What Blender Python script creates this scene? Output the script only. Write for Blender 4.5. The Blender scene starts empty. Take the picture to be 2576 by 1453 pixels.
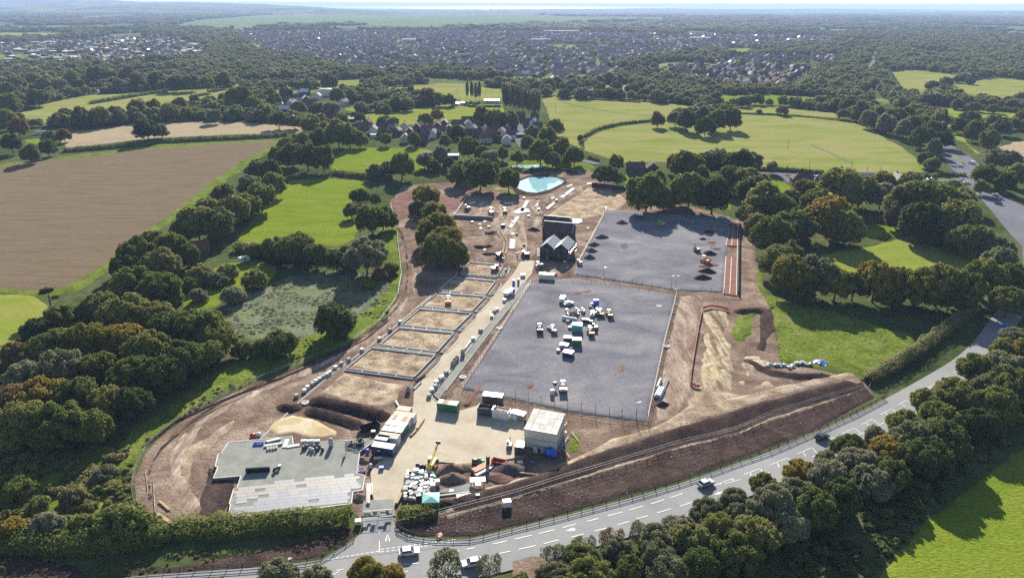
import bpy, math, random
import numpy as np
from mathutils import Vector, Matrix
R = math.radians
rnd = random.Random(7)
scene = bpy.context.scene
col = scene.collection

# ------------------------------------------------------------------ camera
CAMH, FPX, CX, CY = 110.0, 1819.0, 1288.0, 726.5      # survey frame 2576 x 1453
PITCH, ROLL = math.atan((CY - 12.5) / FPX), 0.004
_r0, _u0, FWD = Vector((1, 0, 0)), Vector((0, math.sin(PITCH), math.cos(PITCH))), Vector((0, math.cos(PITCH), -math.sin(PITCH)))
RIGHT = _r0 * math.cos(ROLL) + _u0 * math.sin(ROLL)
UP = _u0 * math.cos(ROLL) - _r0 * math.sin(ROLL)
cam_d = bpy.data.cameras.new('camera'); cam = bpy.data.objects.new('camera', cam_d); col.objects.link(cam)
cam.matrix_world = Matrix(((RIGHT.x, UP.x, -FWD.x, 0), (RIGHT.y, UP.y, -FWD.y, 0), (RIGHT.z, UP.z, -FWD.z, CAMH), (0, 0, 0, 1)))
cam_d.sensor_width = 36.0; cam_d.lens = 36.0 * FPX / 2576.0
cam_d.clip_start = 1.0; cam_d.clip_end = 200000.0
scene.camera = cam

# ------------------------------------------------------------------ sky, sun, exposure
SUN_EL, SUN_AZ = 25.0, 0.8                              # azimuth measured from +Y towards +X
world = bpy.data.worlds.new('World'); scene.world = world; world.use_nodes = True
wn = world.node_tree
sky = wn.nodes.new('ShaderNodeTexSky'); sky.sky_type = 'NISHITA'; sky.sun_disc = False
sky.sun_elevation = R(SUN_EL); sky.sun_rotation = R(SUN_AZ); sky.altitude = 100; sky.air_density = 1.0; sky.dust_density = 0.4
wn.nodes['Background'].inputs[1].default_value = 0.062
wn.links.new(sky.outputs[0], wn.nodes['Background'].inputs[0])
sun_d = bpy.data.lights.new('sun', 'SUN'); sun_d.energy = 5.0; sun_d.angle = R(0.53); sun_d.color = (1.0, 0.94, 0.84)
sun = bpy.data.objects.new('sun', sun_d); col.objects.link(sun)
_t = Vector((math.sin(R(SUN_AZ)) * math.cos(R(SUN_EL)), math.cos(R(SUN_AZ)) * math.cos(R(SUN_EL)), math.sin(R(SUN_EL))))
sun.rotation_euler = _t.to_track_quat('Z', 'Y').to_euler(); sun.location = (0, 0, 300)
vs = scene.view_settings
scene.display_settings.display_device = 'sRGB'
vs.view_transform = 'Standard'; vs.look = 'None'; vs.gamma = 1.0; vs.use_curve_mapping = False; vs.exposure = 1.55
HAZE = 6.8e-5
cy_ = scene.cycles
cy_.use_denoising = False
cy_.max_bounces = 5; cy_.diffuse_bounces = 3; cy_.glossy_bounces = 2; cy_.transmission_bounces = 3; cy_.volume_bounces = 0; cy_.transparent_max_bounces = 4
cy_.caustics_reflective = False; cy_.caustics_refractive = False

# ------------------------------------------------------------------ survey helpers
def ray(x, y):
    return RIGHT * ((x - CX) / FPX) + UP * (-(y - CY) / FPX) + FWD
def G(x, y, z=0.0):
    d = ray(x, y); t = (z - CAMH) / d.z
    return Vector((d.x * t, d.y * t, z))
def depth(p):
    return (p - Vector((0, 0, CAMH))).dot(FWD)
def proj(p):
    v = p - Vector((0, 0, CAMH)); d = v.dot(FWD)
    return CX + FPX * v.dot(RIGHT) / d, CY - FPX * v.dot(UP) / d
def tl(i, j, x, y): return (x / 4 + 644 * i, y / 4 + 363.2 * j)
def W(pts, z=0.0): return [G(x, y, z) for x, y in pts]

def lattice(n, seed):
    return np.random.RandomState(seed).rand(n, n)
_LAT = lattice(256, 3)
def vnoise(x, y):
    xi = np.floor(x).astype(int); yi = np.floor(y).astype(int); fx = x - xi; fy = y - yi
    fx = fx * fx * (3 - 2 * fx); fy = fy * fy * (3 - 2 * fy)
    a = _LAT[xi % 256, yi % 256]; b = _LAT[(xi + 1) % 256, yi % 256]; c = _LAT[xi % 256, (yi + 1) % 256]; d = _LAT[(xi + 1) % 256, (yi + 1) % 256]
    return (a * (1 - fx) + b * fx) * (1 - fy) + (c * (1 - fx) + d * fx) * fy
def fbm(x, y, o=4):
    s = 0; a = 0.5; 
    for k in range(o):
        s = s + a * vnoise(x + 17.3 * k, y + 9.1 * k); x = x * 2.03; y = y * 2.03; a *= 0.5
    return s
def sdist(px, py, poly):
    n = len(poly); inside = np.zeros(px.shape, bool); dm = np.full(px.shape, 1e18)
    for i in range(n):
        ax, ay = poly[i][0], poly[i][1]; bx, by = poly[(i + 1) % n][0], poly[(i + 1) % n][1]
        c = ((ay > py) != (by > py))
        with np.errstate(divide='ignore', invalid='ignore'):
            xx = (bx - ax) * (py - ay) / (by - ay + 1e-12) + ax
        inside ^= c & (px < xx)
        ex, ey = bx - ax, by - ay; L = ex * ex + ey * ey + 1e-12
        t = np.clip(((px - ax) * ex + (py - ay) * ey) / L, 0, 1)
        dx = px - ax - t * ex; dy = py - ay - t * ey
        dm = np.minimum(dm, dx * dx + dy * dy)
    d = np.sqrt(dm)
    return np.where(inside, d, -d)

# ------------------------------------------------------------------ materials
def nodes(m):
    nt = m.node_tree; return nt, nt.nodes, nt.links, nt.nodes['Principled BSDF']
_mats = {}
def M(name, c, rough=0.65, metal=0.0, var=0.18, scale=2.0, c2=None, bump=0.0, spec=0.35, wave=None):
    if name in _mats: return _mats[name]
    m = bpy.data.materials.new(name); m.use_nodes = True; nt, N, L, B = nodes(m)
    B.inputs['Roughness'].default_value = rough; B.inputs['Metallic'].default_value = metal
    B.inputs['Specular IOR Level'].default_value = spec
    tc = N.new('ShaderNodeTexCoord'); no = N.new('ShaderNodeTexNoise'); no.inputs['Scale'].default_value = scale; no.inputs['Detail'].default_value = 4
    L.new(tc.outputs['Object'], no.inputs['Vector'])
    rp = N.new('ShaderNodeValToRGB'); e = rp.color_ramp.elements
    c2 = c2 or tuple(v * (1 - 2 * var) for v in c)
    e[0].position = 0.32; e[0].color = (*c2, 1); e[1].position = 0.62; e[1].color = (*c, 1)
    L.new(no.outputs['Fac'], rp.inputs[0]); L.new(rp.outputs[0], B.inputs['Base Color'])
    if wave:
        wv = N.new('ShaderNodeTexWave'); wv.inputs['Scale'].default_value = wave[0]; wv.bands_direction = wave[1]
        L.new(tc.outputs['Object'], wv.inputs['Vector']); bp = N.new('ShaderNodeBump'); bp.inputs['Strength'].default_value = 0.8; bp.inputs['Distance'].default_value = 0.05
        L.new(wv.outputs['Fac'], bp.inputs['Height']); L.new(bp.outputs[0], B.inputs['Normal'])
    elif bump:
        bp = N.new('ShaderNodeBump'); bp.inputs['Strength'].default_value = bump; bp.inputs['Distance'].default_value = 0.05
        L.new(no.outputs['Fac'], bp.inputs['Height']); L.new(bp.outputs[0], B.inputs['Normal'])
    _mats[name] = m; return m
def GM(name, stops, size=25.0, fine=1.5, famt=0.35, bump=0.4, bdist=0.3, rough=0.9, rot=0.0, stretch=1.0, rows=None, detail=6.0, spec=0.0, patches=None):
    """ground material: patches of `size` metres, fine grain of `fine` metres, optional crop rows (spacing, direction, strength)"""
    if name in _mats: return _mats[name]
    m = bpy.data.materials.new(name); m.use_nodes = True; nt, N, L, B = nodes(m)
    B.inputs['Roughness'].default_value = rough; B.inputs['Specular IOR Level'].default_value = spec
    ge = N.new('ShaderNodeNewGeometry'); mp = N.new('ShaderNodeMapping')
    mp.inputs['Rotation'].default_value = (0, 0, -rot); mp.inputs['Scale'].default_value = (1.0, stretch, 1.0)
    mp.vector_type = 'POINT'
    L.new(ge.outputs['Position'], mp.inputs['Vector'])
    n1 = N.new('ShaderNodeTexNoise'); n1.inputs['Scale'].default_value = 1 / size; n1.inputs['Detail'].default_value = detail; n1.inputs['Roughness'].default_value = 0.6
    n1.inputs['Distortion'].default_value = 0.6
    L.new(mp.outputs[0], n1.inputs['Vector'])
    rp = N.new('ShaderNodeValToRGB'); cr = rp.color_ramp
    while len(cr.elements) < len(stops): cr.elements.new(0.5)
    for e, (p, c) in zip(cr.elements, stops): e.position = p; e.color = (*c, 1)
    L.new(n1.outputs['Fac'], rp.inputs[0])
    n2 = N.new('ShaderNodeTexNoise'); n2.inputs['Scale'].default_value = 1 / fine; n2.inputs['Detail'].default_value = 5
    n2.inputs['Roughness'].default_value = 0.7
    L.new(mp.outputs[0], n2.inputs['Vector'])
    mr = N.new('ShaderNodeMapRange'); mr.inputs['From Min'].default_value = 0.3; mr.inputs['From Max'].default_value = 0.7
    mr.inputs['To Min'].default_value = 1 - famt; mr.inputs['To Max'].default_value = 1 + famt
    L.new(n2.outputs['Fac'], mr.inputs['Value'])
    mx = N.new('ShaderNodeMix'); mx.data_type = 'RGBA'; mx.blend_type = 'MULTIPLY'; mx.inputs[0].default_value = 1.0
    L.new(rp.outputs[0], mx.inputs[6]); L.new(mr.outputs[0], mx.inputs[7])
    out = mx.outputs[2]; hgt = n2.outputs['Fac']
    if rows:
        sp, ang, st, cc = rows
        m2 = N.new('ShaderNodeMapping'); m2.inputs['Rotation'].default_value = (0, 0, -ang)
        L.new(ge.outputs['Position'], m2.inputs['Vector'])
        wv = N.new('ShaderNodeTexWave'); wv.bands_direction = 'Y'; wv.inputs['Scale'].default_value = 0.314 / sp
        wv.inputs['Distortion'].default_value = 3.0; wv.inputs['Detail'].default_value = 4; wv.inputs['Detail Scale'].default_value = 2.0; wv.inputs['Detail Roughness'].default_value = 0.65
        L.new(m2.outputs[0], wv.inputs['Vector'])
        mm = N.new('ShaderNodeMath'); mm.operation = 'MULTIPLY'; mm.inputs[1].default_value = st; L.new(wv.outputs['Fac'], mm.inputs[0])
        m3 = N.new('ShaderNodeMix'); m3.data_type = 'RGBA'; L.new(mm.outputs[0], m3.inputs[0]); L.new(out, m3.inputs[6]); m3.inputs[7].default_value = (*cc, 1)
        out = m3.outputs[2]
    L.new(out, B.inputs['Base Color'])
    if bump:
        bp = N.new('ShaderNodeBump'); bp.inputs['Strength'].default_value = bump; bp.inputs['Distance'].default_value = bdist
        L.new(hgt, bp.inputs['Height']); L.new(bp.outputs[0], B.inputs['Normal'])
    _mats[name] = m; return m
def LEAF(name, cols, trans=0.42):
    if name in _mats: return _mats[name]
    m = bpy.data.materials.new(name); m.use_nodes = True; nt, N, L, B = nodes(m)
    B.inputs['Roughness'].default_value = 0.8; B.inputs['Specular IOR Level'].default_value = 0.08
    oi = N.new('ShaderNodeObjectInfo'); rp = N.new('ShaderNodeValToRGB'); cr = rp.color_ramp
    while len(cr.elements) < len(cols): cr.elements.new(0.5)
    for k, (e, c) in enumerate(zip(cr.elements, cols)): e.position = k / max(1, len(cols) - 1); e.color = (*c, 1)
    tc = N.new('ShaderNodeTexCoord'); no = N.new('ShaderNodeTexNoise'); no.inputs['Scale'].default_value = 2.2; no.inputs['Detail'].default_value = 3
    L.new(tc.outputs['Object'], no.inputs['Vector'])
    ad = N.new('ShaderNodeMath'); ad.operation = 'ADD'; L.new(oi.outputs['Random'], ad.inputs[0])
    mr = N.new('ShaderNodeMapRange'); mr.inputs['From Min'].default_value = 0.25; mr.inputs['From Max'].default_value = 0.75; mr.inputs['To Min'].default_value = -0.4; mr.inputs['To Max'].default_value = 0.4
    L.new(no.outputs['Fac'], mr.inputs['Value']); L.new(mr.outputs[0], ad.inputs[1]); L.new(ad.outputs[0], rp.inputs[0])
    n2 = N.new('ShaderNodeTexNoise'); n2.inputs['Scale'].default_value = 14; L.new(tc.outputs['Object'], n2.inputs['Vector'])
    m2 = N.new('ShaderNodeMapRange'); m2.inputs['From Min'].default_value = 0.3; m2.inputs['From Max'].default_value = 0.7; m2.inputs['To Min'].default_value = 0.62; m2.inputs['To Max'].default_value = 1.4
    L.new(n2.outputs['Fac'], m2.inputs['Value'])
    mx = N.new('ShaderNodeMix'); mx.data_type = 'RGBA'; mx.blend_type = 'MULTIPLY'; mx.inputs[0].default_value = 1
    L.new(rp.outputs[0], mx.inputs[6]); L.new(m2.outputs[0], mx.inputs[7]); L.new(mx.outputs[2], B.inputs['Base Color'])
    if trans:
        tr = N.new('ShaderNodeBsdfTranslucent'); L.new(mx.outputs[2], tr.inputs['Color'])
        ms = N.new('ShaderNodeMixShader'); ms.inputs[0].default_value = trans
        L.new(B.outputs[0], ms.inputs[1]); L.new(tr.outputs[0], ms.inputs[2]); L.new(ms.outputs[0], N['Material Output'].inputs['Surface'])
    _mats[name] = m; return m

# ------------------------------------------------------------------ mesh builder
class MB:
    def __init__(s): s.v = []; s.f = []
    def add(s, v, f):
        o = len(s.v); s.v += [tuple(p) for p in v]; s.f += [tuple(i + o for i in q) for q in f]; return s
    def box(s, x, y, z, sx, sy, sz, rz=0.0, tx=1.0, ty=1.0):
        """centre x,y; bottom z; top face scaled by tx,ty"""
        c, n = math.cos(rz), math.sin(rz); v = []
        for zz, kx, ky in ((0, 1, 1), (sz, tx, ty)):
            for a, b in ((-1, -1), (1, -1), (1, 1), (-1, 1)):
                px, py = a * sx / 2 * kx, b * sy / 2 * ky
                v.append((x + px * c - py * n, y + px * n + py * c, z + zz))
        return s.add(v, [(3, 2, 1, 0), (4, 5, 6, 7), (0, 1, 5, 4), (1, 2, 6, 5), (2, 3, 7, 6), (3, 0, 4, 7)])
    def bar(s, a, b, w, h=None):
        a, b = Vector(a), Vector(b); h = h or w; d = (b - a)
        if d.length < 1e-6: return s
        d.normalize(); up = Vector((0, 0, 1)) if abs(d.z) < 0.95 else Vector((1, 0, 0))
        sd = d.cross(up).normalized() * w / 2; u = sd.cross(d).normalized() * h / 2
        v = [p + i * sd + j * u for p in (a, b) for i, j in ((-1, -1), (1, -1), (1, 1), (-1, 1))]
        return s.add(v, [(0, 1, 2, 3), (7, 6, 5, 4), (0, 4, 5, 1), (1, 5, 6, 2), (2, 6, 7, 3), (3, 7, 4, 0)])
    def cyl(s, a, b, r, r2=None, n=10, caps=True):
        a, b = Vector(a), Vector(b); r2 = r if r2 is None else r2; d = (b - a).normalized()
        up = Vector((0, 0, 1)) if abs(d.z) < 0.9 else Vector((1, 0, 0)); u = d.cross(up).normalized(); w = d.cross(u)
        v = [p + (u * math.cos(2 * math.pi * k / n) + w * math.sin(2 * math.pi * k / n)) * q for p, q in ((a, r), (b, r2)) for k in range(n)]
        f = [(k, (k + 1) % n, n + (k + 1) % n, n + k) for k in range(n)]
        if caps: f += [tuple(range(n))[::-1], tuple(range(n, 2 * n))]
        return s.add(v, f)
    def ring(s, c, r, ri, h, n=14):
        v = []; 
        for z, q in ((0, r), (h, r), (h, ri), (0, ri)):
            v += [(c[0] + q * math.cos(2 * math.pi * k / n), c[1] + q * math.sin(2 * math.pi * k / n), c[2] + z) for k in range(n)]
        f = [(j * n + k, j * n + (k + 1) % n, ((j + 1) % 4) * n + (k + 1) % n, ((j + 1) % 4) * n + k) for j in range(4) for k in range(n)]
        return s.add(v, f)
    def torus(s, c, r, t, n=18, m=7):
        v = [(c[0] + (r + t * math.cos(2 * math.pi * j / m)) * math.cos(2 * math.pi * k / n), c[1] + (r + t * math.cos(2 * math.pi * j / m)) * math.sin(2 * math.pi * k / n), c[2] + t + t * math.sin(2 * math.pi * j / m)) for k in range(n) for j in range(m)]
        return s.add(v, [(k * m + j, ((k + 1) % n) * m + j, ((k + 1) % n) * m + (j + 1) % m, k * m + (j + 1) % m) for k in range(n) for j in range(m)])
    def prism(s, poly, z0, z1):
        n = len(poly); a = sum(poly[i][0] * poly[(i + 1) % n][1] - poly[(i + 1) % n][0] * poly[i][1] for i in range(n))
        if a < 0: poly = poly[::-1]
        v = [(p[0], p[1], z0) for p in poly] + [(p[0], p[1], z1) for p in poly]
        return s.add(v, [tuple(range(n))[::-1], tuple(range(n, 2 * n))] + [(k, (k + 1) % n, n + (k + 1) % n, n + k) for k in range(n)])
    def side(s, prof, y0, y1, in0=0.0):
        """prism of an x-z profile from y0 to y1"""
        n = len(prof); v = [(p[0], y0, p[1]) for p in prof] + [(p[0], y1, p[1]) for p in prof]
        return s.add(v, [tuple(range(n)), tuple(range(n, 2 * n))[::-1]] + [(k, n + k, n + (k + 1) % n, (k + 1) % n) for k in range(n)])
    def mesh(s, name, m=None, smooth=False):
        me = bpy.data.meshes.new(name); me.from_pydata(s.v, [], s.f)
        if m: me.materials.append(m)
        if smooth: me.polygons.foreach_set('use_smooth', [True] * len(me.polygons))
        me.update(); return me
    def build(s, name, m, parent=None, smooth=False):
        return obj(name, s.mesh(name, m, smooth), parent)
def obj(name, me, parent=None):
    o = bpy.data.objects.new(name, me); col.objects.link(o)
    if parent: o.parent = parent
    return o
def tag(o, label, cat, group=None, kind=None):
    o['label'] = label; o['category'] = cat
    if group: o['group'] = group
    if kind: o['kind'] = kind
    return o
def struct(o, kind='structure', label=None):
    o['kind'] = kind
    if label: o['label'] = label
    return o
def thing(name, label, cat, loc=(0, 0, 0), rz=0.0, group=None):
    o = bpy.data.objects.new(name, None); col.objects.link(o); o.location = loc; o.rotation_euler = (0, 0, rz); o.empty_display_size = 0.5
    return tag(o, label, cat, group)
def kids(o): return [c for c in bpy.data.objects if c.parent == o]
_kid = {}
def proto_kids(o):
    if o.name not in _kid: _kid[o.name] = [(c, list(c.children)) for c in o.children]
    return _kid[o.name]
def dup(root, loc, rz=0.0, sc=1.0, label=None, group=None, mats=None):
    """copy of a thing with its parts and sub-parts; mats maps part name -> material"""
    r = root.copy(); col.objects.link(r); r.location = loc; r.rotation_euler = (0, 0, rz); r.scale = (sc, sc, sc) if not hasattr(sc, '__len__') else sc
    if label: r['label'] = label
    if group: r['group'] = group
    def cp(o, p):
        c = o.copy(); col.objects.link(c); c.parent = p
        base = o.name.split('.')[0]
        if mats and base in mats and c.material_slots:
            c.material_slots[0].link = 'OBJECT'; c.material_slots[0].material = mats[base]
        return c
    for ch, gs in proto_kids(root):
        c = cp(ch, r)
        for g in gs: cp(g, c)
    return r
ONES = ['', 'first', 'second', 'third', 'fourth', 'fifth', 'sixth', 'seventh', 'eighth', 'ninth', 'tenth', 'eleventh', 'twelfth', 'thirteenth', 'fourteenth', 'fifteenth', 'sixteenth', 'seventeenth', 'eighteenth', 'nineteenth']
TENS = ['', '', 'twenty', 'thirty', 'forty', 'fifty', 'sixty', 'seventy', 'eighty', 'ninety']
def ordn(n):
    if n < 20: return ONES[n]
    t, u = divmod(n, 10)
    return TENS[t] + '-' + ONES[u] if u else TENS[t][:-1] + 'ieth'
def yaw(a, b): return math.atan2(b[1] - a[1], b[0] - a[0])

# ------------------------------------------------------------------ ground sheets
def patch(name, polyD, h, cell, mat, relief=0.0, rscale=6.0, edge=1.5, eamp=1.2, escale=6.0, world_poly=None, dents=None, kind='structure', hfun=None):
    poly = [(p.x, p.y) for p in W(polyD)] if world_poly is None else world_poly
    P = np.array(poly); x0, y0 = P.min(0) - edge * 2 - eamp; x1, y1 = P.max(0) + edge * 2 + eamp
    nx, ny = int((x1 - x0) / cell) + 2, int((y1 - y0) / cell) + 2
    gx, gy = np.meshgrid(x0 + np.arange(nx) * cell, y0 + np.arange(ny) * cell, indexing='ij')
    sd = sdist(gx, gy, poly)
    t = (sd + (fbm(gx / escale, gy / escale, 3) - 0.45) * 2.2 * eamp) / edge
    z = np.where(t > 0, h * np.clip(t, 0, 1), -0.35 * np.clip(-t, 0, 1))
    if relief: z = z + relief * 2 * (fbm(gx / rscale + 50, gy / rscale, 4) - 0.47) * np.clip(t, 0, 1)
    if hfun is not None: z = z + hfun(gx, gy, sd) * np.clip(t, 0, 1)
    keep = t > -1.6
    ck = keep[:-1, :-1] | keep[1:, :-1] | keep[:-1, 1:] | keep[1:, 1:]
    idx = np.arange(nx * ny).reshape(nx, ny)
    i, j = np.where(ck)
    q = np.stack([idx[i, j], idx[i + 1, j], idx[i + 1, j + 1], idx[i, j + 1]], 1)
    used, inv = np.unique(q, return_inverse=True); q = inv.reshape(q.shape)
    v = np.stack([gx.ravel()[used], gy.ravel()[used], z.ravel()[used]], 1)
    me = npmesh(name, v, q, mat, True)
    o = obj(name, me)
    if kind: o['kind'] = kind
    return o
def npmesh(name, v, q, mat, smooth=False):
    me = bpy.data.meshes.new(name); n = len(q); k = q.shape[1]
    me.vertices.add(len(v)); me.vertices.foreach_set('co', np.asarray(v, np.float32).ravel())
    me.loops.add(n * k); me.loops.foreach_set('vertex_index', q.astype(np.int32).ravel())
    me.polygons.add(n); me.polygons.foreach_set('loop_start', np.arange(0, n * k, k, dtype=np.int32))
    if smooth: me.polygons.foreach_set('use_smooth', np.ones(n, bool))
    me.update(calc_edges=True); me.validate()
    if mat: me.materials.append(mat)
    return me
def sheet(name, polyD, z, mat, thick=0.0, parent=None, kind='structure', wpoly=None):
    poly = [(p.x, p.y) for p in W(polyD)] if wpoly is None else wpoly
    o = MB().prism(poly, z - max(thick, 0.02) - (0.3 if not thick else 0), z).build(name, mat, parent)
    if kind: o['kind'] = kind
    return o
def subdiv(pts, step):
    out = []
    for a, b in zip(pts[:-1], pts[1:]):
        a, b = Vector(a), Vector(b); n = max(1, int((b - a).length / step))
        out += [a.lerp(b, k / n) for k in range(n)]
    return out + [Vector(pts[-1])]
def smoothline(pts, it=2):
    pts = [Vector(p) for p in pts]
    for _ in range(it):
        o = [pts[0]]
        for a, b in zip(pts[:-1], pts[1:]): o += [a.lerp(b, .25), a.lerp(b, .75)]
        pts = o + [pts[-1]]
    return pts
def offset(pts, d):
    out = []
    for i, p in enumerate(pts):
        t = (pts[min(i + 1, len(pts) - 1)] - pts[max(i - 1, 0)]); t.z = 0; t.normalize(); n = Vector((-t.y, t.x, 0))
        out.append(p + n * (d[i] if hasattr(d, '__len__') else d))
    return out
def ribbon(name, pts, w, z, mat, parent=None, kind='structure', thick=0.3):
    L_, R_ = offset(pts, w / 2), offset(pts, -w / 2); mb = MB(); n = len(pts)
    v = [(p.x, p.y, z) for p in L_] + [(p.x, p.y, z) for p in R_] + [(p.x, p.y, z - thick) for p in L_] + [(p.x, p.y, z - thick) for p in R_]
    f = []
    for k in range(n - 1):
        f += [(n + k, n + k + 1, k + 1, k), (k, k + 1, 2 * n + k + 1, 2 * n + k), (3 * n + k, 3 * n + k + 1, n + k + 1, n + k)]
    o = mb.add(v, f).build(name, mat, parent)
    if kind: o['kind'] = kind
    return o
def ridge(name, pts, width, height, mat, label=None, cat=None, z=0.1, crest=0.5, amp=0.3, step=1.2, kind=None):
    """earth bank along a line; crest is where across the width the top lies"""
    pts = subdiv(pts, step); prof = [0, .15, .3, .45, .6, .75, .9, 1.0]; v = []; n = len(pts)
    for i, p in enumerate(pts):
        t = pts[min(i + 1, n - 1)] - pts[max(i - 1, 0)]; t.z = 0; t.normalize(); nn = Vector((-t.y, t.x, 0))
        end = min(1, i / 3.0, (n - 1 - i) / 3.0)
        for u in prof:
            hh = (u / crest if u < crest else (1 - u) / (1 - crest)); hh = hh ** 0.8
            q = p + nn * (0.5 - u) * width * (1 + 0.15 * (rnd.random() - .5))
            v.append((q.x, q.y, z - 0.3 + (height + 0.3) * hh * max(0.0, end) + amp * (rnd.random() - .5) * hh))
    k = len(prof)
    f = [(i * k + j, i * k + j + 1, (i + 1) * k + j + 1, (i + 1) * k + j) for i in range(n - 1) for j in range(k - 1)]
    o = MB().add(v, f).build(name, mat, None, True)
    if kind: o['kind'] = kind
    if label: tag(o, label, cat)
    return o

# ================================================================== THE LAND
m_base = GM('rough_ground', [(0.30, (.030, .042, .016)), (0.48, (.055, .075, .024)), (0.62, (.085, .085, .040))], size=60, fine=4, famt=.4, bump=.6, bdist=.8)
m_far = GM('far_country', [(0.30, (.040, .052, .022)), (0.44, (.070, .085, .034)), (0.54, (.120, .140, .055)), (0.62, (.180, .200, .080)), (0.72, (.070, .080, .034))], size=420, fine=35, famt=.55, bump=1.0, bdist=9.0, stretch=1.6)
m_grass = GM('meadow_grass', [(0.28, (.125, .155, .022)), (0.5, (.165, .190, .032)), (0.70, (.195, .195, .050))], size=35, fine=1.6, famt=.22, bump=.5, bdist=.15, stretch=1.8)
m_grass_d = GM('lush_grass', [(0.28, (.090, .132, .012)), (0.45, (.120, .162, .015)), (0.58, (.138, .172, .020)), (0.74, (.165, .172, .034))], size=24, fine=1.2, famt=.38, bump=.9, bdist=.3, rot=.5, stretch=2.2)
m_pasture = GM('dry_pasture', [(0.28, (.125, .155, .032)), (0.44, (.165, .185, .044)), (0.57, (.210, .200, .075)), (0.70, (.165, .178, .048))], size=70, fine=3, famt=.16, bump=.3, bdist=.2, stretch=2.5)
m_rough = GM('rough_grass', [(0.28, (.055, .078, .014)), (0.45, (.095, .130, .020)), (0.60, (.140, .165, .034)), (0.74, (.145, .132, .060))], size=9, fine=.9, famt=.5, bump=1.0, bdist=.5)
m_wet = GM('silver_rushes', [(0.30, (.085, .105, .050)), (0.50, (.150, .165, .105)), (0.62, (.130, .150, .060)), (0.74, (.105, .135, .035))], size=16, fine=.9, famt=.45, bump=1.0, bdist=.5)
m_stubble = GM('stubble', [(0.3, (0.215, 0.176, 0.112)), (0.5, (0.280, 0.221, 0.147)), (0.7, (0.234, 0.208, 0.105))], size=30, fine=2, famt=.2, bump=.3)
m_levels = GM('marsh_levels', [(0.32, (0.081, 0.113, 0.049)), (0.5, (0.124, 0.167, 0.065)), (0.64, (0.146, 0.178, 0.076)), (.72, (0.065, 0.086, 0.043))], size=500, fine=60, famt=.3, bump=0, stretch=3)
rowdir = yaw(G(0, 505), G(437, 523))
m_plough = GM('cultivated_soil', [(0.27, (0.086, 0.078, 0.040)), (0.42, (0.132, 0.096, 0.065)), (0.56, (0.162, 0.110, 0.082)), (0.68, (0.137, 0.116, 0.062)), (.8, (0.173, 0.122, 0.089))], size=28, fine=1.3, famt=.25, bump=.8, bdist=.25, rot=rowdir, stretch=7.0, rows=(5.2, rowdir, .50, (.120, .112, .060)))
m_soil = GM('site_soil', [(0.25, (0.084, 0.056, 0.041)), (0.42, (0.138, 0.096, 0.071)), (0.55, (0.198, 0.144, 0.110)), (0.68, (0.288, 0.222, 0.171)), (.80, (0.156, 0.106, 0.081))], size=13, fine=.8, famt=.35, bump=1.0, bdist=.4)
m_soil_d = GM('dark_topsoil', [(0.28, (0.035, 0.026, 0.022)), (0.48, (0.058, 0.040, 0.035)), (0.62, (0.083, 0.058, 0.049)), (.75, (0.061, 0.054, 0.039))], size=7, fine=.55, famt=.5, bump=1.0, bdist=.5)
m_soil_r = GM('red_subsoil', [(0.3, (0.120, 0.072, 0.056)), (0.5, (0.170, 0.099, 0.081)), (0.7, (0.200, 0.138, 0.112))], size=8, fine=.7, famt=.3, bump=.8, bdist=.3)
m_track = GM('clay_track', [(0.28, (.150, .105, .072)), (0.44, (.230, .172, .120)), (0.58, (.320, .255, .185)), (0.72, (.400, .335, .255))], size=6, fine=.7, famt=.3, bump=1.0, bdist=.35, stretch=1.0)
m_track2 = GM('brown_track', [(0.28, (.130, .088, .065)), (0.42, (.200, .146, .112)), (0.54, (.285, .222, .172)), (0.70, (.385, .325, .262))], size=5, fine=.8, famt=.35, bump=1.0, bdist=.35, rot=1.75, stretch=.22)
m_sand = GM('building_sand', [(0.24, (.120, .080, .055)), (0.40, (.215, .155, .105)), (0.52, (.310, .240, .165)), (0.64, (.380, .312, .222)), (0.78, (.450, .400, .320))], size=5, fine=.55, famt=.3, bump=.9, bdist=.25)
m_sandw = GM('wet_clay', [(0.3, (.330, .250, .140)), (0.48, (.400, .320, .195)), (0.56, (.470, .400, .280)), (0.7, (.36, .27, .14))], size=7, fine=1.2, famt=.1, bump=.2)
m_grav = GM('crushed_grey_stone', [(0.22, (.085, .084, .098)), (0.40, (.130, .127, .142)), (0.52, (.165, .160, .172)), (0.62, (.195, .185, .190)), (0.78, (.250, .228, .210))], size=22, fine=.8, famt=.25, bump=.8, bdist=.2, stretch=1.4, rot=.6)
m_gravd = GM('dark_stone', [(0.3, (.075, .060, .058)), (0.6, (.115, .095, .090))], size=3, fine=.4, famt=.4, bump=1, bdist=.3)
m_conc = GM('site_concrete', [(0.28, (.300, .250, .185)), (0.48, (.375, .320, .245)), (0.66, (.410, .360, .285))], size=14, fine=1.0, famt=.10, bump=.2, bdist=.05)
m_concg = GM('grey_concrete', [(0.3, (0.174, 0.175, 0.156)), (0.55, (0.222, 0.224, 0.201)), (.7, (0.244, 0.243, 0.220))], size=4, fine=.5, famt=.12, bump=.2, bdist=.04)
m_concw = GM('pale_concrete', [(0.3, (.45, .43, .38)), (0.6, (.60, .58, .53))], size=3, fine=.5, famt=.12, bump=.2, bdist=.04)
m_asph = GM('worn_asphalt', [(0.3, (.160, .160, .160)), (0.5, (.190, .190, .190)), (0.7, (.225, .222, .215))], size=20, fine=.5, famt=.10, bump=.15, bdist=.03, rough=.8, spec=.12)
m_paint = M('road_paint', (.50, .50, .47), .6, var=.12, scale=.8)
m_kerb = M('kerb_stone', (.38, .36, .32), .8, var=.15, scale=1.5)
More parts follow.
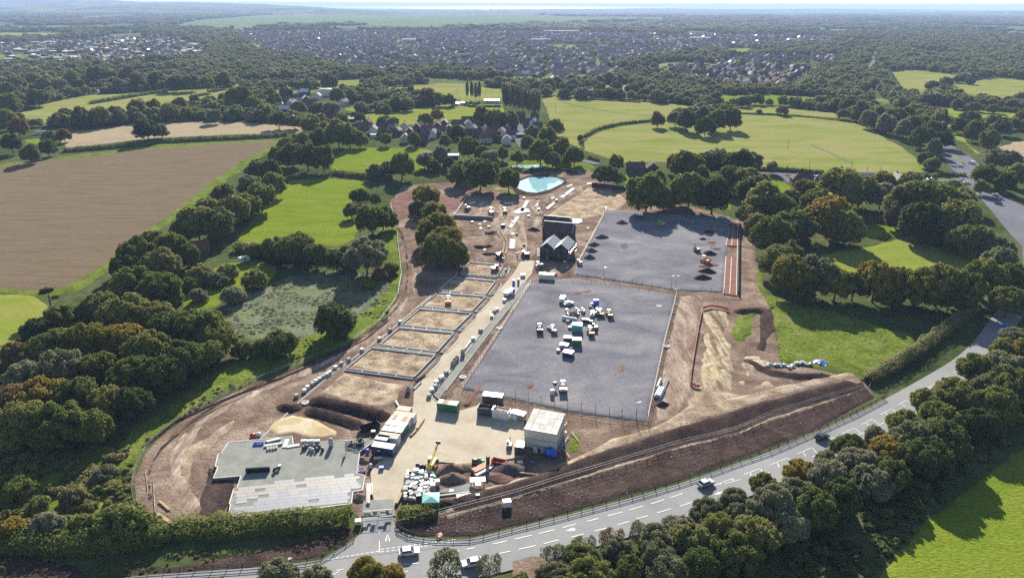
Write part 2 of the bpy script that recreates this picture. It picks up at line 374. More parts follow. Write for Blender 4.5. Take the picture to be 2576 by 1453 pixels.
m_red = GM('red_granite_bed', [(0.3, (.160, .085, .070)), (0.6, (.215, .115, .092))], size=5, fine=.5, famt=.2, bump=.5, bdist=.1)
m_clayrill = GM('rilled_clay', [(0.28, (.100, .068, .045)), (0.44, (.210, .155, .100)), (0.55, (.400, .330, .235)), (0.70, (.250, .180, .110))], size=3.2, fine=.9, famt=.3, bump=1.0, bdist=.5, rot=-.25, stretch=.10)
m_clayyel = GM('yellow_clay', [(0.26, (.120, .085, .050)), (0.42, (.250, .190, .100)), (0.56, (.350, .280, .160)), (0.72, (.470, .420, .320))], size=3.0, fine=.9, famt=.25, bump=1.0, bdist=.4, rot=-.12, stretch=.10)

# base ground reaching the sea, and the sea
SHORE = 21000.0
ys = np.concatenate([np.linspace(40, 700, 24), np.geomspace(760, SHORE, 40)])
xs = np.linspace(-1.05, 1.05, 61)
gy = np.repeat(ys[:, None], 61, 1); gx = xs[None, :] * (gy + 160)
coast = (fbm(xs * 9 + 4, xs * 0 + 2.5, 4) - .45)
gy[-1] += coast * 5000
nx = 61
def gridq(a, b): 
    idx = np.arange(a * b).reshape(a, b)
    return np.stack([idx[:-1, :-1], idx[:-1, 1:], idx[1:, 1:], idx[1:, :-1]], -1).reshape(-1, 4)
def split_ground(name, sel, mat):
    a = gy[sel].shape[0]; v = np.stack([gx[sel].ravel(), gy[sel].ravel(), np.zeros(gx[sel].size)], 1)
    return struct(obj(name, npmesh(name, v, gridq(a, 61), mat)))
kk = int(np.searchsorted(ys, 900))
split_ground('ground', slice(0, kk + 1), m_base); split_ground('far_countryside', slice(kk, len(ys)), m_far)
m_sea = bpy.data.materials.new('sea_water'); m_sea.use_nodes = True
_nt, _N, _L, _B = nodes(m_sea); _B.inputs['Base Color'].default_value = (.02, .05, .07, 1); _B.inputs['Roughness'].default_value = .28; _B.inputs['IOR'].default_value = 1.33
struct(MB().add([(-70000, 14000, -1.5), (70000, 14000, -1.5), (90000, 75000, -1.5), (-90000, 75000, -1.5)], [(0, 1, 2, 3)]).build('sea', m_sea))
# low hills on the skyline
def hill(name, x0, x1, y, dep, h, seed):
    n, k = 90, 14; u = np.linspace(0, 1, n); w = np.linspace(0, 1, k)
    U, V = np.meshgrid(u, w, indexing='ij')
    X = x0 + (x1 - x0) * U; Y = y + dep * V
    env = np.clip(np.sin(np.pi * np.clip(U, 0, 1)) ** .6, 0, 1) * np.sin(np.pi * V)
    Z = h * env * (.55 + .9 * fbm(U * 7 + seed, V * 2 + seed, 4)) - 2
    return struct(obj(name, npmesh(name, np.stack([X.ravel(), Y.ravel(), Z.ravel()], 1), gridq(n, k), m_far, True)))
hill('wooded_hills', -13500, -2500, 10500, 4500, 150, 3); hill('wooded_hills', -9000, -1200, 8200, 2500, 80, 9)
hill('wooded_hills', -1500, 15000, 15500, 4000, 50, 13); hill('wooded_hills', 3500, 16000, 9000, 3000, 55, 21)

# ---- fields (survey outlines)
FIELDS = []
def field(poly, mat, h=.10, cell=None, name='field', eamp=None, open_=True, relief=.0):
    d = sum(G(x, y).y for x, y in poly) / len(poly); c = cell or max(1.6, d / 160)
    if open_: FIELDS.append([(p.x, p.y) for p in W(poly)])
    return patch(name, poly, h + d * .0002, c, mat, edge=c * 1.2, eamp=eamp or c * .9, escale=c * 5, relief=relief)
field([(-60, 425), (0, 411), (100, 400), (190, 391), (290, 378), (400, 364), (520, 358), (640, 353), (740, 350), (725, 362), (640, 405), (575, 452), (500, 512), (430, 560), (370, 605), (320, 640), (270, 690), (200, 735), (110, 745), (-60, 732)], m_rough, name='field_margin')
field([(-60, 432), (60, 408), (200, 398), (330, 379), (520, 364), (690, 355), (700, 362), (605, 412), (530, 465), (430, 542), (350, 600), (290, 650), (235, 690), (170, 728), (90, 738), (-60, 722)], m_plough, h=.28, cell=2.2, name='ploughed_field')
field([(-60, 736), (90, 744), (120, 770), (110, 800), (70, 840), (40, 880), (-60, 900)], m_grass, name='meadow')
field([(690, 478), (735, 453), (830, 448), (905, 454), (925, 470), (890, 505), (880, 545), (905, 575), (900, 600), (850, 622), (720, 618), (585, 616), (600, 590), (660, 520)], m_grass_d, name='meadow')
field([(832, 432), (838, 395), (870, 372), (980, 372), (1080, 374), (1096, 398), (1060, 430), (1000, 438), (900, 440)], m_grass_d, name='meadow')
field([(470, 790), (450, 745), (520, 690), (560, 662), (640, 655), (700, 670), (690, 700), (600, 735), (540, 770)], m_grass_d, name='garden_lawn')
field([(560, 770), (640, 722), (760, 690), (860, 680), (960, 690), (985, 720), (940, 770), (860, 830), (760, 850), (640, 860), (580, 840)], m_wet, cell=1.2, name='rushy_pasture', eamp=3)
field([(985, 520), (1004, 575), (1004, 640), (1012, 700), (1000, 752), (960, 806), (885, 862), (770, 908), (640, 955), (540, 1000), (445, 1060), (372, 1120), (338, 1190), (325, 1270), (250, 1240), (290, 1130), (360, 1060), (470, 980), (560, 920), (650, 880), (760, 850), (860, 820), (945, 765), (985, 700), (960, 600), (940, 540)], m_rough, h=.13, cell=1.1, name='grass_verge', eamp=1.6)
field([(-60, 1340), (-60, 1130), (120, 1130), (250, 1110), (330, 1130), (345, 1260), (440, 1335), (300, 1350)], m_rough, cell=1.1, name='scrub_ground', eamp=2)
field([(38, 287), (110, 262), (215, 241), (400, 229), (592, 221), (604, 236), (590, 252), (460, 268), (320, 300), (130, 312), (70, 312)], m_pasture, name='meadow')
field([(150, 352), (160, 335), (345, 312), (500, 306), (700, 312), (765, 320), (760, 334), (560, 340), (330, 352), (200, 372), (165, 378)], m_stubble, name='stubble_field')
field([(0, 246), (80, 232), (250, 222), (260, 230), (120, 245), (0, 262)], m_stubble, name='stubble_field')
field([(60, 352), (130, 344), (140, 356), (70, 366)], m_grass_d, name='garden_lawn')
for p in ([(0, 212), (70, 206), (75, 216), (0, 222)], [(155, 208), (225, 205), (225, 216), (160, 219)], [(300, 183), (450, 180), (450, 187), (300, 190)], [(0, 82), (170, 84), (200, 90), (90, 97), (0, 94)],
          [(240, 27), (312, 27), (312, 30), (242, 30)], [(225, 50), (262, 50), (260, 54), (226, 54)], [(125, 65), (160, 65), (158, 69), (127, 69)], [(712, 80), (752, 80), (748, 86), (712, 87)],
          [(1470, 58), (1600, 56), (1590, 62), (1480, 64)], [(1827, 124), (1885, 122), (1880, 133), (1850, 140), (1838, 136)], [(1600, 165), (1720, 157), (1780, 160), (1750, 167), (1640, 172)],
          [(2135, 53), (2235, 54), (2230, 60), (2140, 60)], [(2330, 163), (2420, 160), (2410, 167), (2340, 172)], [(1810, 214), (1980, 218), (1960, 226), (1840, 222)], [(590, 210), (720, 203), (735, 211), (600, 218)], [(2480, 35), (2576, 36), (2560, 40), (2490, 39)]):
    field(p, m_pasture, name='meadow')
field([(430, 70), (500, 52), (640, 40), (800, 33), (1100, 33), (1300, 36), (1420, 42), (1690, 44), (1640, 52), (1420, 56), (1250, 66), (1080, 70), (900, 62), (700, 66), (560, 74)], m_levels, h=2, name='marsh_levels')
# centre fields round the recreation ground
field([(745, 208), (830, 203), (925, 199), (960, 204), (925, 214), (900, 226), (860, 222), (800, 215)], m_pasture, name='meadow')
field([(865, 273), (950, 257), (968, 262), (935, 278), (890, 281)], m_grass, name='meadow')
field([(885, 290), (990, 282), (1130, 262), (1265, 263), (1275, 290), (1190, 302), (1100, 303), (1060, 312), (960, 318), (915, 308)], m_grass, name='recreation_ground')
field([(940, 222), (1020, 218), (1110, 210), (1175, 212), (1265, 226), (1268, 245), (1180, 255), (1110, 243), (1010, 236)], m_pasture, name='meadow')
# big pastures right of centre
field([(1362, 250), (1405, 241), (1500, 247), (1600, 255), (1700, 263), (1780, 268), (1730, 284), (1690, 298), (1640, 305), (1560, 312), (1505, 326), (1470, 345), (1462, 372), (1405, 345), (1385, 300)], m_pasture, name='pasture')
field([(1470, 378), (1478, 348), (1510, 330), (1570, 317), (1650, 308), (1760, 300), (1870, 288), (1960, 292), (2060, 297), (2140, 306), (2200, 330), (2260, 365), (2330, 408), (2335, 430), (2300, 438), (2200, 440), (1960, 424), (1850, 412), (1700, 408), (1560, 408)], m_pasture, name='pasture')
field([(1780, 268), (1900, 266), (2000, 272), (2120, 288), (2140, 300), (1990, 290), (1870, 285), (1800, 284)], m_pasture, name='pasture')
field([(1560, 222), (1640, 238), (1700, 240), (1690, 252), (1610, 250), (1560, 242)], m_pasture, name='pasture')
field([(1500, 215), (1580, 214), (1620, 230), (1560, 240), (1480, 238), (1480, 226)], m_stubble, name='rough_heath')
field([(1780, 240), (1930, 238), (2080, 246), (2120, 258), (2060, 266), (1900, 262), (1800, 258)], m_grass_d, name='pasture')
field([(2232, 182), (2300, 177), (2420, 190), (2400, 206), (2345, 232), (2300, 246), (2262, 236), (2240, 210)], m_pasture, name='pasture')
field([(2380, 226), (2440, 205), (2500, 196), (2640, 206), (2640, 256), (2500, 258), (2430, 252)], m_pasture, name='pasture')
field([(2305, 268), (2420, 270), (2640, 280), (2640, 300), (2480, 305), (2400, 306), (2350, 292)], m_grass, name='pasture')
field([(2362, 312), (2398, 312), (2398, 322), (2365, 318)], m_grass, name='meadow')
field([(2395, 330), (2420, 345), (2470, 385), (2455, 388), (2410, 352)], m_grass, name='grass_verge')
field([(2370, 390), (2395, 372), (2440, 398), (2452, 415), (2430, 414), (2400, 400)], m_grass, name='grass_verge')
field([(2500, 372), (2576, 352), (2640, 360), (2640, 400), (2530, 390)], m_stubble, name='rough_heath')
field([(1935, 440), (1965, 452), (2005, 480), (1995, 488), (1950, 480), (1930, 465)], m_grass_d, name='garden_lawn')
field([(1815, 512), (1845, 515), (1840, 528), (1822, 526)], m_grass_d, name='garden_lawn')
field([(2090, 560), (2200, 565), (2270, 560), (2270, 595), (2100, 600)], m_grass_d, name='meadow')
field([(2060, 640), (2180, 620), (2290, 595), (2350, 620), (2460, 640), (2450, 690), (2330, 700), (2140, 700), (2085, 690)], m_grass, name='meadow')
field([(2298, 448), (2385, 443), (2400, 450), (2300, 456)], m_grass_d, name='grass_verge')
field([(2512, 495), (2552, 500), (2556, 540), (2535, 542)], m_grass_d, name='traffic_island', open_=False)
field([(1908, 660), (1930, 740), (2075, 778), (2200, 815), (2310, 850), (2290, 880), (2190, 945), (2140, 945), (2100, 930), (1960, 910), (1945, 800), (1925, 745), (1900, 720)], m_rough, cell=1.1, h=.3, name='grass_bank', eamp=1.8)
field([(2150, 1500), (2250, 1400), (2330, 1310), (2450, 1215), (2640, 1080), (2640, 1500)], m_grass_d, cell=1.2, name='meadow')
field([(1230, 428), (1330, 452), (1310, 490), (1290, 500), (1180, 470), (1180, 440)], m_rough, name='grass_verge')
field([(1270, 410), (1330, 400), (1480, 408), (1500, 425), (1440, 440), (1300, 432)], m_rough, name='grass_verge')
field([(1570, 440), (1640, 436), (1660, 452), (1600, 468), (1560, 458)], m_grass_d, name='garden_lawn')
field([(300, 1500), (330, 1440), (560, 1400), (730, 1370), (890, 1320), (900, 1345), (860, 1372), (800, 1405), (640, 1424), (330, 1448)], m_soil_d, h=.12, cell=1.0, name='verge_soil', open_=False)
field([(-60, 1400), (60, 1395), (190, 1420), (250, 1460), (-60, 1520)], m_soil_d, h=.12, cell=1.0, name='verge_soil', open_=False)

# ---- the building site
patch('site_ground', [(1012, 468), (980, 512), (996, 545), (1003, 600), (1012, 690), (1000, 752), (958, 810), (880, 868), (760, 918), (640, 964), (540, 1009), (440, 1070), (368, 1132), (335, 1200), (337, 1262), (372, 1290), (440, 1335), (540, 1325), (890, 1292), (915, 1330), (1000, 1335), (1190, 1345), (1400, 1296), (1720, 1205), (2040, 1090), (2200, 1000), (2180, 955), (2130, 945), (1965, 912), (1945, 800), (1925, 745), (1905, 700), (1890, 600), (1870, 555), (1560, 470), (1500, 430), (1420, 432), (1300, 440), (1160, 455)], .18, 1.0, m_soil, relief=.10, rscale=5, edge=1.2, eamp=.9)
patch('topsoil_strip', [(1012, 1342), (1000, 1322), (1080, 1298), (1290, 1245), (1480, 1170), (1720, 1095), (2010, 1005), (2170, 955), (2200, 1000), (2040, 1088), (1720, 1206), (1400, 1298), (1190, 1348), (1060, 1350)], .34, .8, m_soil_d, relief=.16, rscale=3, edge=.8, eamp=.5)
patch('gravel_strip', [(1110, 1297), (1288, 1251), (1413, 1211), (1538, 1174), (1713, 1121), (1848, 1091), (1932, 1051), (2040, 1018), (2160, 982), (2182, 982), (2045, 1032), (1936, 1066), (1852, 1100), (1713, 1134), (1538, 1189), (1413, 1226), (1288, 1265), (1125, 1312)], .50, .8, m_track, relief=.1, rscale=2, edge=.8, eamp=.6)
patch('haul_track', [(1423, 1160), (1480, 1135), (1538, 1105), (1640, 1075), (1700, 1042), (1728, 1019), (1800, 1010), (1932, 978), (2050, 952), (2140, 934), (2168, 950), (2057, 976), (1932, 1008), (1800, 1050), (1678, 1090), (1505, 1150), (1413, 1192), (1290, 1230), (1170, 1262), (1140, 1250), (1300, 1205)], .40, .8, m_track, relief=.12, rscale=3, edge=1.0, eamp=.9)
patch('haul_track', [(1706, 745), (1775, 742), (1760, 800), (1745, 900), (1735, 985), (1700, 1060), (1640, 1075), (1650, 1000), (1680, 870)], .34, .9, m_track2, relief=.12, rscale=3, edge=1.0, eamp=.9)
patch('haul_track', [(1018, 505), (980, 530), (990, 560), (1010, 590), (1022, 640), (1028, 700), (1020, 760), (990, 805), (960, 828), (975, 838), (1020, 800), (1042, 755), (1045, 700), (1036, 640), (1030, 590), (1006, 556), (1000, 530)], .32, .8, m_soil, relief=.12, rscale=2.5, edge=.8, eamp=.6)
patch('dark_topsoil', [(985, 500), (1030, 478), (1060, 470), (1055, 520), (1035, 545), (1000, 542), (985, 520)], .34, 1.0, m_soil_r, relief=.1, edge=1.0)
patch('dark_topsoil', [(1100, 500), (1150, 490), (1160, 510), (1130, 540), (1110, 530)], .32, 1.0, m_soil_r, relief=.1, edge=1.0)
patch('dark_topsoil', [(530, 1130), (560, 1120), (545, 1180), (600, 1205), (590, 1260), (570, 1310), (480, 1318), (500, 1240), (515, 1180)], .34, .8, m_soil_d, relief=.14, rscale=3)
patch('sand_patch', [(430, 1150), (470, 1120), (560, 1070), (600, 1050), (560, 1110), (500, 1160), (490, 1240), (505, 1290), (480, 1300), (450, 1230)], .30, .9, m_track, relief=.1, rscale=4, edge=1.5, eamp=1.5)
patch('clay_pit', [(672, 1085), (690, 1060), (735, 1043), (790, 1055), (850, 1085), (848, 1100), (780, 1105), (740, 1092), (700, 1098)], .40, .7, m_sandw, edge=.6, eamp=.4, escale=3)
patch('far_sand_platform', [(1385, 565), (1372, 545), (1430, 505), (1480, 472), (1560, 488), (1580, 505), (1560, 528), (1505, 545), (1440, 560)], .40, 1.2, m_sand, relief=.06, rscale=8, edge=1.0, eamp=.6)
patch('spoil_ground', [(1155, 570), (1235, 555), (1255, 590), (1262, 630), (1230, 660), (1190, 655), (1170, 610)], .45, .8, m_soil, relief=.55, rscale=4, edge=1.0)
patch('rilled_bank', [(1764, 784), (1800, 776), (1838, 782), (1842, 815), (1830, 850), (1850, 885), (1856, 940), (1846, 982), (1800, 990), (1745, 986), (1750, 935), (1766, 880)], .45, .6, m_clayrill, relief=.35, rscale=2.2, edge=3, eamp=1.5)
patch('rilled_bank', [(1752, 980), (1757, 935), (1778, 890), (1812, 884), (1842, 900), (1845, 945), (1832, 972), (1800, 978)], .62, .6, m_clayyel, relief=.3, rscale=2, edge=4, eamp=2.5, escale=4)
patch('rilled_bank', [(1858, 895), (1900, 890), (1935, 905), (1950, 920), (1925, 940), (1890, 962), (1856, 985)], .45, .6, m_clayrill, relief=.35, rscale=2, edge=4, eamp=2.5, escale=4)
patch('clay_spread', [(1690, 1060), (1720, 1000), (1760, 975), (1850, 985), (1930, 955), (1960, 975), (1850, 1015), (1740, 1060)], .42, .8, m_track, relief=.2, rscale=3, edge=4, eamp=3, escale=5)
patch('dark_topsoil', [(1905, 770), (1945, 780), (1950, 830), (1930, 890), (1895, 880), (1910, 830)], .5, .8, m_soil_d, relief=.3, rscale=3)
patch('grass_verge', [(1842, 790), (1905, 785), (1900, 830), (1885, 870), (1845, 870), (1835, 840)], .50, .8, m_rough, relief=.15, rscale=3, edge=3, eamp=3, escale=4)
patch('grass_verge', [(1428, 1090), (1470, 1095), (1460, 1140), (1425, 1150)], .36, .8, m_rough, relief=.1)
patch('grass_verge', [(1870, 575), (1885, 580), (1905, 660), (1925, 745), (1912, 745), (1890, 680)], .30, .9, m_rough, relief=.05)
patch('haul_track', [(1876, 570), (1888, 570), (1910, 680), (1908, 745), (1885, 745), (1885, 680)], .36, .9, m_soil, relief=.05)

def trackpatch(name, pts, w, z, mat, **k):
    q = smoothline(W(pts), 2); a, b = offset(q, w / 2), offset(q, -w / 2)
    return patch(name, None, z, .8, mat, world_poly=[(v.x, v.y) for v in a] + [(v.x, v.y) for v in b[::-1]], **k)
trackpatch('haul_track', [(1036, 640), (1042, 700), (1026, 765), (975, 825), (880, 885), (760, 940), (640, 992), (540, 1042), (475, 1095), (442, 1160), (455, 1230), (490, 1285)], 5.5, .30, m_track2, relief=.1, rscale=2, edge=2, eamp=1.5, escale=4)
trackpatch('haul_track', [(1000, 560), (1022, 620), (1028, 700), (1012, 760), (955, 822), (870, 876), (740, 930), (620, 980), (500, 1045), (400, 1130), (368, 1200), (380, 1260)], 2.2, .27, m_soil_d, relief=.1, rscale=2, edge=1, eamp=.8, escale=4)
# stone platforms
PZ = .55
PLATS = []
def plat(name, poly):
    PLATS.append(poly)
    p = [(q.x, q.y) for q in W(poly)]
    return patch(name, poly, PZ, 1.0, m_grav, relief=.05, rscale=9, edge=.5, eamp=.15)
plat('stone_platform', [(1526, 529), (1840, 547), (1818, 738), (1704, 733), (1440, 692), (1452, 668)])
plat('stone_platform', [(1335, 712), (1440, 700), (1702, 744), (1672, 860), (1626, 1066), (1440, 1040), (1265, 1003), (1160, 980), (1236, 870)])
for p in ([(1310, 965), (1345, 958), (1362, 975), (1340, 988), (1305, 985)], [(1420, 735), (1490, 728), (1500, 740), (1430, 748)], [(1770, 617), (1800, 612), (1812, 622), (1785, 628)], [(1780, 655), (1800, 652), (1802, 672), (1790, 672)], [(1765, 584), (1800, 580), (1812, 588), (1780, 592)], [(1760, 600), (1802, 598), (1806, 608), (1770, 609)]):
    patch('red_soil_stain', p, PZ + .10, .7, m_soil_r, relief=.04, edge=2.5, eamp=2.0, escale=3)
patch('tan_stain', [(1540, 915), (1570, 900), (1595, 930), (1560, 950), (1525, 960)], PZ + .08, .8, m_soil, edge=3, eamp=2.5, escale=4)
patch('track_mark', [(1160, 1024), (1190, 985), (1232, 925), (1242, 928), (1210, 985), (1180, 1024)], PZ + .06, .6, m_soil_r, edge=.7, eamp=.5)
m_wear = GM('worn_stone', [(0.3, (.185, .175, .180)), (0.6, (.235, .220, .215))], size=3, fine=.6, famt=.3, bump=.5, bdist=.1); m_damp = GM('damp_stone', [(0.3, (.085, .084, .100)), (0.6, (.120, .117, .132))], size=3, fine=.6, famt=.3, bump=.5, bdist=.1)
for pp_, mm_ in (([(1340, 735), (1300, 800), (1240, 880), (1175, 970), (1190, 975), (1260, 885), (1325, 800), (1365, 735)], m_wear), ([(1560, 905), (1600, 900), (1610, 940), (1570, 960)], m_wear), ([(1610, 770), (1660, 765), (1665, 785), (1620, 790)], m_wear), ([(1480, 690), (1530, 640), (1600, 600), (1680, 590), (1690, 600), (1610, 615), (1550, 650), (1500, 695)], m_wear), ([(1650, 690), (1720, 640), (1730, 590), (1745, 590), (1745, 645), (1670, 700)], m_wear), ([(1300, 900), (1350, 880), (1380, 900), (1340, 930)], m_damp), ([(1480, 960), (1560, 970), (1570, 1000), (1500, 1000)], m_damp), ([(1540, 820), (1590, 830), (1580, 860), (1550, 850)], m_damp), ([(1560, 600), (1600, 620), (1580, 640), (1545, 625)], m_damp)):
    patch('worn_stone', pp_, PZ + .07, .9, mm_, edge=5, eamp=5, escale=6)
# red beds with kerbs along the far platform
for a, b, c, d in (((1826, 620), (1856, 622), (1857, 572), (1836, 570)), ((1822, 742), (1852, 746), (1855, 650), (1826, 648))):
    sheet('red_bed', [a, b, c, d], PZ + .04, m_red)
def kerb(name, ptsD, z=.42, w=.18, h=.14, parent=None):
    o = ribbon(name, smoothline(W(ptsD), 1), w, z, m_kerb, parent, thick=.4); return o
for k in ([(1836, 570), (1826, 620)], [(1845, 571), (1840, 620)], [(1826, 648), (1820, 742)], [(1840, 650), (1835, 742)], [(1856, 572), (1852, 746)]): kerb('kerb', k, PZ + .16, .3)

# pale spread stone among the far plots
for pp_ in ([(1235, 515), (1300, 500), (1370, 500), (1375, 560), (1358, 600), (1350, 650), (1310, 695), (1290, 650), (1268, 610), (1180, 600), (1170, 570), (1240, 550)], [(1165, 505), (1225, 505), (1255, 530), (1240, 548), (1180, 545), (1152, 535)], [(1390, 490), (1460, 465), (1490, 455), (1470, 480), (1400, 520), (1370, 530)], [(1440, 640), (1420, 690), (1370, 695), (1350, 670), (1400, 655)]):
    patch('spread_stone', pp_, .30, .9, m_track2, relief=.12, rscale=2.5, edge=5, eamp=3.5, escale=5)
for q_ in ([(1216, 556), (1224, 556), (1226, 561), (1216, 562)], [(1202, 564), (1210, 563), (1211, 569), (1203, 569)], [(1206, 573), (1212, 572), (1212, 578), (1206, 578)], [(1285, 588), (1294, 587), (1295, 592), (1287, 593)], [(1385, 500), (1393, 496), (1396, 499), (1388, 503)], [(1425, 470), (1438, 464), (1441, 467), (1428, 473)], [(1268, 512), (1290, 510), (1291, 513), (1269, 515)], [(1345, 520), (1352, 512), (1356, 513), (1349, 522)], [(1180, 512), (1196, 508), (1197, 511), (1182, 515)], [(1475, 462), (1490, 460), (1492, 464), (1478, 466)], [(1215, 628), (1222, 626), (1223, 631), (1216, 632)]):
    sheet('concrete_pad', q_, .52, m_concw)
# concrete yard and street
sheet('concrete_yard', [(948, 1290), (936, 1240), (932, 1190), (962, 1150), (990, 1112), (1015, 1070), (1040, 1020), (1041, 983), (1060, 960), (1084, 996), (1100, 1012), (1150, 1038), (1200, 1022), (1240, 1042), (1318, 1062), (1320, 1150), (1190, 1172), (1108, 1164), (1066, 1172), (1022, 1210), (1002, 1250), (990, 1286)], .42, m_conc)
sheet('street', [(1041, 983), (1074, 943), (1126, 881), (1171, 826), (1214, 776), (1249, 738), (1292, 690), (1312, 655), (1345, 658), (1338, 690), (1300, 737), (1288, 751), (1226, 821), (1169, 896), (1106, 971), (1084, 998), (1060, 990)], .40, m_conc)
ribbon('street', smoothline(W([(1326, 660), (1340, 625), (1335, 590), (1325, 560), (1345, 540)])), 4.5, .38, m_soil)
for off in (-.8, .8): ribbon('wheel_track', offset(smoothline(W([(1268, 640), (1274, 610), (1258, 590), (1252, 570), (1262, 550), (1280, 530)])), off), .8, .60, m_track)
sheet('footway', [(1090, 996), (1112, 968), (1175, 890), (1232, 816), (1290, 748), (1318, 712), (1332, 712), (1300, 752), (1240, 826), (1180, 906), (1120, 985), (1105, 1008)], .46, m_concg)
kerb('kerb', [(1316, 712), (1288, 750), (1226, 820), (1169, 895), (1106, 970), (1086, 996), (1090, 1008), (1110, 1016)], .54)
kerb('kerb', [(1331, 714), (1240, 828), (1180, 908), (1122, 985)], .54)
patch('rubble_verge', [(1340, 712), (1240, 842), (1170, 945), (1130, 1000), (1112, 1010), (1105, 1000), (1130, 975), (1190, 895), (1250, 815), (1325, 716)], .44, .6, m_soil, relief=.3, rscale=1.5, edge=.5, eamp=.3)
# pale footways cast between the far plots
for p in ([(1308, 532), (1316, 534), (1332, 507), (1323, 506)], [(1279, 573), (1287, 576), (1307, 549), (1299, 546)], [(1372, 526), (1379, 529), (1398, 512), (1391, 511)], [(1281, 628), (1294, 628), (1297, 604), (1283, 603)], [(1408, 498), (1416, 500), (1448, 476), (1440, 474)], [(1310, 524), (1330, 528), (1335, 535), (1300, 540), (1290, 536)]):
    sheet('concrete_footway', p, .62, m_concw)
# pale slurry by the house
sheet('slurry_pool', [(1440, 552), (1462, 552), (1466, 560), (1452, 565), (1440, 562)], .55, m_concw)

# ================================================================== TREES, SHRUBS, HEDGES
lf = {'oak': LEAF('oak_leaves', [(.088, .108, .024), (.132, .152, .032), (.172, .182, .042), (.205, .200, .058)]),
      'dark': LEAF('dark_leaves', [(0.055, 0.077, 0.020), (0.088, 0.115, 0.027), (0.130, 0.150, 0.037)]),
      'gold': LEAF('turning_leaves', [(0.147, 0.147, 0.023), (0.210, 0.179, 0.026), (0.273, 0.189, 0.032), (0.179, 0.163, 0.036)]),
      'rust': LEAF('rusty_leaves', [(0.143, 0.116, 0.046), (0.209, 0.138, 0.061), (0.160, 0.143, 0.055)]),
      'grey': LEAF('grey_green_leaves', [(0.131, 0.142, 0.065), (0.181, 0.186, 0.098), (0.237, 0.228, 0.131)]),
      'scrub': LEAF('scrub_leaves', [(0.100, 0.126, 0.030), (0.163, 0.180, 0.045), (0.219, 0.206, 0.077), (0.188, 0.156, 0.073)])}
m_bark = M('bark', (.075, .058, .042), .9, var=.3, scale=6, bump=.6)

def sphere_dirs(n, rs):
    z = rs.uniform(-1, 1, n); a = rs.uniform(0, 2 * np.pi, n); r = np.sqrt(1 - z * z)
    return np.stack([r * np.cos(a), r * np.sin(a), z], 1)
def leaf_quads(p, nrm, size, rs):
    n = len(p); a = np.cross(nrm, sphere_dirs(n, rs)); a /= np.linalg.norm(a, axis=1, keepdims=True) + 1e-9; b = np.cross(nrm, a)
    s = size[:, None]
    k = lambda: rs.uniform(.6, 1.25, (n, 1))
    v = np.stack([p - a * s * k() - b * s * k(), p + a * s * k() - b * s * k() * .9 + nrm * s * .25, p + a * s * k() + b * s * k(), p - a * s * k() + b * s * k() + nrm * s * .2], 1)
    return v.reshape(-1, 3), np.arange(4 * n).reshape(n, 4)
ICO_V = []; ICO_F = []
def _ico():
    t = (1 + 5 ** .5) / 2
    v = np.array([(-1, t, 0), (1, t, 0), (-1, -t, 0), (1, -t, 0), (0, -1, t), (0, 1, t), (0, -1, -t), (0, 1, -t), (t, 0, -1), (t, 0, 1), (-t, 0, -1), (-t, 0, 1)], float); v /= np.linalg.norm(v[0])
    f = [(0, 11, 5), (0, 5, 1), (0, 1, 7), (0, 7, 10), (0, 10, 11), (1, 5, 9), (5, 11, 4), (11, 10, 2), (10, 7, 6), (7, 1, 8), (3, 9, 4), (3, 4, 2), (3, 2, 6), (3, 6, 8), (3, 8, 9), (4, 9, 5), (2, 4, 11), (6, 2, 10), (8, 6, 7), (9, 8, 1)]
    return v, np.array(f)
ICO = _ico()
def crown(name, seed, nl=40, nq=3000, qs=.055, zs=.82, core=.66, tall=False, sparse=1.0, lr=(.20, .36), under=.45):
    rs = np.random.RandomState(seed)
    d = sphere_dirs(nl * 3, rs); d = d[d[:, 2] > -under][:nl]; nl = len(d)
    rad = rs.uniform(*lr, nl); c = d * (1.0 - rad * .85)[:, None] * rs.uniform(.74, 1.14, (nl, 1))
    c[:, 2] *= zs
    c[:, 0] *= rs.uniform(.85, 1.12); c[:, 1] *= rs.uniform(.85, 1.12)
    w = rad ** 2; w /= w.sum(); m = nq * 2
    li = rs.choice(nl, m, p=w); dd = sphere_dirs(m, rs); dd[:, 2] = np.where(rs.rand(m) < .45, np.abs(dd[:, 2]), dd[:, 2])
    p = c[li] + dd * (rad[li] * np.where(rs.rand(m) < .10, rs.uniform(1.1, 1.45, m), rs.uniform(.86, 1.12, m)))[:, None]
    ok = np.ones(m, bool)
    for k in range(nl):
        ok &= (np.linalg.norm(p - c[k], axis=1) > rad[k] * .80) | (li == k)
    ok &= np.linalg.norm(p / np.array([1, 1, zs]), axis=1) > core * .9
    p, dd = p[ok][:nq], dd[ok][:nq]
    nr = dd * .8 + sphere_dirs(len(p), rs) * .55 + np.array([0, 0, .15]); nr /= np.linalg.norm(nr, axis=1, keepdims=True)
    v, q = leaf_quads(p, nr, qs * rs.uniform(.6, 1.35, len(p)), rs)
    if sparse < 1: return npmesh(name, v, q, lf['oak'])
    # dense inner foliage so that light does not pass through
    iv, jf = ICO; V = [v]; o = len(v); F = []
    for k in range(nl):
        V.append(c[k] + iv * rad[k] * .62 * rs.uniform(.85, 1.1, (12, 1))); F.append(jf + o); o += 12
    V.append(iv * np.array([core, core, core * zs]) * .92 * rs.uniform(.9, 1.1, (12, 1))); F.append(jf + o)
    t = np.concatenate(F); t4 = np.concatenate([t, t[:, :1]], 1)
    me = bpy.data.meshes.new(name); v = np.concatenate(V)
    faces = [tuple(x) for x in q.tolist()] + [tuple(x) for x in t.tolist()]
    me.from_pydata(v.tolist(), [], faces); me.materials.append(lf['oak']); me.update(); return me
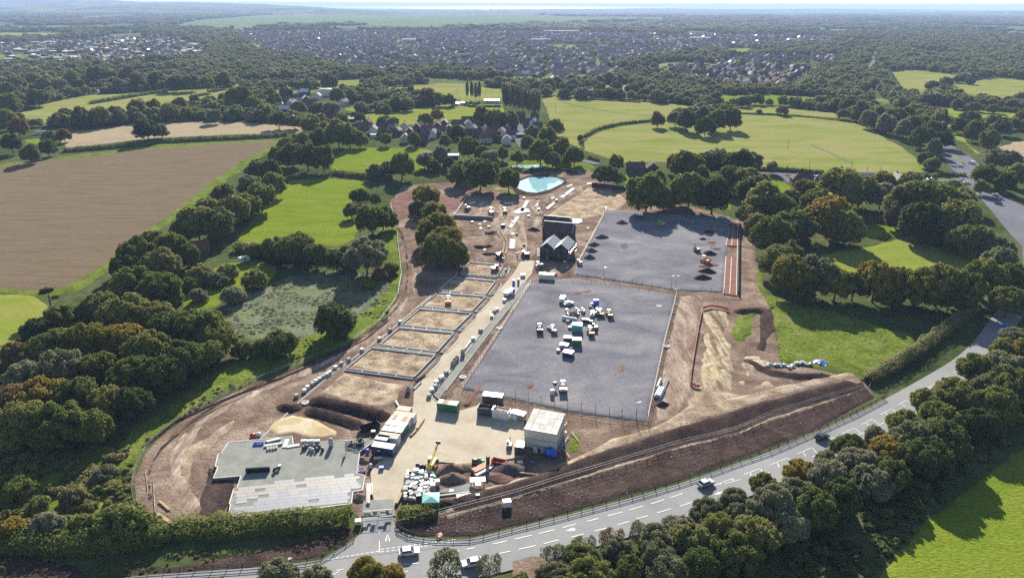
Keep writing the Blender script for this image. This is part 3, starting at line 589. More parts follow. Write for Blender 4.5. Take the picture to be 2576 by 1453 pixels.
def trunk(name, seed, limbs=6, h=1.0):
    rs = random.Random(seed); mb = MB()
    p = Vector((0, 0, -.05)); q = Vector((rs.uniform(-.04, .04), rs.uniform(-.04, .04), h * .55))
    mb.cyl(p, p + Vector((0, 0, .1)), .085, .06, 8); mb.cyl(p, q, .06, .042, 8)
    for k in range(limbs):
        a = 2 * math.pi * k / limbs + rs.uniform(-.4, .4); s = p.lerp(q, rs.uniform(.65, 1)); e = s + Vector((math.cos(a) * rs.uniform(.2, .45), math.sin(a) * rs.uniform(.2, .45), rs.uniform(.2, .5)))
        mb.cyl(s, e, .028, .010, 5); e2 = e + Vector((math.cos(a + .5) * .2, math.sin(a + .5) * .2, .2)); mb.cyl(s.lerp(e, .7), e2, .014, .004, 4)
    mb.cyl(q, q + Vector((0, 0, .45)), .040, .012, 6)
    return mb.mesh(name, m_bark)
CR_HI = [crown('crown', 10 + k, 95, 10000, .034, .82, lr=(.11, .26)) for k in range(4)]
CR_MD = [crown('crown', 30 + k, 60, 4200, .050, .84, lr=(.14, .30)) for k in range(6)]
CR_LO = [crown('crown', 50 + k, 24, 900, .10, .85, lr=(.22, .40)) for k in range(4)]
CR_SP = [crown('crown', 70 + k, 40, 3800, .030, .9, sparse=.5, lr=(.15, .34)) for k in range(3)]
CR_SH = [crown('crown', 80 + k, 55, 3600, .048, .75, lr=(.14, .32), under=.2) for k in range(4)]
CR_PO = [crown('crown', 90 + k, 26, 1500, .085, 1.0, lr=(.26, .46)) for k in range(2)]
TRK = [trunk('trunk', k) for k in range(5)]
def setmat(o, m):
    o.material_slots[0].link = 'OBJECT'; o.material_slots[0].material = m
KINDS_ = {'oak': 'dark green tree', 'dark': 'blackish green tree', 'gold': 'golden tree', 'rust': 'rusty brown tree', 'grey': 'grey-green tree'}
TREE_N = [0]
def make_tree(base, R_, h, kind, level, label, cat='tree', group=None, name=None, hc=.53, zs=1.08, shrub=False):
    t = thing(name or ('shrub' if shrub else 'broadleaf_tree'), label, cat, base, rnd.uniform(0, 6.28), group)
    pool = CR_SH if shrub else {'hi': CR_HI, 'md': CR_MD, 'lo': CR_LO, 'sp': CR_SP}[level]
    c = obj('crown', rnd.choice(pool), t); c.location = (0, 0, h * (.38 if shrub else hc)); rz = h * (.62 if shrub else .46) / .84 * zs
    c.scale = (R_ * rnd.uniform(.86, 1.16), R_ * rnd.uniform(.86, 1.16), rz * rnd.uniform(.88, 1.14)); setmat(c, lf[kind])
    k = obj('trunk', rnd.choice(TRK), t); k.scale = (R_ * .9, R_ * .9, h * .62)
    TREE_N[0] += 1
    return t
def from_crown(cx, cy, wpx, fac=.92):
    """ground point, crown radius and height of a tree whose crown stands at (cx, cy) on the survey picture"""
    z = 8.0
    for _ in range(5):
        p = G(cx, cy, z); s = FPX / depth(p); R_ = wpx / 2 / s; h = 2 * R_ * fac; z = h * .58
    return Vector((p.x, p.y, 0)), R_, h
TREES = []                                             # world x, y, radius of every single tree
def cluster(where, items, default='oak', level=None, group=None, fac=.92, shrub=False, sp=()):
    items = sorted(items, key=lambda a: a[0]); cnt = {}
    tot = {}
    for it in items: tot[it[3] if len(it) > 3 else default] = tot.get(it[3] if len(it) > 3 else default, 0) + 1
    for it in items:
        kd = it[3] if len(it) > 3 else default; cnt[kd] = cnt.get(kd, 0) + 1
        b, R_, h = from_crown(it[0], it[1], it[2], it[4] if len(it) > 4 else fac)
        if shrub: b, R_, h = from_crown(it[0], it[1], it[2], .62)
        dist = b.y; lv = level or ('hi' if dist < 330 else 'md')
        nm = (KINDS_[kd] if not shrub else {'oak': 'dark green bush', 'scrub': 'olive green bush', 'grey': 'pale grey-green bush', 'gold': 'yellowing bush', 'dark': 'very dark bush', 'rust': 'rusty bush'}[kd])
        lab = nm + ((', ' + ordn(cnt[kd]) + ' such from left ') if tot[kd] > 1 else ', the only one ') + where
        make_tree(b, R_, h, kd, lv, lab, 'bush' if shrub else 'tree', group or ('trees ' + where), shrub=shrub)
        TREES.append((b.x, b.y, R_))

cluster('beside the ploughed field', [(700, 392, 50), (735, 385, 62), (772, 392, 72), (812, 398, 66), (648, 425, 55, 'grey'), (678, 430, 62, 'dark'), (690, 462, 62), (625, 470, 62, 'grey'), (655, 492, 80), (622, 520, 70), (565, 490, 60), (590, 525, 88), (525, 525, 66), (545, 560, 88, 'dark'), (495, 560, 95), (455, 585, 66, 'gold'), (430, 620, 84), (380, 602, 62), (345, 640, 88), (405, 662, 84), (318, 672, 78, 'dark'), (335, 715, 100), (398, 725, 104), (300, 748, 70, 'gold'), (470, 640, 60), (425, 745, 60)])
cluster('in the wood at lower left', [(92, 830, 78, 'dark'), (150, 802, 84), (212, 795, 72), (250, 772, 84), (320, 790, 108), (385, 795, 92), (435, 825, 106), (505, 825, 112), (548, 850, 92), (130, 872, 104), (228, 858, 108, 'gold'), (300, 850, 98, 'gold'), (372, 880, 104), (462, 900, 112, 'dark'), (520, 890, 80), (40, 890, 66, 'rust'), (60, 945, 86, 'grey'), (150, 930, 108, 'grey'), (250, 925, 92), (330, 942, 108), (405, 940, 100, 'dark'), (30, 1000, 96, 'rust'), (105, 995, 108, 'gold'), (190, 1000, 114), (262, 1015, 96), (60, 1062, 118), (150, 1068, 118, 'dark'), (228, 1072, 104), (14, 1105, 90), (330, 1010, 90, 'dark'), (-30, 1060, 90)])
cluster('round the green meadow', [(905, 492, 44), (882, 530, 40, 'rust'), (935, 552, 80), (962, 545, 66), (920, 640, 100, 'grey'), (745, 618, 82), (795, 640, 66), (690, 622, 62), (845, 652, 62, 'dark'), (640, 628, 44), (945, 500, 36), (985, 560, 34), (880, 640, 60)])
cluster('in the row beside the haul road', [(1072, 492, 62, 'gold'), (1050, 525, 46), (1092, 535, 66), (1100, 570, 78, 'gold'), (1075, 590, 66), (1118, 600, 84, 'gold'), (1100, 628, 92), (1138, 635, 74), (1155, 650, 44, 'gold')])
cluster('above the turquoise pond', [(1150, 440, 54), (1178, 425, 52), (1208, 440, 74), (1280, 450, 64), (1232, 405, 50, 'grey'), (1240, 425, 40)])
cluster('along the hedge by the meadow', [(1010, 415, 70), (945, 430, 42, 'grey'), (975, 425, 42, 'grey'), (1068, 402, 42, 'grey'), (1108, 392, 48, 'grey'), (1090, 415, 34), (1130, 410, 34), (850, 335, 70), (815, 330, 50, 'rust'), (800, 350, 60), (880, 345, 50, 'dark'), (760, 360, 56), (720, 368, 50)])
cluster('at the village edge', [(1180, 372, 56), (1215, 385, 44), (1360, 382, 66), (1412, 372, 58, 'gold'), (1445, 392, 50), (1390, 400, 44), (1330, 362, 44), (1378, 345, 52), (1395, 320, 44), (1340, 330, 34, 'grey'), (1150, 330, 34), (1215, 290, 50), (1250, 298, 52), (1280, 300, 46), (1070, 300, 34), (990, 305, 24), (1098, 290, 30, 'gold'), (960, 310, 30, 'dark'), (1300, 395, 40), (1265, 385, 38), (970, 350, 34), (1040, 350, 36), (1120, 355, 34), (905, 350, 40)])
cluster('among the village gardens', [(930, 326, 16), (955, 340, 16, 'dark'), (978, 332, 14), (1008, 334, 14, 'grey'), (1038, 336, 16), (1055, 346, 16, 'dark'), (1083, 328, 14), (1102, 336, 16, 'grey'), (1122, 330, 14), (1136, 342, 16, 'dark'), (1152, 332, 14), (1168, 340, 16), (1184, 328, 14, 'gold'), (1196, 338, 16), (1212, 342, 14, 'dark'), (1228, 330, 14), (1242, 338, 16, 'grey'), (1256, 348, 16), (1270, 328, 14, 'dark'), (1282, 342, 14), (950, 322, 14, 'dark'), (1140, 318, 14), (1215, 316, 14, 'dark'), (1050, 318, 14)])
cluster('beside the far stone platform', [(1628, 485, 92), (1670, 500, 60), (1735, 480, 96), (1795, 490, 96, 'dark'), (1700, 485, 60), (1650, 455, 60), (1732, 415, 84, 'dark'), (1778, 408, 70, 'grey'), (1812, 405, 74), (1858, 412, 86, 'dark'), (1890, 405, 54, 'grey'), (1835, 445, 70), (1880, 452, 72), (1700, 410, 50, 'gold'), (1760, 440, 60), (1550, 408, 52), (1522, 438, 56, 'dark'), (1545, 445, 40), (1942, 420, 36, 'grey')])
cluster('in the park right of the site', [(1925, 505, 100), (1895, 480, 76), (1885, 540, 60), (1965, 525, 84), (1945, 590, 96), (1905, 560, 60), (2000, 565, 90, 'dark'), (2085, 545, 104, 'gold'), (2130, 570, 92), (2055, 510, 84), (2110, 478, 104), (2165, 478, 84), (2218, 490, 70, 'grey'), (2300, 505, 120), (2370, 515, 118), (2330, 555, 110, 'dark'), (2410, 560, 112), (2260, 540, 70, 'rust'), (2440, 600, 96), (2030, 480, 66, 'gold'), (1990, 500, 56), (2220, 455, 54, 'gold'), (2290, 462, 56), (2425, 500, 62), (1985, 640, 70)])
cluster('along the lane right of the site', [(1960, 655, 84), (1995, 690, 108, 'gold'), (2050, 690, 108, 'grey'), (2105, 712, 90), (2150, 715, 84, 'dark'), (2205, 705, 112, 'gold'), (2262, 712, 96), (2310, 722, 100, 'gold'), (2365, 718, 108), (2425, 725, 108), (2480, 700, 100), (2512, 660, 90, 'grey'), (2545, 700, 84), (2500, 620, 80, 'grey'), (2540, 755, 80), (2020, 735, 66, 'dark'), (2240, 745, 66, 'dark'), (2390, 750, 72, 'dark')])
cluster('along the near side of the main road', [(920, 1448, 100, 'gold'), (985, 1446, 66, 'gold'), (700, 1458, 104, 'grey'), (790, 1462, 80, 'grey'), (1389, 1444, 76, 'grey'), (1467, 1403, 89, 'oak'), (1552, 1385, 70, 'grey'), (1649, 1360, 90, 'grey'), (1729, 1341, 86, 'grey'), (1780, 1295, 88, 'grey'), (1848, 1264, 82, 'grey'), (1922, 1219, 70, 'oak'), (2009, 1185, 70, 'gold'), (2080, 1171, 77, 'grey'), (2137, 1125, 75, 'oak'), (2204, 1101, 63, 'grey'), (2278, 1064, 77, 'oak'), (2344, 1011, 91, 'oak'), (2392, 983, 81, 'oak'), (2458, 927, 84, 'oak'), (2523, 883, 71, 'oak'), (2570, 855, 79, 'grey'), (1404, 1490, 92, 'oak'), (1487, 1450, 109, 'oak'), (1586, 1436, 84, 'oak'), (1655, 1400, 102, 'grey'), (1745, 1368, 101, 'oak'), (1804, 1337, 100, 'oak'), (1875, 1294, 85, 'grey'), (1946, 1273, 111, 'grey'), (2008, 1246, 95, 'grey'), (2079, 1198, 104, 'grey'), (2164, 1164, 85, 'grey'), (2232, 1133, 84, 'gold'), (2294, 1106, 102, 'grey'), (2364, 1051, 95, 'oak'), (2417, 1015, 102, 'oak'), (2494, 971, 84, 'grey'), (2533, 932, 105, 'grey'), (2595, 894, 85, 'gold'), (1681, 1444, 97, 'grey'), (1757, 1426, 114, 'dark'), (1840, 1388, 110, 'oak'), (1897, 1347, 105, 'oak'), (1984, 1316, 93, 'grey'), (2049, 1278, 115, 'dark'), (2117, 1252, 105, 'dark'), (2193, 1212, 92, 'grey'), (2238, 1190, 95, 'dark'), (2332, 1144, 116, 'dark'), (2377, 1105, 114, 'dark'), (2458, 1061, 94, 'dark'), (2506, 1025, 109, 'oak'), (2549, 969, 116, 'dark'), (2601, 944, 94, 'grey')], level='hi')
cluster('leaning over the main road', [(1125, 1425, 96, 'grey'), (1232, 1420, 66, 'grey'), (1395, 1392, 66, 'grey'), (1470, 1372, 60, 'grey'), (1540, 1355, 64, 'rust'), (1610, 1338, 60, 'grey'), (1690, 1318, 54, 'grey'), (1770, 1290, 50, 'rust')], level='sp')
cluster('below the row of town houses', [(45, 210, 40), (85, 200, 36), (110, 212, 34, 'grey'), (150, 215, 40), (180, 200, 46), (240, 188, 46), (270, 190, 40), (320, 188, 46, 'rust'), (300, 212, 34, 'grey'), (345, 205, 40, 'dark'), (395, 200, 44), (440, 210, 40, 'dark'), (480, 205, 46, 'grey'), (520, 210, 44), (560, 200, 42), (20, 225, 40), (200, 215, 30)])
cluster('around the hedged left fields', [(25, 262, 50), (50, 250, 44), (95, 245, 44, 'dark'), (15, 300, 50), (45, 320, 46, 'rust'), (28, 358, 54, 'dark'), (75, 385, 50), (120, 372, 40), (160, 340, 34, 'rust'), (165, 290, 42), (205, 295, 52), (250, 292, 50), (290, 285, 38), (345, 272, 52), (385, 268, 44), (425, 280, 46), (450, 262, 36), (490, 255, 32), (525, 262, 34), (605, 248, 60, 'dark'), (640, 262, 44), (662, 282, 40), (690, 255, 44), (370, 325, 62, 'dark'), (405, 330, 40), (540, 292, 36), (590, 285, 34, 'dark'), (700, 300, 46, 'dark'), (125, 345, 34), (470, 285, 30), (740, 305, 36)])
cluster('near the old roadside hamlet', [(680, 240, 40), (720, 235, 36), (770, 215, 34), (828, 205, 44, 'dark'), (850, 240, 44), (800, 275, 40), (752, 270, 36), (780, 310, 44), (835, 275, 46, 'grey'), (880, 240, 34), (905, 232, 36), (930, 225, 34), (930, 245, 40), (965, 245, 30), (995, 260, 36, 'dark'), (1025, 262, 34), (1075, 240, 46, 'rust'), (1105, 250, 36), (1130, 252, 32, 'dark'), (1050, 240, 30), (1000, 238, 34), (970, 278, 30), (905, 295, 30), (860, 300, 34)], fac=.85)
cluster('in the clump on the right pasture', [(1655, 300, 40, 'rust'), (1700, 298, 40, 'grey'), (1728, 300, 56, 'dark'), (1765, 290, 46, 'grey'), (1800, 302, 56), (1840, 300, 52), (1825, 275, 34), (1775, 318, 46, 'dark')])
cluster('along the far side of the right pastures', [(1468, 232, 44, 'grey'), (1590, 222, 36, 'grey'), (1620, 232, 34, 'rust'), (1655, 240, 46, 'grey'), (1705, 238, 36, 'grey'), (1740, 242, 34, 'grey'), (1760, 258, 28, 'grey'), (1785, 262, 28, 'dark'), (1828, 265, 32), (1868, 255, 40, 'dark'), (1910, 280, 16, 'grey'), (1550, 215, 34), (1510, 218, 32), (1440, 222, 34, 'dark'), (1420, 235, 34)], shrub=True, group='bushes beyond the right pastures')
cluster('along the trunk road at upper right', [(2140, 262, 44), (2165, 278, 48, 'grey'), (2185, 300, 44, 'grey'), (2215, 285, 40), (2230, 310, 48, 'grey'), (2255, 290, 44), (2275, 325, 50, 'grey'), (2300, 310, 44), (2320, 345, 54), (2345, 325, 44, 'dark'), (2350, 370, 44, 'grey'), (2285, 285, 40, 'rust'), (2375, 350, 44, 'dark'), (2330, 400, 40), (2345, 412, 36), (2480, 440, 56), (2505, 400, 52, 'grey'), (2540, 400, 50, 'grey'), (2450, 330, 50), (2490, 350, 50), (2440, 300, 44), (2415, 315, 40), (2560, 440, 60), (2530, 460, 52, 'dark'), (2570, 300, 44), (2520, 320, 40), (2470, 470, 40), (2400, 470, 40), (2360, 480, 44)])
# poplars
def poplars(where, xs, cy, wpx, hpx, group):
    for k, (x, y) in enumerate(xs):
        b, R_, h0 = from_crown(x, y, wpx); s = FPX / depth(b); h = hpx / s / math.cos(.12)
        b = G(x, y + hpx * .5); t = thing('poplar_tree', f'tall narrow poplar, {ordn(k + 1)} from the left {where}', 'tree', (b.x, b.y, 0), rnd.uniform(0, 6), group)
        c = obj('crown', rnd.choice(CR_PO), t); c.scale = (R_, R_, h * .48); c.location = (0, 0, h * .52); setmat(c, lf['grey'])
        o = obj('trunk', rnd.choice(TRK), t); o.scale = (1.6, 1.6, h * .5)
poplars('in the group of four', [(1176, 232), (1187, 230), (1197, 234), (1206, 231)], 232, 8, 44, 'four poplars by the recreation ground')
poplars('in the long poplar row', [(1268 + 6.2 * k + rnd.uniform(-1, 1), 250 + k * 1.5 + rnd.uniform(-2, 2)) for k in range(15)], 255, 9, 62, 'row of poplars by the village')
# scraggly pine at left
b = G(136, 790); t = thing('pine_tree', 'scraggly dark pine with bare trunk at the edge of the left wood', 'tree', b)
mb = MB(); mb.cyl((0, 0, 0), (-.5, 0, 5), .35, .28, 8); mb.cyl((-.5, 0, 5), (-.3, 0, 9), .28, .14, 8); mb.cyl((-.5, 0, 5), (1.5, 0, 6.5), .15, .08, 6); mb.cyl((-.4, 0, 7), (-2, 0, 8.5), .13, .06, 6); mb.build('trunk', m_bark, t)
for p, s in (((-.6, 0, 9.6), (2.4, 2.0, 1.3)), ((-2.4, 0, 8.6), (1.5, 1.4, .8)), ((1.8, .3, 6.8), (1.6, 1.4, .8)), ((.8, 0, 9.9), (1.3, 1.3, .9))):
    c = obj('crown', CR_LO[0], t); c.location = p; c.scale = s; setmat(c, lf['dark'])

# bushes that stand on their own
cluster('on the rough grass left of the haul road', [(840, 805, 118, 'dark'), (705, 862, 92, 'dark'), (660, 872, 60), (955, 690, 40, 'rust'), (925, 712, 40), (985, 672, 44), (545, 700, 54, 'grey'), (572, 682, 60), (505, 690, 70), (480, 712, 54), (585, 742, 60, 'grey'), (640, 700, 66), (500, 742, 44, 'grey'), (610, 880, 60)], shrub=True, default='oak', group='bushes on the rough grass')
cluster('in the scrub at lower left', [(310, 1310, 140, 'scrub'), (50, 1225, 80, 'oak'), (215, 1320, 80, 'scrub'), (120, 1320, 90, 'grey'), (30, 1330, 80, 'gold'), (400, 1345, 60, 'scrub'), (180, 1245, 60, 'scrub'), (260, 1190, 54, 'grey'), (95, 1270, 60, 'scrub'), (215, 1280, 40, 'dark')], shrub=True, group='bushes in the lower left scrub')
cluster('in the far heath and hedges', [(1500, 232, 24, 'grey'), (1530, 236, 20), (1345, 232, 30, 'grey'), (1375, 230, 30), (1460, 345, 18), (1463, 358, 16), (2355, 240, 30), (2380, 205, 30), (2410, 198, 28), (2440, 204, 24), (2330, 250, 40, 'grey'), (2370, 252, 36), (2410, 262, 36), (2450, 268, 36), (2500, 272, 36), (2545, 262, 36, 'rust'), (2345, 215, 34)], shrub=True, group='bushes in the far hedges')

# hedges: one mesh of leaf clumps each
def hedge(ptsD, w, h, kind, label, qs=.35, dens=1.0, lump=.35, name='hedge'):
    pts = subdiv(W(ptsD), 1.0); P = np.array([(p.x, p.y) for p in pts]); n = len(P); T = np.gradient(P, axis=0); T /= np.linalg.norm(T, axis=1, keepdims=True) + 1e-9
    rs = np.random.RandomState(int(ptsD[0][0] * 7 + ptsD[0][1]) % 9999)
    cnt = int(n * (w + 2 * h) / (qs * qs * 1.9) * dens); cnt = min(cnt, 16000)
    i = rs.randint(0, n - 1, cnt); f = rs.rand(cnt); C = P[i] + (P[i + 1] - P[i]) * f[:, None]; t = T[i]; nn = np.stack([-t[:, 1], t[:, 0]], 1)
    a = rs.uniform(-.15, math.pi + .15, cnt); s = i + f
    lm = 1 + lump * 2 * (fbm(s / 3.2, a * 1.2 + s * .02 + 5, 3) - .45)
    u = np.cos(a) * w / 2 * lm; z = np.abs(np.sin(a)) ** .7 * h * lm * rs.uniform(.88, 1.06, cnt)
    p = np.stack([C[:, 0] + nn[:, 0] * u, C[:, 1] + nn[:, 1] * u, z], 1)
    nr = np.stack([nn[:, 0] * np.cos(a), nn[:, 1] * np.cos(a), np.sin(a)], 1) + sphere_dirs(cnt, rs) * .6; nr /= np.linalg.norm(nr, axis=1, keepdims=True)
    v, q = leaf_quads(p, nr, qs * .5 * rs.uniform(.7, 1.4, cnt), rs)
    o = obj(name, npmesh(name, v, q, lf[kind]))
    tag(o, label, 'hedge')
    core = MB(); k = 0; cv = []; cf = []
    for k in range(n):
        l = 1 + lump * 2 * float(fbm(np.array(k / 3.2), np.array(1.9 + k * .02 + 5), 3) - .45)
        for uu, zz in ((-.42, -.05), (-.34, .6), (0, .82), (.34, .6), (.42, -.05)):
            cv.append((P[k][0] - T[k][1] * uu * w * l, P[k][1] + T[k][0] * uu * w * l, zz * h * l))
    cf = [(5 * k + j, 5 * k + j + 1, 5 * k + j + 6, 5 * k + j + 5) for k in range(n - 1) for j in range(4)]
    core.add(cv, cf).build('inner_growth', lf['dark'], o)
    return o
hedge([(430, 1340), (520, 1335), (640, 1328), (760, 1318), (885, 1308)], 6.5, 3.6, 'oak', 'long clipped hedge between the concrete slab and the main road', .32, 1.2)
hedge([(-40, 1370), (60, 1372), (180, 1378), (300, 1372), (420, 1352)], 6, 4.0, 'scrub', 'overgrown hedge along the bottom left verge', .32)
hedge([(1004, 1300), (1040, 1306), (1090, 1292)], 4.5, 3.0, 'oak', 'short bushy hedge beside the site gate and green tent', .28)
hedge([(2180, 962), (2240, 930), (2300, 890), (2360, 848), (2420, 800), (2450, 770)], 5.0, 3.8, 'scrub', 'tall hedge between the rough grass bank and the main road', .30)
hedge([(160, 383), (290, 372), (400, 358), (520, 353), (620, 348), (725, 342)], 7, 3.5, 'dark', 'long dark hedge along the top of the ploughed field', .7)
hedge([(836, 438), (880, 444), (940, 450), (985, 452)], 6, 3.5, 'oak', 'hedge between the two green meadows', .6)
hedge([(230, 262), (300, 250), (360, 240), (420, 232)], 9, 4, 'scrub', 'hedge at the top of the far left meadow', 1.0)
hedge([(1470, 345), (1500, 327), (1560, 313), (1630, 306), (1650, 302)], 4, 2.4, 'oak', 'curving hedge dividing the two right pastures', .7)
hedge([(1760, 425), (1960, 430), (2050, 436), (2200, 446), (2320, 443)], 4, 2.6, 'dark', 'dark hedge along the lane below the right pasture', .7)
hedge([(1400, 245), (1480, 251), (1560, 255), (1610, 259)], 4, 2.0, 'dark', 'low hedge at the top of the middle pasture', .8)
hedge([(1785, 284), (1900, 287), (2000, 292), (2130, 306)], 4, 1.5, 'oak', 'low hedge across the top of the right pasture', .8)
hedge([(690, 303), (740, 296), (860, 290), (990, 280)], 5, 2.5, 'dark', 'hedge along the bottom of the hamlet', .8)
hedge([(840, 265), (920, 256), (985, 248), (1060, 250)], 5, 2.5, 'dark', 'dark hedge behind the small hamlet field', .9)
hedge([(595, 628), (660, 640), (760, 652), (860, 652), (900, 660)], 8, 5, 'oak', 'tall hedge below the bright green meadow', .45)
hedge([(1505, 405), (1490, 400), (1478, 398)], 5, 3, 'oak', 'short hedge beside the lane by the pond', .6)
hedge([(1160, 263), (1185, 270), (1260, 270)], 2.5, 2.5, 'dark', 'square clipped hedge round the bowling green', .6)
hedge([(2230, 178), (2262, 235), (2300, 250), (2345, 262), (2450, 275), (2576, 285)], 10, 6, 'dark', 'thick hedge below the upper right pasture', 1.1)
hedge([(2335, 290), (2400, 308), (2500, 308), (2600, 306)], 8, 5, 'oak', 'hedge below the lower right pasture', 1.0)
hedge([(2300, 448), (2390, 441), (2430, 445)], 4, 2.5, 'oak', 'short hedge by the road junction', .7)

# ---- masses seen as one: woodland, scrub, rushes
def mass(name, pts, scales, proto, label, cat, mat):
    n = len(pts); me = bpy.data.meshes.new(name); me.vertices.add(n); me.vertices.foreach_set('co', np.asarray(pts, np.float32).ravel())
    a = me.attributes.new('size', 'FLOAT_VECTOR', 'POINT'); a.data.foreach_set('vector', np.asarray(scales, np.float32).ravel())
    rt = me.attributes.new('turn', 'FLOAT_VECTOR', 'POINT'); rr = np.zeros((n, 3), np.float32); rr[:, 2] = np.random.RandomState(5).uniform(0, 6.28, n); rt.data.foreach_set('vector', rr.ravel())
    me.update(); me.materials.append(mat); o = obj(name, me)
    ng = bpy.data.node_groups.new(name, 'GeometryNodeTree'); ng.interface.new_socket('Geometry', in_out='INPUT', socket_type='NodeSocketGeometry'); ng.interface.new_socket('Geometry', in_out='OUTPUT', socket_type='NodeSocketGeometry')
    N, L = ng.nodes, ng.links; gi, go = N.new('NodeGroupInput'), N.new('NodeGroupOutput'); ip = N.new('GeometryNodeInstanceOnPoints'); oi = N.new('GeometryNodeObjectInfo'); sm = N.new('GeometryNodeSetMaterial')
    oi.inputs['Object'].default_value = proto; oi.transform_space = 'ORIGINAL'; sm.inputs['Material'].default_value = mat
    na, nb = N.new('GeometryNodeInputNamedAttribute'), N.new('GeometryNodeInputNamedAttribute'); na.data_type = nb.data_type = 'FLOAT_VECTOR'; na.inputs['Name'].default_value = 'size'; nb.inputs['Name'].default_value = 'turn'
    L.new(gi.outputs[0], ip.inputs['Points']); L.new(oi.outputs['Geometry'], sm.inputs['Geometry']); L.new(sm.outputs[0], ip.inputs['Instance'])
    L.new(na.outputs['Attribute'], ip.inputs['Scale']); L.new(nb.outputs['Attribute'], ip.inputs['Rotation']); L.new(ip.outputs[0], go.inputs[0])
    md = o.modifiers.new('scatter', 'NODES'); md.node_group = ng
    o['kind'] = 'stuff'; o['label'] = label; o['category'] = cat
    return o
def proto_obj(mesh):
    o = bpy.data.objects.new('foliage_clump', mesh); return o          # data only, never linked: the scatter reads its mesh
def inside_any(x, y, polys, grow=0.0):
    m = np.zeros(x.shape, bool)
    for p in polys:
        q = np.array(p); lo, hi = q.min(0) - grow, q.max(0) + grow
        k = (x > lo[0]) & (x < hi[0]) & (y > lo[1]) & (y < hi[1])
        if k.any(): m[k] |= sdist(x[k], y[k], p) > -grow
    return m
TOWN = [[(p.x, p.y) for p in W(q)] for q in ([(-40, 170), (-40, 118), (180, 98), (420, 92), (520, 118), (515, 140), (420, 152), (230, 158), (120, 166)],
    [(600, 80), (1000, 78), (1500, 84), (2100, 92), (2100, 108), (1960, 116), (1780, 128), (1560, 158), (1560, 192), (1480, 208), (1370, 208), (1150, 178), (900, 180), (760, 150), (640, 130)],
    [(1640, 170), (1800, 158), (1850, 142), (2110, 140), (2120, 158), (2060, 180), (2030, 220), (1900, 216), (1700, 204)])]
CLEAR = [[(p.x, p.y) for p in W(q)] for q in ([(868, 300), (1000, 302), (1200, 300), (1330, 298), (1395, 305), (1400, 372), (1330, 388), (1150, 385), (960, 372), (880, 352)], [(690, 225), (850, 222), (905, 262), (900, 318), (800, 318), (700, 300)],
    [(1135, 240), (1365, 225), (1380, 310), (1262, 300), (1140, 275)], [(2160, 235), (2200, 225), (2290, 300), (2420, 395), (2480, 440), (2560, 520), (2600, 700), (2540, 640), (2440, 490), (2330, 390)], [(2190, 130), (2215, 130), (2195, 190), (2170, 190)])]
def scatter(y0, y1, sp, wide, seed, near=None):
    rs = np.random.RandomState(seed); X = wide * y1
    gx, gy = np.meshgrid(np.arange(-X, X, sp), np.arange(y0, y1, sp), indexing='ij'); x = (gx + rs.uniform(-.45, .45, gx.shape) * sp).ravel(); y = (gy + rs.uniform(-.45, .45, gx.shape) * sp).ravel()
    k = np.abs(x) < wide * y + 60; return x[k], y[k], rs
pts, sc = [], []
for (y0, y1, spc, rr, hh) in ((700, 1050, 11, (4.0, 7.5), 1.0), (1050, 1800, 13.5, (4.5, 8.5), 1.0), (1800, 3600, 23, (7, 13), .75), (3600, 9000, 62, (20, 38), .34)):
    x, y, rs = scatter(y0, y1, spc, .80, int(y0))
    k = ~inside_any(x, y, FIELDS, spc * .45) & ~inside_any(x, y, CLEAR)
    x, y = x[k], y[k]
    tw = inside_any(x, y, TOWN); clr = fbm(x / (spc * 9) + 3, y / (spc * 14) + 8, 3)
    k = np.where(tw, rs.rand(len(x)) < .17, (clr < np.where(y > 1800, .50, .58))); x, y, tw = x[k], y[k], tw[k]
    r = rs.uniform(*rr, len(x)) * np.where(tw, .62, 1.0); h = r * rs.uniform(.75, 1.15, len(x)) * hh
    pts.append(np.stack([x, y, h * .78], 1)); sc.append(np.stack([r, r, h], 1))
pts = np.concatenate(pts); sc = np.concatenate(sc); half = np.random.RandomState(2).rand(len(pts))
PR = [proto_obj(m) for m in CR_LO]
lf['wood'] = LEAF('distant_wood_leaves', [(.095, .115, .036), (.155, .172, .054), (.225, .222, .082), (.170, .180, .074), (.245, .215, .110)])
for i, (a, b) in enumerate(((0, .4), (.4, .75), (.75, 1.01))):
    k = (half >= a) & (half < b)
    mass('distant_woodland', pts[k], sc[k], PR[i], 'woods and hedgerow trees spreading across the far countryside', 'woodland', lf['wood'])
def scat_poly(polyD, sp, seed):
    p = [(q.x, q.y) for q in W(polyD)]; q = np.array(p); rs = np.random.RandomState(seed)
    gx, gy = np.meshgrid(np.arange(q[:, 0].min(), q[:, 0].max(), sp), np.arange(q[:, 1].min(), q[:, 1].max(), sp), indexing='ij'); x = (gx + rs.uniform(-.5, .5, gx.shape) * sp).ravel(); y = (gy + rs.uniform(-.5, .5, gx.shape) * sp).ravel()
    k = sdist(x, y, p) > 0; return x[k], y[k], rs
TUFT = proto_obj(crown('tuft', 201, 7, 120, .22, .9, lr=(.35, .6), under=.1)); 
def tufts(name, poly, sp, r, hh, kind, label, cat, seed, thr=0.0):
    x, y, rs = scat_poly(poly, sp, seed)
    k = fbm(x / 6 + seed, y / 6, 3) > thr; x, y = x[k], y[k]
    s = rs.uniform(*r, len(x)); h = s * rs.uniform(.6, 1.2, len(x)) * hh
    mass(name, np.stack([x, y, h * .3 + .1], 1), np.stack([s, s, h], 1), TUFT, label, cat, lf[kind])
tufts('scrub_growth', [(-60, 1345), (-60, 1130), (120, 1130), (250, 1110), (330, 1090), (330, 1260), (360, 1290), (440, 1340), (300, 1365)], 1.7, (.6, 1.7), .8, 'scrub', 'tangled low scrub covering the lower left corner', 'scrub', 11, .33)
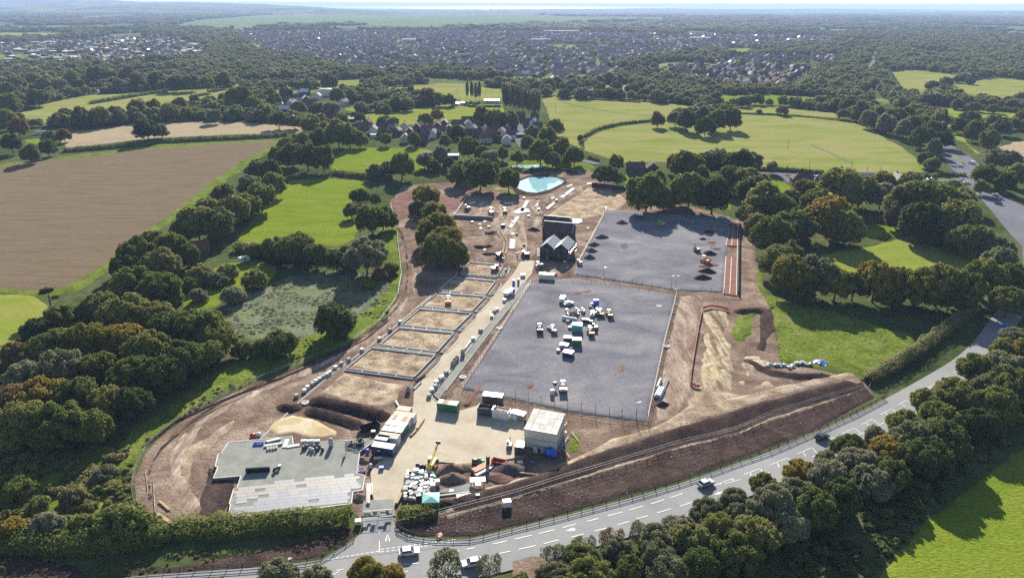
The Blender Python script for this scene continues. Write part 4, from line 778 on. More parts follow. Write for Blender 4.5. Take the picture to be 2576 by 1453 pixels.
tufts('rush_growth', [(560, 770), (640, 722), (760, 690), (860, 680), (960, 690), (985, 720), (940, 770), (860, 830), (760, 850), (640, 860), (580, 840)], 1.5, (.3, .8), .35, 'grey', 'silvery rushes covering the wet pasture', 'rushes', 12, .40)
tufts('weed_growth', [(1930, 745), (2075, 778), (2300, 850), (2280, 880), (2190, 940), (2140, 940), (2100, 925), (1960, 900), (1948, 800)], 1.5, (.25, .6), .45, 'scrub', 'weeds on the rough grass bank by the hedge', 'weeds', 13, .46)
tufts('weed_growth', [(985, 700), (1000, 752), (958, 806), (880, 864), (760, 912), (640, 958), (540, 1004), (440, 1065), (360, 1130), (335, 1180), (300, 1130), (470, 980), (650, 880), (860, 820), (950, 765)], 1.8, (.25, .65), .7, 'scrub', 'weeds on the green verge left of the haul road', 'weeds', 14, .48)
tufts('verge_weeds', [(900, 1450), (300, 1462), (330, 1446), (640, 1426), (800, 1404), (880, 1350), (890, 1320), (640, 1360), (300, 1400), (0, 1390), (0, 1453)], 2.2, (.3, .7), .7, 'rust', 'dry brown weeds on the bottom left verge', 'weeds', 15, .45)
# thicket floor under the roadside trees
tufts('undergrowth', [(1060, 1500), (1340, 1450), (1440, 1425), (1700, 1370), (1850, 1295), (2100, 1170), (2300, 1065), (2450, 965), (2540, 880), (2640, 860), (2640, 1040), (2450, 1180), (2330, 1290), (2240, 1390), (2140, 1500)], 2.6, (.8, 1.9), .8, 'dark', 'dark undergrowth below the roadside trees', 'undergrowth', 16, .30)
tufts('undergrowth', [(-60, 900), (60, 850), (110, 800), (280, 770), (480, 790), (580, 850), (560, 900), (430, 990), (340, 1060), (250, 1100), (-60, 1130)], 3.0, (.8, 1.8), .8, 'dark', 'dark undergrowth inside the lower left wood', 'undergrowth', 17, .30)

# loose rubble over the site
iv_, jf_ = ICO; RUB = proto_obj(MB().add((iv_ * np.random.RandomState(3).uniform(.6, 1.2, (12, 1))).tolist(), [tuple(f) for f in jf_.tolist()]).mesh('rubble_piece', None))
m_rub_ = M('rubble_stone', (.42, .38, .33), .9, var=.25, scale=.5)
def rubble(label, poly, sp, r, seed, thr, z=.22):
    x, y, rs = scat_poly(poly, sp, seed); k = (fbm(x / 4 + seed, y / 4, 3) > thr) & (rs.rand(len(x)) < .6); x, y = x[k], y[k]; s = rs.uniform(*r, len(x)) * rs.uniform(.5, 1, len(x))
    mass('rubble', np.stack([x, y, np.full(len(x), z)], 1), np.stack([s, s * .8, s * .55], 1), RUB, label, 'rubble', m_rub_)
rubble('stones and rubble strewn among the far plots', [(1145, 500), (1350, 505), (1500, 450), (1560, 480), (1440, 570), (1350, 690), (1200, 690), (1150, 620)], 1.3, (.15, .55), 31, .46, .3)
rubble('stones and rubble along the street verge', [(1340, 712), (1240, 842), (1170, 945), (1130, 1005), (1105, 1005), (1190, 895), (1325, 716)], .7, (.12, .4), 32, .36, .5)
rubble('stones and rubble round the foundation plots', [(1160, 660), (1180, 670), (1060, 775), (870, 940), (800, 1000), (770, 1000), (960, 850)], .8, (.12, .4), 33, .42)
rubble('stones scattered on the track right of the platform', [(1706, 745), (1775, 742), (1745, 900), (1735, 985), (1640, 1075), (1680, 870)], 1.3, (.12, .4), 34, .48, .35)
rubble('stones scattered on the pale haul track', [(1423, 1160), (1538, 1105), (1728, 1019), (2140, 934), (2057, 976), (1678, 1090), (1413, 1192)], 1.2, (.1, .35), 35, .46, .42)
rubble('clods and stones on the topsoil strip by the road', [(1020, 1340), (1290, 1262), (1538, 1190), (1848, 1100), (2180, 990), (2040, 1085), (1720, 1203), (1400, 1294), (1190, 1343)], 1.0, (.1, .32), 36, .47, .4)

for k_, q_ in enumerate(([(1181, 663), (1266, 671), (1221, 744), (1106, 733)], [(1101, 740), (1221, 750), (1143, 834), (1008, 821)], [(1004, 829), (1141, 842), (1042, 952), (872, 930)], [(800, 990), (868, 938), (1020, 968), (960, 1030)])):
    rubble('broken blocks and clods on the plots, ' + ['far pair', 'middle pair', 'near pair', 'last dug plot'][k_], q_, .9, (.1, .34), 41 + k_, .44, .5)

# ================================================================== ROADS
NE = smoothline(W([(200, 1468), (317, 1452), (480, 1440), (642, 1429), (760, 1417), (900, 1395), (1044, 1376), (1194, 1356), (1288, 1331), (1403, 1303), (1580, 1256), (1723, 1214), (1838, 1172), (1932, 1140), (2052, 1089), (2152, 1044), (2224, 1006), (2332, 946), (2407, 901), (2454, 856), (2494, 799), (2525, 755), (2560, 705), (2600, 650)]), 2)
def rw(p):
    x = proj(p)[0]; return float(np.interp(x, [200, 1300, 1900, 2150, 2420, 2600], [11, 11.8, 11.4, 10.4, 8.6, 8.6]))
SE = offset(NE, [-rw(p) for p in NE])
mbr = MB(); n = len(NE); RZ = .22
mbr.add([(p.x, p.y, RZ) for p in NE] + [(p.x, p.y, RZ) for p in SE], [(n + k, n + k + 1, k + 1, k) for k in range(n - 1)])
road = mbr.build('main_road', m_asph); road['kind'] = 'structure'
sheet('junction_mouth', [(740, 1421), (806, 1411), (864, 1376), (895, 1354), (914, 1338), (910, 1290), (990, 1283), (991, 1315), (1006, 1337), (1044, 1352), (1119, 1360), (1194, 1357), (1150, 1374), (1000, 1390), (860, 1406)], RZ + .03, m_asph)
sheet('lay_by', [(1290, 1412), (1340, 1400), (1390, 1404), (1395, 1470), (1290, 1470)], RZ + .02, m_soil)
sheet('gate_apron', [(910, 1300), (915, 1262), (990, 1258), (994, 1300)], .45, m_concg)
def mark(poly, name='lane_dash'):
    o = MB().prism([(p.x, p.y) for p in poly], RZ + .035, RZ + .05).build(name, m_paint, road); return o
def dash(a, b, w=.16, name='lane_dash'):
    a, b = G(*a), G(*b); t = (b - a).normalized(); nn = Vector((-t.y, t.x, 0)) * w / 2
    mark([a + nn, a - nn, b - nn, b + nn], name)
t23 = lambda x, y: tl(2, 3, x, y)
for a, b in (((30, 1070), (200, 1030)), ((270, 1015), (430, 975)), ((510, 955), (640, 920)), ((750, 893), (870, 862)), ((960, 838), (1110, 798)), ((1180, 778), (1320, 738)), ((1395, 717), (1530, 673)), ((1595, 655), (1720, 610)), ((70, 1172), (240, 1135)), ((320, 1115), (470, 1078)), ((600, 1050), (720, 1018)), ((830, 990), (950, 958)), ((1060, 928), (1180, 892)), ((1250, 868), (1370, 834)), ((1460, 806), (1600, 765)), ((1690, 740), (1810, 700))):
    dash(t23(*a), t23(*b), .22)
t13 = lambda x, y: tl(1, 3, x, y)
for k in range(11):
    a = 705 + k * 50; dash(t13(a, 1280 - (a - 705) * .168), t13(a + 32, 1280 - (a - 673) * .168), .22, 'give_way_dash')
for j in (0, 1):
    for k in range(14):
        a = 1255 + k * 55; y = 1200 - j * 26 - (a - 1255) * .135; dash(t13(a, y), t13(a + 34, y - 5), .20, 'give_way_dash')
dash(t13(1243, 1088), t13(1243, 1205), .18); dash(t13(1244, 990), t13(1244, 1015), .15)
for a, b in (((2380, 1120), (2530, 1088)), ((2120, 1172), (2205, 1155)), ((1990, 1198), (2050, 1186)), ((2450, 1215), (2560, 1190)), ((560, 1415), (640, 1400)), ((660, 1408), (720, 1395)), ((640, 1450), (690, 1425)), ((750, 1450), (840, 1390)), ((810, 1385), (880, 1375)), ((1480, 1325), (1640, 1312)), ((1490, 1405), (1530, 1395))):
    dash(t13(*a), t13(*b), .22)
for tri in (((1325, 1010), (1298, 1090), (1312, 1088)), ((1325, 1010), (1340, 1092), (1352, 1090))): mark([G(*t13(*p)) for p in tri], 'give_way_triangle')
def arrow(tip, tail, w=.9):
    a, b = G(*tip), G(*tail); t = (b - a).normalized(); nn = Vector((-t.y, t.x, 0)); h = a + t * 2.0
    mark([a, h + nn * w * .7, h + nn * .15, b + nn * .15, b - nn * .15, h - nn * .15, h - nn * w * .7], 'turn_arrow')
arrow(t23(540, 990), t23(640, 968)); arrow(t23(2065, 668), t23(2260, 600)); arrow(t23(2025, 628), t23(2195, 568), .6)
# ladder hatching along the middle of the road
cl = []; 
NEf = subdiv(NE, 1.0); D_ = [proj(p)[0] for p in NEf]
i0 = min(range(len(NEf)), key=lambda i: abs(D_[i] - 1735)); i1 = min(range(len(NEf)), key=lambda i: abs(D_[i] - 2400))
def lad(i, side):
    u = (i - i0) / (i1 - i0); wd = 2.9 * min(1, u * 5, (1 - u) * 2.5); base = 4.4 - .4 * u
    t = (NEf[i + 1] - NEf[i - 1]); t.normalize(); nn = Vector((t.y, -t.x, 0)); return NEf[i] + nn * (base + wd * side)
def dashw(a, b, w=.22):
    t = (b - a).normalized(); nn = Vector((-t.y, t.x, 0)) * w / 2; mark([a + nn, a - nn, b - nn, b + nn], 'hatch_line')
i = i0 + 3
while i + 9 < i1:
    dashw(lad(i, 0), lad(i + 5, 0)); dashw(lad(i + 5, 0), lad(i + 4, 1)); dashw(lad(i + 2, 0), lad(i + 1, .7)); dashw(lad(i + 2, 1), lad(i + 6, 1)); i += 8
# trunk road at upper right, lanes, slip roads
m_asph2 = GM('far_asphalt', [(0.3, (.115, .115, .13)), (0.7, (.155, .155, .17))], size=20, fine=2, famt=.08, bump=0, rough=.85)
def roadline(name, pts, w, z=.30): return ribbon(name, smoothline(W(pts), 2), w, z, m_asph2)
roadline('trunk_road', [(2640, 660), (2576, 600), (2530, 545), (2490, 500), (2450, 465), (2418, 432), (2398, 405), (2368, 380), (2330, 352), (2290, 320), (2240, 295), (2205, 270), (2180, 255)], 10)
roadline('trunk_road', [(2440, 445), (2450, 425), (2440, 405), (2400, 380), (2355, 350)], 9, .34)
roadline('trunk_road', [(2176, 205), (2190, 180), (2205, 150), (2222, 128), (2236, 108)], 16, 1.0)
sheet('trunk_road', [(2480, 478), (2530, 530), (2570, 590), (2576, 680), (2640, 760), (2640, 560), (2576, 520), (2545, 505)], .26, m_asph2)
roadline('lane', [(2420, 452), (2330, 458), (2200, 452), (2080, 444), (1960, 438), (1905, 436)], 5.5)
roadline('lane', [(1960, 438), (1985, 455), (2012, 478)], 4.5, .34)
roadline('lane', [(1505, 414), (1480, 408), (1465, 404)], 7, .34)
roadline('village_street', [(1325, 378), (1308, 358), (1300, 340), (1310, 325), (1318, 312)], 8, .34)
roadline('village_street', [(905, 232), (915, 222), (935, 206), (922, 195)], 9, .5)
sheet('car_park', [(800, 285), (820, 272), (838, 285), (812, 292)], .4, m_concg); sheet('car_park', [(835, 300), (880, 292), (882, 300), (850, 306)], .4, m_concg); sheet('car_park', [(840, 312), (855, 308), (880, 312), (878, 320), (855, 320)], .4, m_concg)
roadline('footpath', [(1395, 252), (1440, 264), (1500, 277), (1570, 287), (1640, 291)], 1.6, .42); roadline('footpath', [(2040, 365), (2080, 382), (2140, 410)], 1.2, .42)
# turquoise settling pond and its banks
patch('pond_bank', [(1285, 480), (1292, 455), (1330, 441), (1380, 439), (1425, 449), (1430, 462), (1385, 487), (1340, 496), (1300, 492)], .5, 1.0, m_soil_d, relief=.05, edge=2.5, eamp=.5)
m_pond = GM('milky_turquoise_water', [(0.3, (.20, .36, .40)), (0.6, (.24, .41, .45)), (.75, (.28, .42, .45))], size=20, fine=8, famt=.04, bump=0, rough=.03, spec=.15)
sheet('pond_water', [(1302, 476), (1308, 458), (1330, 449), (1365, 446), (1400, 449), (1420, 457), (1412, 465), (1385, 478), (1350, 487), (1325, 485)], .62, m_pond)
sheet('pond_water', [(1288, 423), (1290, 418), (1340, 416), (1374, 417), (1368, 422), (1320, 425)], .5, GM('pale_green_water', [(0.3, (.25, .45, .33)), (0.7, (.32, .50, .38))], size=20, fine=8, famt=.04, bump=0, rough=.03, spec=.15))
ridge('earth_bank', W([(1310, 436), (1360, 429), (1420, 430), (1452, 438)]), 7, 2.0, m_soil_d, kind='structure', z=.1)

# ================================================================== HOUSES
m_brick = M('red_brick', (.130, .070, .050), .9, var=.2, scale=1.5); m_brick2 = M('brown_brick', (.110, .075, .060), .9, var=.2, scale=1.5)
m_render = M('white_render', (.50, .49, .46), .8, var=.08); m_cream = M('cream_render', (.50, .44, .34), .8, var=.08); m_blue = M('pale_blue_render', (.42, .52, .60), .8, var=.06)
m_tile = M('clay_tiles', (.190, .095, .070), .9, var=.22, scale=1.2, spec=.05, wave=(1.2, 'Z')); m_tile2 = M('brown_tiles', (.140, .095, .085), .9, var=.2, scale=1.2, spec=.05, wave=(1.2, 'Z'))
m_slate = M('slate', (.085, .085, .100), .75, var=.2, scale=1.2, spec=.12, wave=(1.2, 'Z')); m_zinc = M('pale_roof_sheet', (.22, .23, .24), .42, var=.1, spec=.6)
m_lroof = M('glare_pale_tiles', (.60, .58, .56), .40, var=.08, scale=.6, spec=1.0); m_glass = M('window_glass', (.030, .036, .045), .12, var=.1, spec=.6); m_frame = M('white_frame', (.62, .62, .60), .6, var=.05)  # pale roof tiles: sun glare partly put into the light base colour
m_black = M('black_cladding', (.022, .022, .026), .6, var=.2, wave=(1.6, 'X')); m_timber = M('raw_timber', (.42, .30, .17), .8, var=.2, scale=3); m_door = M('painted_door', (.08, .10, .09), .5)
def gable_roof(mb, w, d, z, h, ov=.35, th=.18):
    """ridge along local x"""
    a, b = w / 2 + ov, d / 2 + ov; zl = z - h * ov / (d / 2)
    for s in (-1, 1):
        v = [(-a, s * b, zl), (a, s * b, zl), (a, 0, z + h), (-a, 0, z + h)]; v += [(x, y, zz + th) for x, y, zz in v]
        f = [(0, 1, 2, 3), (7, 6, 5, 4), (0, 4, 5, 1), (1, 5, 6, 2), (2, 6, 7, 3), (3, 7, 4, 0)]
        mb.add(v, f if s < 0 else [q[::-1] for q in f])
    return mb
def gable_walls(mb, w, d, z, h):
    a, b = w / 2, d / 2; v = [(-a, -b, -.2), (a, -b, -.2), (a, b, -.2), (-a, b, -.2), (-a, -b, z), (a, -b, z), (a, b, z), (-a, b, z), (-a, 0, z + h), (a, 0, z + h)]
    return mb.add(v, [(0, 1, 5, 4), (1, 2, 6, 9, 5), (2, 3, 7, 6), (3, 0, 4, 8, 7), (3, 2, 1, 0)])
def hip_roof(mb, w, d, z, h, ov=.35):
    a, b = w / 2 + ov, d / 2 + ov; r = max(.3, w / 2 - d / 2 * .9); zl = z - .15
    return mb.add([(-a, -b, zl), (a, -b, zl), (a, b, zl), (-a, b, zl), (-r, 0, z + h), (r, 0, z + h), (-a, -b, zl + .12), (a, -b, zl + .12), (a, b, zl + .12), (-a, b, zl + .12)], [(6, 7, 5, 4), (7, 8, 5), (8, 9, 4, 5), (9, 6, 4), (0, 1, 7, 6), (1, 2, 8, 7), (2, 3, 9, 8), (3, 0, 6, 9), (3, 2, 1, 0)])
def house(label, loc, rz, w=9, d=7.5, hw=4.8, hr=3.0, wall=None, roof=None, hip=False, chim=1, win=True, group=None, name='house', cat='house', simple=False):
    t = thing(name, label, cat, loc, rz, group); wl = MB()
    (wl.box(0, 0, -.2, w, d, hw + .2) if hip else gable_walls(wl, w, d, hw, hr)).build('wall', wall, t)
    rf = MB(); (hip_roof if hip else gable_roof)(rf, w, d, hw, hr); r = rf.build('roof', roof, t)
    for k in range(chim):
        x = (-1 if k else 1) * w * .36; MB().box(x, 0, hw + hr - .7, .8, .6, 1.7).box(x, 0, hw + hr + 1.0, .3, .3, .35).build('chimney', m_brick2, r)
    if name == 'new_house': MB().box(0, 0, hw + hr + .17, w + .8, .34, .10).build('ridge_cap', m_frame, r); MB().bar((w / 2 + .37, -d / 2 - .35, hw), (w / 2 + .37, 0, hw + hr + .15), .16, .22).bar((-w / 2 - .37, -d / 2 - .35, hw), (-w / 2 - .37, 0, hw + hr + .15), .16, .22).build('verge_board', m_frame, r)
    if win:
        for s in (-1, 1):
            for zz in ((.9, 3.2) if hw > 4 else (.9,)):
                for x in (-w * .3, w * .3):
                    f = MB().box(x, s * d / 2, zz, 1.5, .12, 1.3).build('window', m_frame, t); MB().box(x, s * (d / 2 + .05), zz + .1, 1.3, .06, 1.1).build('pane', m_glass, f)
        MB().box(0, -d / 2, 0, 1.1, .14, 2.1).build('door', m_door, t)
    return t
WALLS = {'brick': m_brick, 'brown brick': m_brick2, 'white': m_render, 'cream': m_cream, 'pale blue': m_blue}; ROOFS = {'red tiled': m_tile, 'brown tiled': m_tile2, 'slate': m_slate, 'pale': m_lroof}
PROTO = {}
def proto_house(w, d, hw, hr, wall, roof, hip, chim, win):
    k = (w, d, hw, hr, hip, chim, win)
    return k
def row_houses(where, items, group, win=True, zbase=.1):
    items = sorted(items, key=lambda a: a[0]); cnt = {}
    for it in items:
        x, y, rz, wl, rf = it[:5]; o = dict(w=9, d=7.5, hw=4.8, hr=3.0, hip=False, chim=1); o.update(it[5] if len(it) > 5 else {})
        key = (wl, rf); cnt[key] = cnt.get(key, 0) + 1
        p = G(x, y); lab = f'{wl} house with {rf} roof, {ordn(cnt[key])} such from left {where}'
        sig = (o['w'], o['d'], o['hw'], o['hr'], o['hip'], o['chim'], win)
        if sig not in PROTO: PROTO[sig] = house(lab, (p.x, p.y, zbase), rz, wall=WALLS[wl], roof=ROOFS[rf], group=group, win=win, **o)
        else: dup(PROTO[sig], (p.x, p.y, zbase), rz, 1.0, lab, group, {'wall': WALLS[wl], 'roof': ROOFS[rf]})
# village street
V_ = []
for k, (x, y) in enumerate([(912, 330), (940, 336), (925, 318), (965, 330), (985, 322), (1000, 340), (1018, 328), (1030, 342), (1048, 330), (1062, 322), (1075, 336), (1090, 346), (1100, 326), (1118, 320), (1112, 340), (1130, 334), (1142, 346), (1150, 322), (1160, 336), (1178, 322), (1172, 346), (1190, 334), (1205, 322), (1200, 346), (1220, 334), (1232, 322), (1236, 344), (1248, 330), (1262, 322), (1262, 342), (1276, 334), (1285, 350), (1290, 322), (1248, 354), (1222, 358), (1330, 318), (1345, 312), (1352, 328), (1335, 342), (1020, 358), (1060, 362), (1275, 362), (1310, 300), (1345, 300)]):
    wl = ['brick', 'white', 'brown brick', 'brick', 'cream'][k % 5]; rf = ['brown tiled', 'slate', 'red tiled', 'slate'][(k * 7) % 4]
    V_.append((x, y, rnd.choice([0, math.pi / 2]) + rnd.uniform(-.2, .2), wl, rf, dict(w=rnd.choice([8, 10]), d=7, hw=4.4, hr=3.2, hip=False, chim=1)))
V_ += [(1068, 352, .2, 'pale blue', 'slate'), (1342, 318, 1.4, 'pale blue', 'slate'), (1180, 314, 0, 'brown brick', 'slate', dict(w=14, d=9, hw=4, hr=4))]
row_houses('in the village', V_, 'village houses')
H_ = []
for k, (x, y) in enumerate([(415, 290), (440, 292), (520, 285), (560, 288), (615, 292), (640, 295), (660, 270), (700, 272), (718, 262), (735, 268), (715, 285), (735, 300), (750, 255), (770, 258), (782, 268), (800, 250), (768, 240), (860, 250), (875, 255), (742, 310), (830, 300), (865, 265), (610, 275)]):
    H_.append((x, y, rnd.uniform(-.4, .4) + (k % 2) * 1.57, ['white', 'brick', 'brown brick'][k % 3], ['slate', 'brown tiled', 'pale'][(k * 5) % 3], dict(w=11, d=8, hw=4.8, hr=3.4)))
row_houses('in the hamlet', H_, 'hamlet houses')
E_ = []
for k in range(84):
    x = rnd.uniform(1665, 2045); y = rnd.uniform(168 + max(0, (1760 - x) * .05), 214 - max(0, (1730 - x) * .1))
    E_.append((x, y, rnd.choice([0, math.pi / 2, math.pi / 2]) + rnd.uniform(-.35, .35), rnd.choice(['brick', 'brick', 'white', 'brown brick']), rnd.choice(['red tiled', 'brown tiled', 'brown tiled', 'slate']), dict(w=rnd.choice([9, 12]), d=8, hw=5, hr=4.0, chim=0)))
for x in (1745, 1765, 1830, 1858, 1882, 1910, 1930): E_.append((x, 213 + rnd.uniform(-1, 1), math.pi / 2, 'white', 'brown tiled', dict(w=12, d=8, hw=5, hr=4.0, chim=0)))
row_houses('in the estate', E_, 'houses of the far right estate', win=False)
L_ = []
for k in range(125):
    x = rnd.uniform(0, 510); y = rnd.choice([114, 121, 130, 138, 147, 155, 162]) + rnd.uniform(-2, 2) - x * .03
    if 118 < y < 124 or 136 < y < 141: y += 6
    L_.append((x, y, rnd.uniform(-.25, .25) + (1.57 if k % 4 == 0 else 0), rnd.choice(['white', 'brick', 'brown brick']), rnd.choice(['pale', 'pale', 'pale', 'pale', 'brown tiled']), dict(w=rnd.choice([14, 19]), d=12, hw=4.5, hr=rnd.choice([1.0, 1.25, 1.5]), chim=0)))
row_houses('in the far left town', L_, 'houses of the far left town', win=False)
# cottages near the site
c_ = G(500, 640); house('old red brick cottage with two chimneys half hidden by trees', (c_.x, c_.y, .1), .35, 10, 7, 2.8, 3.8, m_brick2, m_tile, chim=2, cat='cottage')
for x, y, w_, lab in ((1598, 437, 12, 'dark brick cottage with twin gables and chimneys beyond the far platform'), (1640, 437, 8, 'small gabled cottage beside the twin gabled one')):
    p = G(x, y); house(lab, (p.x, p.y, .1), math.pi / 2 if w_ == 8 else 0, w_, 9, 4.6, 3.6, m_brick2, m_tile2, chim=2 if w_ > 10 else 0, cat='cottage')
for x, y, w_, rf, lab in ((2020, 466, 16, m_tile2, 'brown roofed house nearest the lane bend in the right hand row'), (2075, 470, 18, m_slate, 'large slate roofed house in the middle of the right hand row'), (2115, 458, 11, m_tile2, 'small brown roofed house behind the slate roofed one'), (2045, 478, 9, m_zinc, 'low outbuilding with pale flat roof before the right hand row')):
    p = G(x, y); house(lab, (p.x, p.y, .1), -.1, w_, 9 if w_ > 9 else 5, 4.6 if w_ > 9 else 2.5, 3.6 if w_ > 9 else .8, m_brick2, rf, hip=w_ > 9, chim=1 if w_ > 9 else 0, cat='house')
for x, y, lab in ((2258, 468, 'left of the two brick houses with gleaming pale roofs by the junction'), (2288, 468, 'right of the two brick houses with gleaming pale roofs by the junction')):
    p = G(x, y); house(lab, (p.x, p.y, .1), math.pi / 2 + .1, 9, 7.5, 5, 3.2, m_brick, M('gleam_pale_tiles', (.42, .40, .38), .9, spec=.03), cat='house')  # sun gleam on these two roofs put into a pale matte tile colour
p = G(2180, 446); house('low pale shed beside the lane on the right', (p.x, p.y, .1), 0, 12, 4, 2.4, .8, m_cream, m_zinc, chim=0, win=False, name='shed', cat='shed')
p = G(2295, 482); house('pale blue rendered house half hidden below the junction', (p.x, p.y, .1), 1.3, 8, 7, 4.5, 3, m_blue, m_slate, cat='house')
p = G(1238, 258); house('low white pavilion beside the bowling green', (p.x, p.y, .1), -.1, 18, 8, 2.8, 1.0, m_render, m_zinc, chim=0, name='pavilion', cat='pavilion')
for x, y, w_, lab in ((1145, 266, 9, 'small pale blue hut left of the bowling green'), (1165, 264, 6, 'tiny turquoise hut beside the bowling green'), (820, 242, 14, 'boxy white block building above the hamlet'), (762, 236, 14, 'low white roofed barn above the hamlet')):
    p = G(x, y); hh = 9 if w_ == 14 and x > 800 else 3
    house(lab, (p.x, p.y, .1), 0, w_, 9, hh, .8, m_blue if x > 1000 else m_render, m_zinc, hip=True, chim=0, win=hh > 4, name='hut' if x > 1000 else 'barn', cat='building')
for x, y, rz, lab in ((1140, 398, .1, 'pale flat roof of a garden shed beside the village trees'), (1075, 392, .1, 'small dark garden shed behind the village meadow'), (448, 762, .1, 'small pale roofed field shelter in the left wood'), (105, 338, .3, 'small white cottage among the far left trees'), (885, 305, .1, 'long pale garage roof near the hamlet car park'), (945, 346, 0, 'white flat roofed garage in the village'), (1310, 345, .2, 'dark slate shed beside the village street')):
    p = G(x, y); house(lab, (p.x, p.y, .1), rz, 8 if y < 500 else 4, 5 if y < 500 else 3, 2.6, .7, m_render if 'white' in lab else m_brick2, m_zinc if 'dark' not in lab else m_slate, chim=0, win=False, name='shed', cat='shed')
m_ware = M('warehouse_roof', (.30, .31, .33), .9, var=.1, spec=.02)
# industrial roofs and the rest of the far town, too many and too far to tell apart
mbw, mbr_, mbp = MB(), MB(), MB(); rs = np.random.RandomState(77)
cnt = 0
tx = []
for poly, keep, ang in ((TOWN[1], .50, .30), (TOWN[2], .30, -.2), (TOWN[0], .22, .1)):
    q = np.array(poly); cx_, cy0 = q.mean(0); ext = max(q.max(0) - q.min(0)) * .75; gu, gv = np.meshgrid(np.arange(-ext, ext, 13.0), np.arange(-ext, ext, 29.0), indexing='ij')
    wob = (fbm(gu / 260 + 3, gv / 260, 2) - .4) * 120; gu2, gv2 = gu + rs.uniform(-2, 2, gu.shape), gv + wob + rs.uniform(-2.5, 2.5, gu.shape)
    X = cx_ + gu2 * math.cos(ang) - gv2 * math.sin(ang); Y = cy0 + gu2 * math.sin(ang) + gv2 * math.cos(ang)
    k = (np.abs(X) < .78 * Y) & (rs.rand(*X.shape) < keep) & (fbm(X / 150, Y / 190, 3) < .56); X, Y = X[k], Y[k]; k = sdist(X, Y, poly) > 0
    tx += [(a, b, ang) for a, b in zip(X[k], Y[k])]
for x, y, ang in tx:
    rz = ang + (1.57 if rs.rand() < .35 else 0) + rs.normal(0, .15); w_, d_ = rs.uniform(8, 12), rs.uniform(7, 9); h_ = rs.uniform(4, 5.5); r_ = rs.uniform(2.5, 4)
    c, s = math.cos(rz), math.sin(rz); tr = lambda m: [(x + a * c - b * s, y + a * s + b * c, z) for a, b, z in m.v]
    a = gable_walls(MB(), w_, d_, h_, r_); mbw.add(tr(a), a.f)
    v = [(-w_ / 2, -d_ / 2 - .3, h_ - .2), (w_ / 2, -d_ / 2 - .3, h_ - .2), (w_ / 2, 0, h_ + r_ + .1), (-w_ / 2, 0, h_ + r_ + .1), (w_ / 2, d_ / 2 + .3, h_ - .2), (-w_ / 2, d_ / 2 + .3, h_ - .2)]
    b = MB().add(v, [(0, 1, 2, 3), (3, 2, 4, 5)]); (mbp if rs.rand() < .05 else mbr_).add(tr(b), b.f)
far_t = mbw.build('distant_town', M('town_walls', (.42, .36, .33), .9, var=.35, scale=.02, spec=.02)); far_t['kind'] = 'stuff'; far_t['label'] = 'rows of small houses filling the distant town'; far_t['category'] = 'town'
mbr_.build('roof', M('town_roofs', (.330, .250, .255), .9, var=.3, scale=.015, spec=.03), far_t); mbp.build('pale_roof', m_lroof, far_t)
for x, y, w_, d_, lab in ((1035, 105, 60, 30, 'long white warehouse roof in the middle of the far town'), (1848, 52, 90, 40, 'long pale warehouse near the horizon'), (1430, 82, 90, 35, 'pale flat roof left of the town centre'), (1385, 82, 60, 30, 'pale flat roof beside the town centre green'), (1635, 76, 50, 30, 'gleaming white roof in the far town'), (1360, 105, 60, 26, 'low pale roof in the far town'), (1760, 100, 70, 30, 'long pale roof above the right hand estate'), (2040, 76, 120, 50, 'long grey factory roof at far right'), (2120, 80, 130, 50, 'longest grey factory roof at far right'), (2200, 86, 120, 50, 'grey factory roof right of the longest one'), (2290, 88, 100, 50, 'rightmost grey factory roof'), (1150, 60, 50, 20, 'small white barn on the far marsh'), (42, 97, 80, 40, 'pale farm barns beside the far left field'), (1180, 145, 60, 10, 'pale bridge parapet in the far town')):
    p = G(x, y); t = thing('warehouse', lab, 'warehouse', (p.x, p.y, 0), rnd.uniform(-.1, .1)); gable_walls(MB(), w_, d_, 7, 2).build('wall', m_cream, t); gable_roof(MB(), w_, d_, 7, 2).build('roof', m_ware, t)
# wind turbines on the horizon
for k, (x, r_) in enumerate(((2196, 1.0), (2286, .3), (2332, .6))):
    p = G(x, 34.5 - (x - 1288) * -.0042); t = thing('wind_turbine', f'tiny white wind turbine, {ordn(k + 1)} from the left on the right horizon', 'wind turbine', (p.x, p.y, 0), 0, 'wind turbines on the horizon')
    s = 1.0; MB().cyl((0, 0, 0), (0, 0, 85), 2.6, 1.6, 8).build('tower', m_render, t); MB().box(0, -3, 84, 4, 9, 4).build('nacelle', m_render, t)
    for b in range(3):
        a = r_ + b * 2.094; MB().bar((0, -8, 86), (45 * math.cos(a), -8, 86 + 45 * math.sin(a)), 3.0, .8).build('blade', m_render, t)
# utility poles
for k, (x, y, h_) in enumerate([(1981, 376, 8), (2140, 434, 8), (2034, 436, 8), (1979, 440, 7), (2213, 440, 6), (2180, 440, 6), (1397, 281, 9), (1542, 322, 8), (2198, 330, 9), (1150, 238, 8), (1222, 240, 8)]):
    p = G(x, y); t = thing('utility_pole', f'thin dark wooden pole, {ordn(k + 1)} in order of survey', 'pole', (p.x, p.y, 0), .3, 'wooden poles in the fields')
    MB().cyl((0, 0, 0), (0, 0, h_), .16, .12, 6).build('shaft', m_bark, t); MB().box(0, 0, h_ - .6, 1.6, .14, .14).build('crossarm', m_bark, t)
_po = sorted([o for o in col.objects if o.name.startswith('utility_pole')], key=lambda o: o.location.x / o.location.y)
for k, o in enumerate(_po): o['label'] = f'thin dark wooden pole, {ordn(k + 1)} from the left among the field poles'

